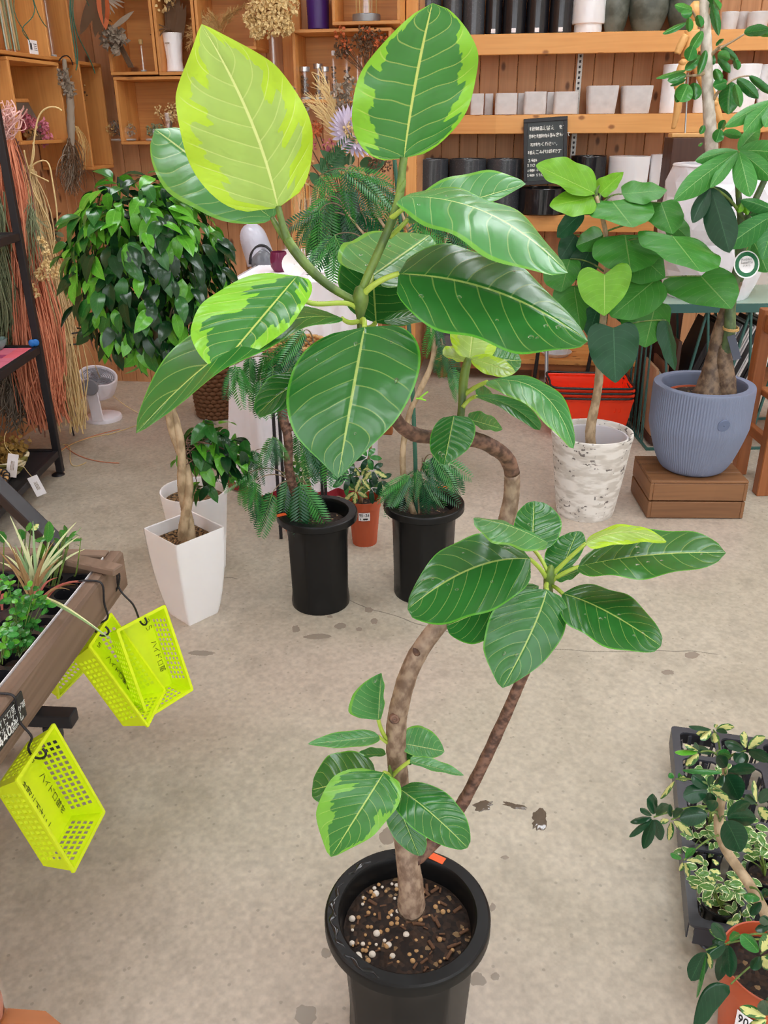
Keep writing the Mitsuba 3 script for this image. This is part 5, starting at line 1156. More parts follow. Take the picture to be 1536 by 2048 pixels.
for a, b in ((zq['top'] - .031, zq['middle'] + .001), (zq['middle'] - .031, zq['lower'] + .001)):
    part(k, 'strip', rbx(t_ - .016, t_ + .016, WR - .032, WR - .0155, b, a), SLOT, False)
    for z in np.arange(b + .02, a - .02, .03): part(k, 'slot', rbx(t_ - .006, t_ + .006, WR - .0335, WR - .0318, z, z + .014), SOFTBLACK, False)

SPECK = lambda p, n, uv: mix(lin('#3d4045'), lin('#585c62'), dr.select(noise(p.x * 260, p.y * 260, p.z * 260) > .78, 1., 0.))
GREYGL = mat('grey_glaze', 0, .12, proc(SPECK), clearcoat=.6)
BLACKGL = mat('black_glaze', '#131318', .10, clearcoat=.6)
OLIVE = mat('olive_stone', 0, .45, bark('#6a6e64', '#4a4e44', 14, 14))
CONC = mat('pot_concrete', 0, .8, proc(lambda p, n, uv: mix(lin('#c2bfbe'), lin('#d9d6d5'), fbm(p.x * 30, p.y * 30, p.z * 30, 3))))
STICK = LABEL


def cyl(name, label, u0, u1, vt, vb, z0, w, bs, taper=1.0, step=0, group=None, belly=0, lip=.9, sticker=False):
    """a round pot on a shelf; u0..u1 its width, vt its top (None: same height as given) in the photograph"""
    c = W((u0 + u1) / 2, vb, w); r = px(c, (u1 - u0) / 2); zt = float(W((u0 + u1) / 2, vt, w)[2]); h = zt - z0
    k = thing(name, label, 'pot', group)
    if step: pr = [(.002, .002), (r * .80, .002), (r * .82, .0), (r * .83, h * step), (r * .97, h * step + .002), (r, h * step + .012), (r, h - .004)]
    elif belly: pr = [(.002, .002), (r * .62, .002), (r * .64, 0)] + [(r * (.64 + .36 * math.sin(math.pi * (.5 * q / .55 if q < .55 else .5 + .35 * (q - .55) / .45))), h * q) for q in np.linspace(.05, 1, 14)]
    else: pr = [(.002, .002), (r * taper * .96, .002), (r * taper, .006)] + [(r * (taper + (1 - taper) * q), h * q) for q in (.25, .5, .75, .97)] + [(r, h - .004)]
    rl = pr[-1][0]; pr += [(rl * .985, h), (rl * lip, h), (rl * lip * .98, h - .01), (rl * lip * .9, h * .5), (.002, h * .48)]
    part(k, 'body', lathe(pr, 56, (c[0], c[1], z0)), bs, 50)
    if sticker: part(k, 'sticker', rbx(c @ ET - .013, c @ ET + .013, c @ EA - r * taper - .004, c @ EA - r * taper * .97 - .001, z0 + .012, z0 + .035), STICK, False)
    return k


def cube(name, label, u0, u1, vt, vb, z0, w, bs, taper=1.0, dp=None, rot=0.0, group=None):
    c = W((u0 + u1) / 2, vb, w); hw = px(c, (u1 - u0) / 2); h = float(W((u0 + u1) / 2, vt, w)[2]) - z0
    k = thing(name, label, 'pot', group); pr = [(.002, .002), (hw * taper * .98, .002), (hw * taper, .006), (hw * (taper + 1) / 2, h * .5), (hw * .99, h - .004), (hw * .97, h), (hw * .88, h), (hw * .8, h * .4), (.002, h * .38)]
    part(k, 'body', superell(pr, (*(c + EA * hw)[:2], z0), -PSI + rot, 64, 9), bs, 40); return k


zt, zm, zl = zq['top'], zq['middle'], zq['lower']; w1 = 5.95
for lb, u0, u1 in (('leftmost', 827, 882), ('second', 884, 924), ('third', 925, 968)): cyl('glazed_pot', lb + ' grey glazed cylinder pot on the top shelf behind the upright leaf', u0, u1, -25, 66, zt, w1, GREYGL, group='grey cylinders on the top shelf')
for lb, u0, u1 in (('leftmost', 970, 1003), ('second', 1004, 1050), ('third', 1051, 1095), ('rightmost', 1097, 1142)): cyl('glazed_pot', lb + ' of the four tall black glazed cylinder pots on the top shelf', u0, u1, -25, 66, zt, w1, BLACKGL, group='black cylinders on the top shelf', sticker=True)
cyl('white_planter', 'white planter with a stepped foot on the top shelf between black and olive pots', 1142, 1208, -30, 65, zt, w1, WHITECER, step=.2)
for i, (u0, u1) in enumerate(((1202, 1254), (1254, 1331), (1331, 1402))):
    cyl('stone_pot', ('narrow olive brown stone pot beside the stepped white planter', 'round-bellied olive stone pot in the middle of three', 'olive stone pot behind the pale trunk')[i], u0, u1, -30, 62, zt, w1, OLIVE, belly=1)
for i, (u0, u1, w) in enumerate(((1440, 1473, 5.9), (1468, 1494, 6.0), (1492, 1534, 5.9))):
    cyl('concrete_pot', ('small concrete pot just right of the pale trunk on the top shelf', 'small concrete pot set back between two others', 'small concrete pot nearest the right edge of the top shelf')[i], u0, u1, 24, 58, zt, w, CONC, taper=.86)
# middle shelf
w2 = 5.86
for i, (u0, u1, vt, tp, w, bs) in enumerate(((940, 966, 187, 1, w2, CONC), (968, 985, 187, 1, 5.97, CONC), (989, 1033, 186, 1, w2, CONC), (1034, 1048, 186, 1, 5.97, CONC), (1047, 1091, 183, 1, w2, CONC), (1092, 1106, 184, 1, 5.97, CONC), (1107, 1154, 183, 1, w2, CONC), (1172, 1234, 171, .86, w2, CONC), (1242, 1302, 171, .86, w2, CONC))):
    cube('cube_planter', ('concrete cube planter half hidden by the upright leaf', 'concrete cube planter set back, leftmost', 'first fully visible concrete cube planter from the left', 'concrete cube planter set back in the middle gap', 'concrete cube planter in the middle of the cubes', 'concrete cube planter set back, rightmost', 'concrete cube planter beside the steel strip',
                          'tapered concrete planter just right of the steel strip', 'second tapered concrete planter right of the steel strip')[i], u0, u1, vt, 229, zm, w, bs, tp)
for i, (u0, u1, tp) in enumerate(((1317, 1362, .95), (1384, 1432, .95), (1445, 1508, .82), (1507, 1570, .85))):
    cyl('white_planter', ('tall white cylinder planter left of the jointed wooden figure', 'tall white planter behind the pale trunk on the middle shelf', 'tapered white planter right of the pale trunk', 'tapered white planter at the right edge of the middle shelf')[i], u0, u1, 129, 228, zm, 5.93, WHITECER, taper=tp, lip=.95)
# lower shelf
for i, (u0, u1) in enumerate(((824, 895), (896, 969), (970, 1040))):
    cyl('glazed_pot', ('grey glazed pot on the lower shelf, leftmost of three', 'grey glazed pot on the lower shelf, middle of three', 'grey glazed pot beside the chalkboard on the lower shelf')[i], u0, u1, 317, 432, zl, 5.94, GREYGL)
cyl('glazed_pot', 'black glazed pot right of the chalkboard on the lower shelf', 1134, 1202, 311, 430, zl, 5.94, BLACKGL)
cyl('glazed_pot', 'squat black glazed pot carrying the chalkboard', 1036, 1128, 375, 430, zl, 5.90, BLACKGL)
for i, (u0, u1) in enumerate(((1208, 1287), (1289, 1362))):
    cyl('white_planter', ('wide white pot on the lower shelf above the heart-shaped leaves', 'wide white pot on the lower shelf beside the faceted vase')[i], u0, u1, (312, 309)[i], 430, zl, 5.94, WHITECER, taper=.9, lip=.95)
# the chalkboard, with its handwriting
q00, q10, q01 = W(1047, 371, 5.765), W(1131, 366, 5.765), W(1040, 239, 5.78)
CB = thing('chalkboard', 'small black framed chalkboard with white Japanese handwriting on the lower shelf', 'sign')
X_ = unit(q10 - q00); Y_ = unit(q01 - q00 - X_ * ((q01 - q00) @ X_)); cwid, chei = np.linalg.norm(q10 - q00) * 1.02, np.linalg.norm(q01 - q00); Z_ = np.cross(X_, Y_)
BM = np.eye(4); BM[:3, 0], BM[:3, 1], BM[:3, 2], BM[:3, 3] = X_, Y_, Z_, q00
fw = cwid * .085
part(CB, 'board', xf(bx(fw * .9, cwid - fw * .9, fw * .9, chei - fw * .9, -.008, -.001), BM), SLATE, False)
part(CB, 'frame', xf(merge([bx(0, cwid, 0, fw, -.012, .008, .002), bx(0, cwid, chei - fw, chei, -.012, .008, .002), bx(0, fw, fw, chei - fw, -.012, .008, .002), bx(cwid - fw, cwid, fw, chei - fw, -.012, .008, .002)]), BM), SOFTBLACK, False)
for i, (s, yy, h, x) in enumerate((('植物植え替えします', .885, .072, .14), ('鉢と植物を組み合わせて', .77, .066, .13), ('お持ちください。', .645, .066, .14), ('植えこみ代は別です', .53, .066, .10), ('3号鉢', .40, .052, .10), ('330円~', .325, .05, .07), ('4号鉢 440円~', .245, .046, .07), ('5号鉢 550円~', .17, .046, .07))):
    part(CB, 'handwriting', script(s, BM, x * cwid, yy * chei + .0, h * chei, .0022, .9), CHALK, False)
# jointed wooden figure on a brown wooden box, standing on the shelf's front
k = thing('brown_wood_box', 'dark brown wooden box under the jointed wooden figure', 'box')
bb = W(1365, 400, 5.06); hw = px(W(1365, 320, 5.06), 33); zb1 = float(W(1365, 276, 5.06)[2])
part(k, 'front', woodbox(rbx(bb @ ET - hw, bb @ ET + hw, 5.06, 5.075, .02, zb1, .002), (0, 0, 1)), DKW, False)
for s in (-1, 1): part(k, 'side', woodbox(rbx(bb @ ET + s * hw - (.015 if s > 0 else 0), bb @ ET + s * hw + (.0 if s > 0 else .015), 5.0755, 5.33, .02, zb1, .002), (0, 0, 1)), DKW, False)
part(k, 'back', woodbox(rbx(bb @ ET - hw, bb @ ET + hw, 5.331, 5.345, .02, zb1, .002), (0, 0, 1)), DKW, False); part(k, 'top', woodbox(rbx(bb @ ET - hw + .015, bb @ ET + hw - .015, 5.0755, 5.33, zb1 - .03, zb1 - .015), ET), DKW, False)
part(k, 'plinth', rbx(bb @ ET - hw, bb @ ET + hw, 5.07, 5.33, 0, .0195), DKW, False)
k = thing('jointed_figure', 'jointed pale wooden figure on a rod and base, partly hidden by the pale trunk', 'figurine')
PALEW = mat('pale_wood', '#d9a666', .4); yj = 5.0; yj = float(loc(bb @ ET, 5.15, 0)[1])
part(k, 'base', xf(bx(-.12, .14, -.05, .05, 0, .022, .004), rotz((P(1378, 272, yj)[0] + .02, yj, zb1 + .0005), -.12)), PALEW, False)
part(k, 'rod', ptube([(P(1370, 268, yj), .0045), (P(1378, 120, yj), .0045)], 4, 10), STEEL)
for nm, a in (('torso', [(1386, 60, 16), (1382, 90, 17), (1376, 118, 15)]), ('pelvis', [(1372, 116, 16), (1378, 130, 15), (1384, 140, 8)]), ('upper_leg', [(1366, 127, 8), (1361, 150, 11), (1356, 178, 8)]), ('lower_leg', [(1358, 178, 8), (1356, 210, 8), (1346, 258, 4)]), ('upper_leg', [(1392, 130, 8), (1412, 170, 11), (1430, 205, 8)]),
              ('lower_leg', [(1430, 207, 8), (1436, 230, 8), (1446, 252, 4)]), ('foot', [(1446, 252, 5), (1440, 262, 5), (1432, 262, 3)]), ('neck', [(1388, 60, 7), (1389, 40, 6)]), ('head', [(1389, 42, 6), (1390, 28, 13), (1391, 14, 13), (1392, 2, 5)]), ('upper_arm', [(1372, 70, 7), (1362, 90, 8), (1354, 108, 6)])):
    part(k, nm, ptube([Q(u, v, yj - (.03 if 'leg' in nm or 'arm' in nm else 0), r) for u, v, r in a], 20, 12), PALEW, True)
for u, v in ((1366, 125), (1357, 178), (1392, 130), (1430, 206)): part(k, 'joint', ball(P(u, v, yj - .04), px(P(u, v, yj), 7), 2), PALEW, True)

# ---------------------------------------------------------------- display boxes of the back and left wall


def crate(name, label, t0, t1, z0, z1, w0, w1, axis='w', back=True, th=.016, sides=(1, 1, 1, 1)):
    """an open box on a wall: 'w' opens towards the visitor from the back wall, 't' opens from the left wall; sides: bottom, top, low, high"""
    k = thing(name, label, 'box')
    f = (lambda a0, a1, b0, b1, c0, c1: rbx(a0, a1, b0, b1, c0, c1, .002)) if axis == 'w' else (lambda a0, a1, b0, b1, c0, c1: rbx(b0, b1, a0, a1, c0, c1, .002))
    g0, g1 = (ET, V3(0, 0, 1)) if axis == 'w' else (EA, V3(0, 0, 1))
    if sides[0]: part(k, 'bottom', woodbox(f(t0, t1, w0, w1, z0, z0 + th), g0), BOXWOOD, False)
    if sides[1]: part(k, 'top', woodbox(f(t0, t1, w0, w1, z1 - th, z1), g0), BOXWOOD, False)
    if sides[2]: part(k, 'side', woodbox(f(t0, t0 + th, w0, w1, z0 + th, z1 - th), g1), BOXWOOD, False)
    if sides[3]: part(k, 'side', woodbox(f(t1 - th, t1, w0, w1, z0 + th, z1 - th), g1), BOXWOOD, False)
    e = .006
    if back: part(k, 'back', woodbox(f(t0 + th, t1 - th, *((w1 - .010, w1 - .001) if axis == 'w' else ((w0, w0 + .009) if w0 < w1 else (w1, w1 + .009))), z0 + th, z1 - th), g0), BOXWOOD, False)
    return k


WB0, WB1 = 5.02, 5.284      # front and back planes of the boxes on the back wall
zw = lambda u, v, w=WB0: float(W(u, v, w)[2])
tw = lambda u, v=150, w=WB0: float(W(u, v, w) @ ET)
TB0, TB1 = -2.598, -2.30    # back and front planes of the boxes on the left wall
ztl = lambda u, v: float(TT(u, v, TB1)[2])
wtl = lambda u, v: float(TT(u, v, TB1) @ EA)
# left wall
LB = {}
wa, wb_ = wtl(28, 200), wtl(128, 200); za, zb = ztl(45, 290), ztl(60, 118)
crate('display_box', 'wooden display box holding a picture frame and pink dried flowers', wa, wb_, za, zb, TB0, TB1, 't')
crate('display_box', 'narrow wooden display box holding tall dried stems in a glass', wtl(172, 235), wtl(228, 330), ztl(228, 335), ztl(203, 128), TB0, TB1, 't')
crate('display_box', 'top left wooden display box with glass cylinders and a price card', wtl(-60, 60), wtl(95, 60), ztl(40, 112), ztl(40, 112) + .46, TB0, TB1, 't')
crate('display_box', 'wooden display box holding a tall clear glass tube', wtl(97, 60), wtl(150, 60), ztl(120, 120), ztl(40, 112) + .46, TB0, TB1 - .02, 't')
# back wall
crate('display_box', 'wooden display box with a knotted back holding dried flowers in glasses', tw(225), tw(432), zw(300, 289), zw(300, 153), WB0, WB1)
crate('display_box', 'wooden display box holding a small dark bottle', tw(213, 80), tw(309, 80), zw(260, 150), zw(260, 150) + .44, WB0, WB1)
crate('display_box', 'wooden display box holding the white vase of brown dried plants', tw(311, 80), tw(392, 80), zw(350, 150), zw(350, 150) + .42, WB0, WB1)
crate('display_box', 'wooden display box with dried grass plumes behind the big lime leaf', tw(394, 80), tw(512, 80), zw(450, 100), zw(450, 100) + .36, WB0, WB1)
crate('display_box', 'wooden display box holding corked bottles and lidded jars', tw(587, 150), tw(783, 150), zw(680, 205), zw(680, 57), WB0, WB1)
crate('display_box', 'wooden display box holding the glass candle cylinder', tw(664, 30), tw(800, 30), zw(730, 49), zw(730, 49) + .40, WB0, WB1)
crate('display_box', 'low wooden display box above the ball-headed fig, mostly hidden', tw(390, 420), tw(520, 420), zw(450, 418), zw(450, 330), WB0, WB1)
k = thing('wall_batten', 'pale upright wooden batten left of the bottle box', 'batten')
part(k, 'board', woodbox(rbx(tw(548, 150), tw(586, 150), WB1 - .04, WB1, .2, 2.3, .003), (0, 0, 1)), SHELFWOOD, False)
part(k, 'board', woodbox(rbx(tw(802, 30), tw(826, 30), WB1 - .04, WB1, .2, 2.3, .003), (0, 0, 1)), SHELFWOOD, False)


def bunch(k, base, tops, r, bs, head=None, hs=None, hr=.012, n=8):
    """stems from base to the tops, with heads of small florets"""
    for tpt in tops:
        tpt = np.asarray(tpt); mid_ = (np.asarray(base) + tpt) / 2 + rng.normal(size=3) * .012
        part(k, 'stem', ptube([(base + rng.normal(size=3) * .004, r), (mid_, r * .8), (tpt, r * .5)], 8, 5), bs)
        if head:
            ms = []
            for q in range(n):
                o = tpt + rng.normal(size=3) * hr; ms.append(ball(o, hr * rng.uniform(.3, .6), 0, (1, 1, .8)))
            part(k, 'flower_head', merge(ms), hs or head, False)


def floret(k, c, r, n, bs, name='flower_head', pet=.011):
    """a rounded head of many small petals"""
    ms = []
    for q in range(n):
        d = unit(rng.normal(size=3)); d[1] = -abs(d[1]) if rng.random() < .7 else d[1]; o = c + d * r * rng.uniform(.75, 1.05)
        ms.append(xf(leaf0(pet * 2, pet * 1.5, 0, 0, .5, .5, 3, 3, .2, .3)[:2], frame(o, unit(d + rng.normal(size=3) * .8), d)))
    part(k, name, merge(ms), bs, False)


def blades(k, base, tops, w, bs, name='blade', droop=.0):
    for tpt in tops:
        d = np.asarray(tpt) - base; s = spline([base, base + d * .55 + V3(0, 0, droop), tpt], 8); sd = unit(np.cross(d, (rng.normal() * .2, 1, rng.normal() * .2))); ww = w * np.sin(np.linspace(.25, math.pi, 8)) ** .7 + .0005
        part(k, name, (np.stack([s - sd * ww[:, None], s + sd * ww[:, None]], 1).reshape(-1, 3), quads(8, 2)), bs, True)


# things in the left boxes
LY = lambda u, v, d=.14: TT(u, v, TB1 - d)
k = thing('framed_photograph', 'light wooden picture frame with a grey photograph leaning in the display box', 'picture frame')
p0, p1, p2, p3 = LY(30, 203, .2), LY(74, 203, .2), LY(110, 275, .12), LY(55, 281, .12)
ax_, ay_ = unit(p1 - p0), unit(p0 - p3); az_ = unit(np.cross(ax_, ay_)); FM = np.eye(4); FM[:3, 0], FM[:3, 1], FM[:3, 2], FM[:3, 3] = ax_, np.cross(az_, ax_), az_, p3; FM[2, 3] = za + .018
fwid, fhei = np.linalg.norm(p1 - p0) * 1.1, np.linalg.norm(p0 - p3) * .93
part(k, 'frame', xf(merge([bx(0, fwid, 0, .016, 0, .014), bx(0, fwid, fhei - .016, fhei, 0, .014), bx(0, .016, .016, fhei - .016, 0, .014), bx(fwid - .016, fwid, .016, fhei - .016, 0, .014)]), FM), SHELFWOOD, False)
part(k, 'photograph', xf(bx(.016, fwid - .016, .016, fhei - .016, .002, .006), FM), mat('photo_grey', '#6c645c', .4), False)
k = thing('dried_bouquet', 'pink and rose dried flowers lying in the left display box', 'dried flowers')
for u, v, r, b_ in ((45, 235, 12, ROSE), (52, 248, 13, PINK), (84, 252, 11, PINK), (90, 268, 12, PINK), (88, 280, 9, PINK), (60, 262, 11, DRYTAN), (38, 250, 9, ROSE), (70, 275, 10, DRYBROWN), (60, 242, 10, ROSE)):
    o = LY(u, v, .10); floret(k, o, px(o, r), 60, b_)
for q in range(7): part(k, 'stem', ptube([(LY(70 + 3 * q, 270, .08), .003), (LY(50 + 4 * q, 283, .06), .002)], 4, 5), DRYBROWN)
for i, (u, w_) in enumerate(((8, 10), (24, 9))):
    o = LY(u + 6, 100, .12); r = px(o, w_); z0 = ztl(40, 112) + .017
    k = jar('glass_cylinder', ('clear glass cylinder in the top left display box', 'clear glass cylinder behind the price card')[i], o, r, .42, z0, cat='vase')
    for q in range(3): part(k, 'stick', ptube([(V3(o[0] + .01 * q, o[1], z0 + .02), .006), (V3(o[0] + .012 * q - .01, o[1], z0 + .42), .006)], 4, 6), DRYTAN if q % 2 else GREYGREEN)
o = LY(75, 114, .02); k = thing('price_card', 'white price card with a printed bar pattern in the top left box', 'card')
PCM = np.eye(4); PCM[:3, 0], PCM[:3, 1], PCM[:3, 2], PCM[:3, 3] = EA, (0, 0, 1), ET, TT(61, 116, TB1 - .01); PCM[2, 3] = ztl(40, 112) + .0175
cwd = px(o, 34); part(k, 'card', xf(bx(0, cwd, 0, cwd * .72, 0, .0015), PCM), LABEL, False)
part(k, 'print', xf(merge([bx(cwd * (.12 + .028 * q), cwd * (.12 + .028 * q + .016), cwd * .2, cwd * .55, .0015, .0019) for q in range(9)] + [bx(cwd * .55, cwd * .9, cwd * (.2 + .1 * q), cwd * (.24 + .1 * q), .0015, .0019) for q in range(4)]), PCM), INK, False)
o = LY(106, 112, .10); jar('glass_tube', 'tall clear glass tube in the display box beside the price card', o, px(o, 8), .40, ztl(110, 117) + .017, cat='vase', fill=None)
k = thing('dried_bouquet', 'tall brown dried stems standing in a glass in the narrow box', 'dried flowers')
bs0 = TT(196, 335, TB1 - .12)
bunch(k, bs0, [TT(u, v, TB1 - .12) for u, v in ((170, 170), (178, 185), (185, 200), (192, 205), (165, 190), (180, 240), (188, 250), (194, 262))], .003, DRYBROWN, DRYBROWN, DRYBROWN, .012, 10)
bunch(k, bs0, [TT(u, v, TB1 - .10) for u, v in ((172, 172), (175, 164), (180, 175))], .002, DRYTAN, DRYCREAM, DRYCREAM, .009, 6)
o = TT(195, 330, TB1 - .12); jar('glass_tube', 'slim clear glass at the foot of the tall dried stems', o, px(o, 7), .24, ztl(228, 335) + .02, cat='vase')
# bundles hanging from the left wall: grey-brown protea stem and a dark root bundle
k = thing('hanging_bunch', 'dark grey dried bunch hanging head down between the display boxes', 'dried flowers')
HP = lambda u, v: TT(u, v, TB1 + .03)
part(k, 'hook', ptube([(HP(118, 122), .003), (HP(128, 112), .003), (HP(140, 116), .003), (HP(146, 130), .003)], 16, 6), IRON)
part(k, 'stem', ptube([(HP(128, 118), .010), (HP(134, 160), .016), (HP(140, 200), .018), (HP(142, 250), .020), (HP(144, 290), .014), (HP(146, 330), .006)], 40, 10, bump=lambda p, g: 1 + .5 * (meshkit.noise(np.stack(np.broadcast_arrays(p[:, 2:3] * 50, np.cos(g)[None] * 2, np.sin(g)[None] * 2), -1)) - .5)), DRYGREY, True)
for q in range(190):
    b_ = HP(140 + rng.normal() * 4, rng.uniform(275, 330)); e = HP(144 + rng.normal() * 13, rng.uniform(320, 395)); part(k, 'twig', ptube([(b_, .0024), ((b_ + e) / 2 + rng.normal(size=3) * .02, .002), (e, .001)], 6, 4), DRYBROWN if q % 3 else DRYGREY)
for u, v in ((127, 146), (130, 155), (137, 172), (140, 182), (138, 190), (128, 162)): floret(k, HP(u, v), .022, 20, DRYGREY, 'dried_leaf', .012)
k = thing('hanging_bunch', 'loose tan straw hanging beside the dark grey dried bunch', 'dried flowers')
for q in range(18):
    b_ = HP(150 + rng.normal() * 3, 252); e = HP(172 + rng.normal() * 8, rng.uniform(300, 345)); part(k, 'straw', ptube([(b_, .0018), ((b_ + e) / 2 + V3(.02, 0, .02), .0016), (e, .001)], 8, 4), DRYTAN)
# green strands trailing from above
for i, pts in enumerate(([(143, -10), (148, 60), (155, 110), (152, 140)], [(147, -10), (160, 80), (180, 120), (190, 147)], [(62, -10), (60, 40), (45, 60), (58, 80)], [(65, -10), (80, 35), (93, 54)], [(168, -10), (178, 12)], [(30, -10), (35, 40), (48, 62), (60, 85)], [(142, -10), (145, 70), (152, 118), (153, 128)])):
    k = solo('trailing_stem', ('pale green stem trailing left of the hanging bunch', 'long green stem curving right to the narrow box', 'green stem curling over the price card', 'short green stem by the glass tube', 'short green stem beside the rust bouquet', 'green stem looping left of the price card', 'straight green stem beside the hook of the grey bunch')[i], 'plant stem', ptube([(TT(u, v, TB1 + .12), .0032 if i in (0, 1, 6) else .002) for u, v in pts], 24, 6), STAKE, group='green stems trailing from above')
# bird of paradise like dried flower and grey protea bunch at the top
CY = lambda u, v, d=.12: W(u, v, WB0 - d)
k = thing('dried_bouquet', 'large dried bouquet with rust orange bracts and grey fans hanging near the ceiling', 'dried flowers')
b0_ = CY(200, -30)
blades(k, b0_, [CY(u, v) for u, v in ((212, 60), (205, 45), (216, 40))], .03, RUST, 'rust_bract')
blades(k, b0_, [CY(u, v) for u, v in ((168, 58), (160, 70), (190, 75), (200, 72))], .03, DRYBROWN, 'dark_bract')
blades(k, CY(205, -10), [CY(u, v) for u, v in ((230, 28), (236, 18), (240, 10), (248, 16), (250, 6), (222, 30))], .006, DRYGREY, 'grey_spike')
part(k, 'hanger', ptube([(b0_, .004), (b0_ + V3(0, 0, .6), .004)], 4, 5), IRON)
k = thing('dried_bouquet', 'grey leafy dried bunch below the rust orange bouquet', 'dried flowers')
b0_ = CY(250, 100); blades(k, CY(225, 55), [CY(268, 22), CY(262, 30)], .012, DRYGREY, 'long_leaf')
for u, v in ((232, 60), (225, 72), (236, 75), (228, 88), (240, 92), (222, 80)): floret(k, CY(u, v, .05), .035, 22, DRYGREY, 'leaf_cluster', .02)
for q in range(6): part(k, 'stem', ptube([(CY(232 + 2 * q, 85, .03), .003), (CY(258 + 2 * q, 135, .02), .003)], 4, 5), DRYBROWN)
# bottle, white vase, plumes
zb_ = zw(260, 150) + .017; o = W(288, 145, 5.12); jar('small_bottle', 'small clear bottle in the display box left of the white vase', o, px(o, 6), .15, zb_, lid=DRYTAN, mouth=px(o, 4), cat='bottle')
o = W(352, 148, 5.12); zv = zw(350, 150) + .017; vr = px(o, 20); vh = float(W(352, 66, 5.12)[2]) - zv
k = thing('white_vase', 'tall white vase of dark dried plants in the display box', 'vase')
part(k, 'body', lathe([(.002, .003), (vr * .82, .003), (vr * .86, .006), (vr * .80, vh * .10), (vr * .76, vh * .3), (vr * .86, vh * .65), (vr, vh - .004), (vr * .97, vh), (vr * .9, vh), (vr * .7, vh * .3), (.002, vh * .28)], 48, (o[0], o[1], zv)), WHITECER, 50)
part(k, 'emblem', xf(bx(-.014, .012, -.001, .001, 0, .0045), rotz((o[0] - .02, o[1] - vr * .975, zv + vh * .72), -.25)), DRYGREY, False)
bt = V3(o[0], o[1], zv + vh * .35)
blades(k, bt, [W(u, v, 5.12) for u, v in ((330, 10), (335, -20), (345, -25), (358, -20), (365, 5), (372, 10), (320, 40), (340, 20))], .02, DRYBROWN, 'dried_leaf')
for tp_ in ((305, 45), (300, 70), (318, 60), (312, 85)): part(k, 'twig', ptube([(bt + V3(0, 0, vh * .6), .004), (W(335, 58, 5.06), .004), (W(*tp_, 5.06), .002)], 12, 5), DRYBROWN)
floret(k, W(325, 2, 5.08), .05, 60, DRYCREAM, 'pale_flower', .012)
k = thing('grass_plumes', 'feathery tan grass plumes beside the white vase', 'dried flowers')
bq = W(440, 95, 5.1)
for u, v in ((385, 55), (380, 70), (390, 40), (400, 30), (420, 28), (470, 20), (490, 12), (430, 35), (392, 80), (378, 90), (455, 30), (410, 50)):
    tpt = W(u, v, 5.08); mid_ = (bq + tpt) / 2 + V3(0, 0, .05); s = spline([bq, mid_, tpt], 24); ms = [tube(s, .0015, 4)]
    for q in range(10, 24):
        for e in range(5): d = unit(s[q] - s[q - 1]) + rng.normal(size=3) * .55; ms.append(tube(np.array([s[q], s[q] + unit(d) * .035]), np.array([.0016, .0008]), 3, False))
    part(k, 'plume', merge(ms), DRYTAN, False)
# hydrangea hanging top centre
k = thing('dried_hydrangea', 'big cream dried hydrangea heads hanging near the purple pot', 'dried flowers')
for u, v, r in ((535, 5, 26), (555, 25, 27), (525, 35, 22), (560, 50, 20), (510, 20, 16), (540, 45, 22), (575, 10, 20), (500, 40, 9), (512, 62, 10), (518, 68, 6), (575, 55, 8)):
    o = W(u, v, 4.96); floret(k, o, px(o, r), int(70 + r * 5), DRYCREAM, 'flower_head', .0125)
for q in range(5): part(k, 'stem', ptube([(W(530 + 9 * q, 10, 4.97), .003), (W(545 + 3 * q, -70, 4.99), .003)], 4, 5), DRYTAN)
# glasses with dried flowers in the knotted box
zk = zw(300, 289) + .017
for i, (u, r, v, bs_, lb) in enumerate(((248, 26, 255, DRYGREY, 'round glass bowl of grey dried flowers in the knotted box'), (312, 20, 262, GREYGREEN, 'low glass of green dried flowers in the knotted box'), (340, 20, 225, DRYCREAM, 'tall glass of cream dried flowers in the knotted box'))):
    o = W(u, 285, 5.12 + .04 * i); h_ = float(W(u, v, 5.12)[2]) - zk; k = jar('flower_glass', lb, o, px(o, r), max(h_, .06), zk, cat='vase')
    for q in range(6):
        c_ = V3(o[0] + rng.uniform(-1, 1) * px(o, r) * .8, o[1] + rng.uniform(-.5, .5) * .04, zk + max(h_, .05) * rng.uniform(.75, 1.25)); floret(k, c_, .028, 40, bs_ if q % 3 else DRYTAN, 'flower_head', .008)
        part(k, 'stem', ptube([(c_, .002), (V3(o[0], o[1], zk + .02), .002)], 4, 4), DRYBROWN)
# purple pot, glass cylinder with candle plate, glass tube
PURP = mat('purple_pot', '#3d1c66', .4)
k = cyl('purple_pot', 'tall purple pot on top of the bottle box', 614, 660, -25, 54, zw(640, 56), 5.12, PURP, taper=.92)
o = W(733, 44, 5.12); r = px(o, 28); z_ = zw(730, 49) + .017
k = thing('candle_cylinder', 'clear glass cylinder on a grey round base holding sticks', 'candle holder')
part(k, 'base', lathe([(.002, .001), (r * .98, .001), (r, .004), (r, .034), (r * .97, .038), (.002, .038)], 40, (o[0], o[1], z_)), mat('zinc', '#8c8e90', .4, metallic=.5), 40)
part(k, 'glass', lathe([(r * .88, .039), (r * .88, .30), (r * .86, .30)], 40, (o[0], o[1], z_)), 'mat_glass', 50)
for q in range(6): part(k, 'stick', ptube([(V3(o[0] + r * .7 * math.cos(q), o[1] + r * .7 * math.sin(q), z_ + .04), .004), (V3(o[0] + r * .75 * math.cos(q), o[1] + r * .75 * math.sin(q), z_ + .3), .004)], 3, 6), DRYTAN)
o = W(549, 150, 4.98); jar('glass_tube', 'tall clear glass tube on a batten left of the bottle box', o, px(o, 8), .24, zw(549, 172, 4.98), cat='vase')
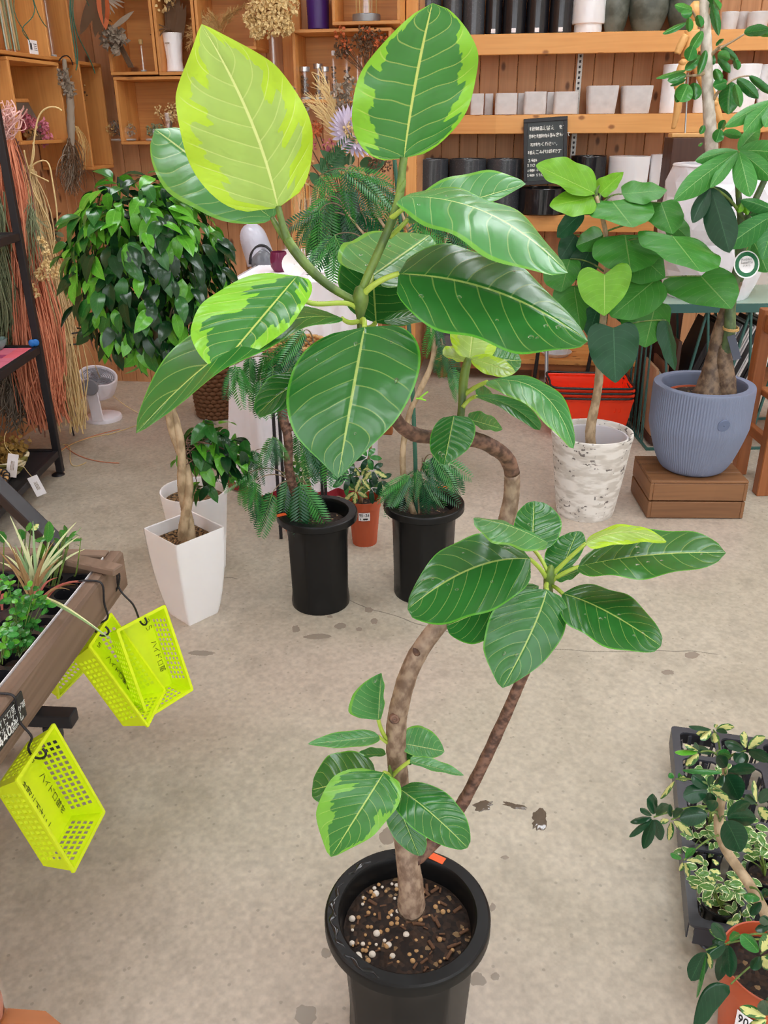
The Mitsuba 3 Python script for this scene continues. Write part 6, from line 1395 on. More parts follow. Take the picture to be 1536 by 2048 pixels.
k = thing('wall_ledge', 'small wooden ledge carrying the clear glass tube', 'ledge'); part(k, 'board', rbx(tw(535, 172), tw(572, 172), 4.93, WB1 - .041, zw(549, 172, 4.98) - .018, zw(549, 172, 4.98), .002), BOXWOOD, False)
zj = zw(680, 205) + .017
for i, (u0, u1, vt, lid_, mo, lb) in enumerate(((601, 622, 138, STEEL, .95, 'lidded jar of dried petals, leftmost in the bottle box'), (629, 648, 131, STEEL, .95, 'lidded jar of dried petals behind another in the bottle box'), (643, 660, 138, STEEL, .95, 'lidded jar in front, second from the left in the bottle box'), (662, 676, 106, CONC, .5, 'corked bottle with blue flowers in the bottle box'), (686, 704, 105, CONC, .5, 'corked bottle with dark flowers in the bottle box'))):
    o = W((u0 + u1) / 2, 200, 5.12 + (.05 if i == 1 else 0)); r = px(o, (u1 - u0) / 2); h_ = float(W((u0 + u1) / 2, vt, 5.12)[2]) - zj
    fl = merge([ball(V3(o[0], o[1], zj + .02 + h_ * .62 * rng.random()) + V3(rng.uniform(-1, 1), rng.uniform(-1, 1), 0) * r * .5, r * .32, 0) for q in range(26)])
    jar('flower_bottle' if i > 2 else 'lidded_jar', lb, o, r, h_, zj, lid=lid_, fill=fl, mouth=r * mo, cat='bottle' if i > 2 else 'jar')
for i, u in enumerate((716, 724)):
    o = W(u, 190, 5.1 + .06 * i); jar('glass_tube', ('clear glass tube at the right end of the bottle box, in front', 'clear glass tube at the right end of the bottle box, behind')[i], o, px(o, 5), .21, zj, cat='vase')
k = thing('dried_bouquet', 'dark rust dried bunch hanging in front of the bottle box', 'dried flowers')
for q in range(34):
    u, v = rng.uniform(678, 770), rng.uniform(60, 110); o = W(u, v, 4.98); floret(k, o, .022, 12, DRYBROWN if q % 3 else RUST, 'dried_head', .011)
    part(k, 'stem', ptube([(o, .0015), (W(735 + rng.normal() * 4, 150, 4.99), .0012)], 4, 4), DRYBROWN)

# ---------------------------------------------------------------- big bouquet with the king protea on the cloth table
BQ = thing('dried_bouquet', 'big bouquet with a pale lilac king protea, grass and pink flowers on the cloth table', 'dried flowers')
yb = 4.25; vb = P(690, 420, yb)
cp = P(705, 268, yb - .05); R_ = px(cp, 46)
for ring, (n, el, L, bs_) in enumerate(((26, -.15, .95, LILAC), (26, .2, 1.0, LILAC), (24, .6, .95, LILAC), (18, 1.0, .8, LILAC))):
    for i in range(n):
        a = i * 6.283 / n + ring * .2; axp = unit(V3(.45, -.7, .55)); M = frame(cp, axp, (0, 0, 1)); d = M[:3, 0] * math.sin(el) + (M[:3, 1] * math.cos(a) + M[:3, 2] * math.sin(a)) * math.cos(el)
        m = leaf0(R_ * L, R_ * .2, 0, 0, .6, .5, 7, 5, -.25, .4); part(BQ, 'bract', xf(m[:2], frame(cp + d * R_ * .18, d, axp)), bs_, True)
floret(BQ, cp + unit(V3(.45, -.7, .55)) * R_ * .18, R_ * .46, 220, DRYCREAM, 'flower_centre', .010)
for u, v, b_ in ((655, 290, PINK), (668, 298, PINK), (635, 255, RUST), (628, 262, RUST), (620, 292, ROSE), (760, 315, DRYBROWN), (748, 325, DRYBROWN), (770, 330, DRYBROWN), (615, 320, DRYTAN), (612, 345, DRYTAN), (605, 360, DRYCREAM)):
    o = P(u, v, yb + rng.uniform(-.05, .08)); floret(BQ, o, px(o, 11), 45, b_, 'flower_head', .008); part(BQ, 'stem', ptube([(o, .0025), (vb, .0025)], 4, 4), DRYBROWN)
for u, v, tu, tv in ((690, 330, 672, 292), (690, 340, 640, 300), (700, 330, 700, 305), (720, 330, 745, 318), (680, 350, 625, 330), (730, 345, 770, 322), (690, 320, 655, 310), (660, 350, 640, 315), (640, 370, 620, 345)):
    blades(BQ, P(u, v, yb), [P(tu, tv, yb - .04)], .022, mat_bouqleaf if 'mat_bouqleaf' in globals() else globals().setdefault('mat_bouqleaf', mat('bouquet_leaf', '#3f6a44', .5)), 'leaf')
for u, v in ((640, 170), (648, 155), (660, 190), (632, 200), (628, 215), (655, 180), (645, 210)):
    tpt = P(u, v, yb); bq = P(685, 320, yb); s = spline([bq, (bq * .45 + tpt * .55) + V3(.02, 0, .01), tpt], 26); ms = [tube(s, .0026, 4)]
    for q in range(8, 26):
        for e in range(3): d = unit(s[q] - s[q - 1]) + V3(-.4, 0, .1) + rng.normal(size=3) * .35; ms.append(tube(np.array([s[q], s[q] + unit(d) * .06]), np.array([.0017, .0008]), 3, False))
    part(BQ, 'grass_plume', merge(ms), DRYCREAM, False)
for pts in ([(612, 330), (600, 270), (588, 220), (578, 165)], [(620, 320), (612, 260), (600, 200)], [(700, 250), (698, 200), (692, 150)], [(690, 250), (684, 205), (672, 170)]):
    s = spline([P(u, v, yb) for u, v in pts], 20); part(BQ, 'stem', tube(s, .0025, 5), DRYGREY)
    for q in range(6, 20): floret(BQ, s[q] + rng.normal(size=3) * .012, .012, 6, DRYGREY, 'dried_bud', .012)
for q in range(5): part(BQ, 'stem', ptube([(cp, .006), (vb + V3(0, 0, -.1), .005)], 4, 6), GREYGREEN)
o = P(690, 470, yb); r = px(o, 34); zt_ = float(P(690, 385, yb)[2])
k = thing('flower_vase', 'dark vase holding the king protea bouquet, hidden behind the feathery leaves', 'vase')
part(k, 'body', lathe([(.002, .003), (r * .7, .003), (r * .95, .08), (r, .2), (r * .7, zt_ - TBz - .006), (r * .66, zt_ - TBz - .006), (r * .9, .2), (.002, .1)], 40, (o[0], o[1], TBz + .006)), SLATE, 50)
k = thing('acrylic_box', 'clear plastic tray on the low bench behind the slim stem', 'tray')
o = P(880, 705, 5.55); zz_ = bz + .001
part(k, 'tray', merge([rbx(b0 + .03, o @ ET + .30, 5.60, 5.604, zz_, zz_ + .13), rbx(b0 + .03, b0 + .034, 5.604, 5.74, zz_, zz_ + .13), rbx(o @ ET + .296, o @ ET + .30, 5.604, 5.74, zz_, zz_ + .13), rbx(b0 + .03, o @ ET + .3, 5.604, 5.74, zz_, zz_ + .003)]), 'mat_glass', False)
k = thing('grey_box', 'dark grey box on the low bench behind the slim branching stem', 'box'); part(k, 'body', rbx(b0 + .03, o @ ET + .26, 5.75, 5.96, zz_, zz_ + .40, .006), mat('box_grey', '#4c4e56', .6), False)
part(k, 'lid', rbx(b0 + .025, o @ ET + .265, 5.745, 5.965, zz_ + .4005, zz_ + .425, .006), SLATE, False)

# ---------------------------------------------------------------- black rack at the left edge
rp = G(122, 948, 0); RX, RY = rp[0], rp[1]
RK = thing('black_rack', 'black iron rack with a pink cloth on its middle shelf at the left edge', 'rack')
rz = [.126, .64, 1.143]
for (x, y) in ((RX, RY), (RX - .42, RY), (RX, RY - 1.1), (RX - .42, RY - 1.1)):
    part(RK, 'post', bx(x - .016, x + .016, y - .016, y + .016, .012, 1.75, .002), IRON, False); part(RK, 'foot', lathe([(.002, .011), (.018, .011), (.03, .004), (.032, 0), (.002, 0)], 16, (x - .01, y - .01, 0)), IRON, 40)
for z in rz:
    part(RK, 'shelf', bx(RX - .404, RX - .016, RY - 1.084, RY - .016, z - .012, z - .002), SOFTBLACK, False)
    part(RK, 'side_rail', bx(RX - .013, RX + .013, RY - 1.084, RY - .0165, z - .03, z + .004, .002), IRON, False); part(RK, 'end_rail', bx(RX - .404, RX - .0165, RY - .013, RY + .013, z - .03, z + .004, .002), IRON, False)
    part(RK, 'side_rail', bx(RX - .433, RX - .407, RY - 1.084, RY - .0165, z - .03, z + .004, .002), IRON, False)
k = thing('patchwork_cloth', 'pink and red patchwork cloth on the middle shelf of the black rack', 'cloth')
pcs = [mat('cloth_' + n, c, .85) for n, c in (('coral', '#e06a78'), ('magenta', '#a8406c'), ('red', '#d8302c'), ('rose', '#d8758c'))]
for i in range(13):
    for j in range(6):
        x0, y0 = RX - .39 + j * .0625, RY - .04 - (i + 1) * .062
        part(k, 'patch', bx(x0, x0 + .0623, y0, y0 + .0618, .6385, .642 + .0005 * ((i + j) % 3)), pcs[int(rng.choice([0, 1, 3, 3, 2 if i > 5 else 0]))], False)
AQUA = mat('aqua_glass', '#7f9c98', .12)
for i, (u, v, r) in enumerate(((14, 672, .05), (-6, 700, .05))):
    o = G(u, v, .642); k = thing('glass_dish', ('crumpled greenish glass dish on the patchwork cloth', 'greenish glass dish at the frame edge on the patchwork cloth')[i], 'dish')
    part(k, 'body', lathe([(.002, .004), (r * .5, .002), (r * .8, .02), (r, .05), (r * .96, .05), (r * .75, .022), (.002, .008)], 24, (o[0], o[1], .643), lambda p, g: 1 + .08 * np.sin(g * 7)[None] * (p[:, 1:2] / .05)), AQUA, True)
k = thing('blue_clip', 'bright blue cloth clip on the corner of the black rack', 'clip')
for i in range(2): part(k, 'jaw', xf(ball((-.008 + .016 * i, 0, .018), .016, 2, (1, .6, 1.05)), rotz((RX - .005, RY - .03, .6455), .5)), mat('clip_blue', '#1f6fc0', .5), False)


def strands(k, name, top, bot, n, r0, r1, bs, wob=.02, rad=.0016, jit=.12):
    """a hank of raffia: n strands from the tie (top) fanning to the bottom line"""
    top, b0_, b1_ = np.asarray(top), np.asarray(bot[0]), np.asarray(bot[1]); ms = []
    for q in range(n):
        a = rng.random(); e = b0_ + (b1_ - b0_) * a + rng.normal(size=3) * (.02, .05, .0) + V3(0, 0, rng.uniform(0, jit)); s0 = top + rng.normal(size=3) * r0
        m1 = s0 * .66 + e * .34 + rng.normal(size=3) * wob * .6; m2 = s0 * .33 + e * .67 + rng.normal(size=3) * wob
        ms.append(tube(spline([s0, m1, m2, e], 14), rad * rng.uniform(.6, 1.4), 4, False))
    return part(k, name, merge(ms), bs, True, kind='stuff')


RF_ = lambda u, v, y: P(u, v, y)
k = thing('raffia_hank', 'long peach and coral raffia hank hanging behind the black rack post', 'raffia')
strands(k, 'strands', RF_(8, 275, 4.12), (RF_(70, 860, 4.05), RF_(128, 850, 4.1)), 380, .014, .04, PEACH, .03, .0034, .25)
strands(k, 'strands', RF_(14, 285, 4.16), (RF_(60, 850, 4.15), RF_(110, 870, 4.2)), 220, .014, .04, MAUVE, .03, .003, .3)
strands(k, 'tuft', RF_(10, 275, 4.1), (RF_(-5, 225, 4.1), RF_(40, 250, 4.1)), 50, .008, .03, RIBBON, .02, .003, .08)
k = thing('raffia_hank', 'long cream straw raffia hank tied in a knot left of the ball-headed fig', 'raffia')
strands(k, 'strands', RF_(58, 345, 4.32), (RF_(100, 800, 4.3), RF_(150, 780, 4.35)), 420, .012, .04, CREAMRAF, .025, .0032, .3)
strands(k, 'strands', RF_(58, 345, 4.32), (RF_(130, 868, 4.25), RF_(172, 862, 4.35)), 40, .010, .05, DRYCREAM, .04, .003, .05)
part(k, 'knot', merge([tube(RF_(58, 345, 4.30) + px(RF_(58, 345, 4.3), 9) * np.stack([np.cos(np.linspace(0, 6.28, 20)), np.sin(np.linspace(0, 6.28, 20)), .25 * np.sin(np.linspace(0, 12, 20))], 1) + V3(0, 0, .006 * q), .004, 6) for q in range(5)]), DRYCREAM, True)
for pts in ([(60, 340), (66, 300), (72, 255), (85, 222), (110, 214), (124, 221)], [(60, 345), (80, 322), (92, 322), (103, 350), (111, 400), (115, 455)], [(60, 345), (75, 352), (98, 363)], [(60, 345), (70, 390), (92, 430), (103, 475)], [(58, 340), (52, 320), (48, 300)], [(60, 335), (68, 300), (66, 285)], [(110, 480), (108, 500), (118, 540), (112, 560)]):
    s = spline([P(u, v, 4.27) for u, v in pts], 24); part(k, 'loose_end', tube(s, px(s[0], 1.7), 6), DRYCREAM, True)
k = thing('raffia_hank', 'grey green and brown dried hank at the left edge behind the rack', 'raffia')
strands(k, 'strands', P(-25, 380, 3.95), (P(-10, 720, 4.0), P(30, 700, 4.05)), 200, .02, .04, GREYGREEN, .03, .003, .2)
strands(k, 'strands', P(-10, 480, 4.05), (P(10, 740, 4.1), P(58, 720, 4.15)), 200, .02, .04, DRYBROWN, .03, .003, .25)
strands(k, 'strands', P(20, 690, 4.1), (P(10, 870, 4.1), P(60, 860, 4.15)), 160, .03, .04, DRYGREY, .03, .003, .25)
k = thing('dried_bouquet', 'dried white button flowers and grey green sprigs hanging before the raffia', 'dried flowers')
for q in range(46):
    b_ = P(62 + rng.normal() * 5, 420 + rng.normal() * 12, 4.1); e = P(rng.uniform(50, 100), rng.uniform(440, 590), 4.04); part(k, 'sprig', ptube([(b_, .0016), ((b_ + e) / 2 + rng.normal(size=3) * .012, .0014), (e, .0008)], 8, 4), GREYGREEN)
for u, v, r in ((95, 535, 8), (102, 540, 9), (110, 548, 9), (118, 545, 8), (122, 540, 6), (100, 550, 8), (92, 530, 6), (118, 535, 5), (88, 488, 5), (82, 480, 4), (92, 505, 5), (80, 550, 6), (76, 548, 4), (62, 570, 4), (66, 580, 4), (71, 587, 5), (85, 555, 5), (96, 522, 5), (84, 538, 4)):
    o = P(u, v, 4.02); floret(k, o, px(o, r), 26, DRYCREAM, 'button_flower', .008)
k = thing('dark_dried_leaves', 'dark dried leaves on the wall between the straw hank and the fig', 'dried flowers')
for q in range(26):
    u, v = rng.uniform(85, 120), rng.uniform(420, 500); o = TT(u, v, TC + .05); part(k, 'leaf', xf(leaf0(.05, .028, 0, 0, .5, .5, 5, 3)[:2], frame(o, rng.normal(size=3), (0, -1, .4))), DRYBROWN if q % 4 else GREYGREEN, True)
part(k, 'stem', ptube([(TT(100, 415, TC + .02), .004), (TT(105, 500, TC + .03), .004)], 6, 5), DRYBROWN)
for i, pts in enumerate(([(115, 905), (150, 885), (200, 868), (240, 858)], [(120, 905), (165, 880), (225, 867)], [(130, 890), (160, 912), (195, 922), (238, 926)], [(125, 890), (140, 915), (153, 932), (172, 925)], [(160, 680), (190, 730), (225, 790), (275, 825)], [(215, 870), (240, 862), (290, 845)])):
    s = spline([G(u, v, .0035 if i != 4 else (.55, .35, .12, .004)[j]) for j, (u, v) in enumerate(pts)], 24)
    solo('straw_strand', 'loose straw strand ' + ('curving along the floor from the rack foot to the fan', 'lying straight just before the fan', 'lying in a long arc in front of the fan', 'short and bent by the rack foot', 'hanging from the hank over the fan', 'lying on the floor right of the fan')[i], 'straw', tube(s, .0022, 5), PEACH if i % 2 == 0 and i < 4 else DRYCREAM, True, group='loose straw strands on the floor')
# wire plant stand with hoops and a caster
k = thing('wire_stand', 'black wire stand with hoops behind the straw hank', 'stand')
o = P(132, 672, 4.42)
for z, r in ((float(P(132, 662, 4.42)[2]), .055), (float(P(132, 682, 4.42)[2]), .07)):
    part(k, 'hoop', tube(V3(o[0] + .02, o[1], z) + np.stack([np.cos(np.linspace(0, 6.28, 40)), np.sin(np.linspace(0, 6.28, 40)), np.linspace(0, 6.28, 40) * 0], 1) * r * 1.25, .004, 6, False), IRON, True)
for a in (2.6,): part(k, 'leg', ptube([(V3(o[0] + .02 + .085 * math.cos(a), o[1] + .085 * math.sin(a), float(P(132, 662, 4.42)[2])), .004), (V3(o[0] + .02 + .12 * math.cos(a), o[1] + .12 * math.sin(a), .3), .004), (V3(o[0] + .02 + .10 * math.cos(a), o[1] + .10 * math.sin(a), .004), .004)], 14, 6), IRON, True)
# floor fan
k = thing('floor_fan', 'white floor circulator fan tilted upward below the ball-headed fig', 'fan')
fb = G(208, 838, 0); frr = px(fb, 36); FW = mat('fan_white', '#e8e6ee', .3); FG = mat('fan_grey', '#84868e', .5)
part(k, 'base', lathe([(.002, .03), (frr * .8, .03), (frr * .95, .024), (frr, .012), (frr * .98, 0), (.002, 0)], 40, (fb[0], fb[1], 0)), FW, 40)
hz = float(P(205, 765, fb[1])[2]); dr_ = frr * 1.02; tilt = unit(V3(.25, -.25, .93)); HM = frame(V3(fb[0] - .005, fb[1], hz), np.cross((0, 1, .2), tilt), tilt)
part(k, 'drum', xf(lathe([(.002, -dr_ * .85), (dr_ * .55, -dr_ * .82), (dr_ * .9, -dr_ * .5), (dr_, -.0), (dr_ * 1.02, dr_ * .42), (dr_ * .98, dr_ * .47), (dr_ * .9, dr_ * .44), (dr_ * .88, dr_ * .2), (.002, dr_ * .05)], 48), HM), FW, 45)
for q in range(7): part(k, 'grille_ring', xf(tube(np.stack([np.cos(np.linspace(0, 6.28, 36)), np.sin(np.linspace(0, 6.28, 36)), np.linspace(0, 0, 36)], 1) * dr_ * (.15 + .11 * q) + V3(0, 0, dr_ * (.42 - .01 * q)), .0022, 5, False), HM), FG, True)
for q in range(5): part(k, 'grille_spoke', xf(tube(np.array([(0, 0, dr_ * .42), (dr_ * .88 * math.cos(q * 1.257), dr_ * .88 * math.sin(q * 1.257), dr_ * .38)]), .002, 5), HM), FG)
for q in range(3):
    m = leaf0(dr_ * .75, dr_ * .5, 0, 0, .6, .4, 5, 5, .0, .3); part(k, 'blade', xf(xf(m[:2], frame((0, 0, dr_ * .24), (math.cos(q * 2.09), math.sin(q * 2.09), 0), (.3, 0, 1))), HM), FG, True)
a0, a1 = V3(fb[0], fb[1] - frr * .93, .02), V3(fb[0] - .01, fb[1] - dr_ * 1.02, hz - .004)
part(k, 'arm', bar(a0, a1, frr * .62, .014, (0, -1, 0), .005), FW, False)
part(k, 'pivot_cap', xf(lathe([(.002, .012), (frr * .40, .012), (frr * .44, .006), (frr * .44, 0), (.002, 0)], 28), frame(a1 + V3(0, -.007, .01), (1, 0, 0), (0, -1, .1))), FG, 40, label='round grey pivot cap')
# basket with dried brown flowers, and tags, on the rack's lowest shelf
BK = mat('basket_white_olive', 0, .7, proc(lambda p, n, uv: mix(lin('#d8cfae'), lin('#6f6a30'), dr.select(dr.sin(dr.atan2(p.y, p.x - RX) * 0 + p.z * 120 + p.y * 60) > .2, 1., 0.))))
o = G(55, 900, .16); k = thing('woven_tray', 'shallow white and olive woven basket on the lowest shelf of the black rack', 'basket'); r = .125; o = V3(RX - .14, RY - .32, 0)
for i in range(6):
    q = i / 5; part(k, 'coil', tube(np.stack([np.cos(np.linspace(0, 6.283, 50)), np.sin(np.linspace(0, 6.283, 50)), 0 * np.linspace(0, 1, 50)], 1) * (r * (.55 + .45 * q)) + V3(o[0], o[1], .138 + .075 * q ** 1.5), .009, 7, False), BK, True)
part(k, 'base', disc(V3(o[0], o[1], .134), r * .58, 30), BK)
k2 = thing('dried_bouquet', 'mustard brown dried leaves heaped in the woven basket', 'dried flowers')
for q in range(26):
    c_ = V3(o[0] + rng.uniform(-.09, .09), o[1] + rng.uniform(-.09, .09), .17 + rng.uniform(0, .10)); floret(k2, c_, .035, 22, mat_must if 'mat_must' in globals() else globals().setdefault('mat_must', mat('dry_mustard', '#8a6a2e', .8)), 'dried_head', .014)
k = thing('lashed_tray', 'tan basket with black lashed rim cut by the left edge', 'basket'); o2 = V3(RX - .10, RY - .66, 0)
for i in range(7):
    q = i / 6; g = np.linspace(0, 6.283, 60); part(k, 'coil', tube(np.stack([np.cos(g), np.sin(g), 0 * g], 1) * (.13 * (.6 + .4 * q)) + V3(o2[0], o2[1], .138 + .10 * q), .010, 7, False), WICK, True)
for q in range(24):
    a = q * 6.283 / 24; M = frame(V3(o2[0] + .13 * math.cos(a), o2[1] + .13 * math.sin(a), .238), (-math.sin(a), math.cos(a), 0)); part(k, 'lashing', xf(tube(np.stack([.012 * (np.linspace(0, 1, 12) - .5), .0135 * np.cos(np.linspace(0, 6.28, 12)), .0135 * np.sin(np.linspace(0, 6.28, 12))], 1), .003, 5), M), IRON, True)
part(k, 'base', disc(V3(o2[0], o2[1], .134), .08, 30), WICK)
for i, (u, v, du, dv) in enumerate(((27, 908, 22, 954), (64, 953, 84, 990))):
    k = thing('paper_tag', ('white paper tag hanging from the lashed basket', 'white paper tag hanging on a string below the rack shelf')[i], 'tag'); yy = RY - .52 + .12 * i
    t0_, t1_ = P(u, v, yy), P(du, dv, yy); w_ = px(t0_, 10); M = frame(t0_, t1_ - t0_, (.3, -.9, .2)); L_ = np.linalg.norm(t1_ - t0_)
    part(k, 'card', xf(bx(0, L_, -w_, w_, 0, .001), M), LABEL, False); part(k, 'print', xf(merge([bx(L_ * .3, L_ * .7, w_ * a_, w_ * (a_ + .12), .001, .0013) for a_ in (-.3, -.05, .2)]), M), DRYGREY, False)
    part(k, 'string', ptube([(t0_ + (t1_ - t0_) * .04, .0012), (P(u - 18, v - 22, yy), .0012), (P(u - 30 + 16 * (1 - i), v - 45, yy + .01), .0012)], 12, 5), DRYCREAM)

# ---------------------------------------------------------------- wooden planter bench at the left
E1, E0 = G(247, 1100, .62), G(0, 1419, .62); AL = unit((E1 - E0) * V3(1, 1, 0)); AC = V3(-AL[1], AL[0], 0); BMX = np.eye(4)   # AL: away from the camera, AC: to the left
BMX[:3, 0], BMX[:3, 1], BMX[:3, 3] = AL, AC, E1 * V3(1, 1, 0)


def pb(a0, a1, c0, c1, z0, z1, b=.003):
    """box in the planter's frame: a along (0 = far end), c leftwards from the outer face"""
    return xf(bx(a0, a1, c0, c1, z0, z1, b), BMX)


PL = thing('planter_bench', 'weathered brown wooden planter trough on a dark stand at the left edge', 'planter')
part(PL, 'front_beam', woodbox(pb(-1.05, 0, 0, .036, .519, .62, .006), AL), PLANTERWOOD, False)
part(PL, 'end_beam', woodbox(pb(-.034, 0, .0365, .62, .519, .62), AC), PLANTERWOOD, False)
part(PL, 'back_beam', woodbox(pb(-1.05, 0, .6205, .655, .519, .62), AL), PLANTERWOOD, False)
part(PL, 'corner_slat', woodbox(xf(bx(-.115, .115, -.018, .018, 0, .018, .003), BMX @ rotz((-.085, .075, .6205), 1.25)), BMX[:3, 0]), PLANTERWOOD, False)
part(PL, 'floor_board', pb(-1.05, -.035, .0365, .62, .50, .518), DKW, False)
part(PL, 'liner', merge([pb(-1.05, -.036, .038, .0395, .52, .618, 0)]), LABEL, False, label='white plastic edge of the liner')
for a in (-.02, -.95):
    for c in (.32, .55): part(PL, 'leg', pb(a - .022, a + .022, c - .022, c + .022, .13, .4995), SOFTBLACK, False)
    part(PL, 'crossbar', pb(a - .024, a + .024, .20, .62, .09, .1295), SOFTBLACK, False)
    for c in (.27, .55):
        o = BMX @ np.array([a, c, 0, 1]); part(PL, 'caster', xf(lathe([(.002, -.014), (.03, -.014), (.04, -.008), (.04, .008), (.03, .014), (.002, .014)], 24), frame((o[0], o[1], .04), (0, 0, 1), AC)), SLATE, 40); part(PL, 'caster_fork', xf(bx(-.02, .02, -.02, .02, 0, .016), rotz((o[0], o[1], .0735), .2)), IRON, False)
part(PL, 'brace', bar(P(124, 1100, 2.02), P(-30, 950, 2.25), .045, .04, (0, 0, 1), .003), SOFTBLACK, False, label='dark sloping timber')
# cell trays
TRAYP = mat('tray_black', '#232327', .25)
for ti, (a0, a1) in enumerate(((-.58, -.05), (-1.03, -.59))):
    k = thing('cell_tray', ('black plastic cell tray at the far end of the planter trough', 'black plastic cell tray at the near end of the planter trough')[ti], 'tray')
    nx, ny = 8, 8; px_, py_ = (a1 - a0) / nx, .54 / ny; pol = sbox(a0, .052, a1, .60)
    pol = pol.difference(union_all([Polygon([(a0 + (i + .5) * px_ + px_ * .42 * math.cos(q * .393), .055 + (j + .5) * py_ + py_ * .42 * math.sin(q * .393)) for q in range(16)]) for i in range(nx) for j in range(ny)]))
    v, f = extrude(pol, .004); part(k, 'deck', xf((v + V3(0, 0, .574), f), BMX), TRAYP, False)
    part(k, 'cups', xf(merge([lathe([(px_ * .42, .574), (px_ * .34, .53), (px_ * .3, .522), (.001, .522)], 14, (a0 + (i + .5) * px_, .055 + (j + .5) * py_, 0)) for i in range(nx) for j in range(ny)]), BMX), TRAYP, 50, kind='stuff')
    for i in range(nx):
        for j in range(ny):
            if rng.random() < (.25 if i > 4 and j < 3 else .7): part(k, 'soil_plug', xf(lathe([(.001, .566), (px_ * .25, .565), (px_ * .39, .558)], 10, (a0 + (i + .5) * px_, .055 + (j + .5) * py_, 0)), BMX), SOIL, True)
# seedlings
STRAW = mat('sedge_pale', '#c9cf9c', .5); SEDGE = mat('sedge_green', '#7fa06a', .5); REDG = mat('sedge_red', '#9a4a3c', .5); BRONZE = mat('sedge_bronze', '#8a6a3c', .5)


def tuft(name, label, base, tips, w, bs, zb=.578, y=None):
    k = thing(name, label, 'seedling'); b = G(*base, zb)
    for i, (u, v) in enumerate(tips):
        q = (i * 7 % 5 - 2) * .02; tp_ = P(u, v, b[1] + .06 + q); b2 = b + V3(rng.uniform(-.012, .012), rng.uniform(-.012, .012), 0)
        d = tp_ - b2; s = spline([b2, b2 + d * .5 + V3(0, 0, .02), tp_], 10); vw = unit(EYE - b2); sd = unit(np.cross(d, vw)); ww = w * np.sin(np.linspace(.6, math.pi - .05, 10)) ** .8 + .0003; nn_ = unit(np.cross(sd, d)) * w * .35
        part(k, 'blade', (np.stack([s - sd * ww[:, None], s + nn_, s + sd * ww[:, None]], 1).reshape(-1, 3), quads(10, 3)), bs[i % len(bs)], True)
    return k


tuft('sedge', 'cream striped sedge with upright arching blades in the planter trough', (72, 1185), ((20, 1032), (66, 1042), (98, 1048), (153, 1044), (163, 1055), (0, 1068), (52, 1085), (122, 1078), (158, 1072), (170, 1098), (30, 1090), (10, 1110), (110, 1060), (140, 1085), (0, 1125), (64, 1110), (40, 1070), (85, 1075), (125, 1110)), .0031, [STRAW, SEDGE, STRAW])
k = thing('sedge', 'single long cream striped blade arching out over the planter front', 'seedling'); s = spline([G(92, 1195, .60), G(125, 1212, .66), G(165, 1237, .665), G(222, 1278, .63)], 16); sd = unit(np.cross(s[-1] - s[0], EYE - s[8])); ww = .0048 * np.sin(np.linspace(.7, math.pi - .03, 16)) ** .7
for q0, b_ in ((-1, STRAW), (1, SEDGE)): part(k, 'blade_half', (np.stack([s, s + sd * (q0 * ww)[:, None] - V3(0, 0, .0012)], 1).reshape(-1, 3), quads(16, 2)), b_, True)
tuft('sedge', 'bronze brown sedge beside the cream striped sedge', (62, 1200), ((18, 1085), (22, 1092), (110, 1080), (100, 1095), (0, 1105), (28, 1098), (118, 1120), (130, 1110), (12, 1120), (40, 1120)), .0026, [BRONZE])
tuft('sedge', 'reddish sedge leaning to the right over the black cells', (80, 1205), ((168, 1165), (178, 1162), (160, 1172), (115, 1155), (120, 1195), (140, 1180), (88, 1165), (50, 1160)), .0024, [REDG, REDG, BRONZE])
tuft('sedge', 'red leaved seedling at the left edge of the trough', (0, 1225), ((5, 1150), (12, 1190), (15, 1170), (-8, 1160), (20, 1200)), .003, [REDG])


def herb(label, spots, s, pal, seed0, top=.06, base=None):
    k = thing('herb_seedling', label, 'seedling')
    b = G(*base, .572)
    for i, (u, v) in enumerate(spots):
        o = P(u, v, b[1] + rng.uniform(-.02, .03)); part(k, 'stem', ptube([(b + rng.normal(size=3) * (.004, .004, 0), .0012), ((b + o) / 2, .001), (o, .0007)], 8, 5), GREENSTEM)
        for q in range(7):
            a = rng.uniform(0, 6.28); oo = o + rng.normal(size=3) * .006; part(k, 'leaf', xf(leaf0(s * .8 * rng.uniform(.8, 1.2), s * .5, pal[int(rng.integers(len(pal)))], seed0 + q, .5, .45, 6, 5, .2, .2), frame(oo, (math.cos(a), math.sin(a) * .8, math.sin(a) * .4 + .1), (rng.normal() * .3, -.6, .8))), 'mat_leaf_small', True)


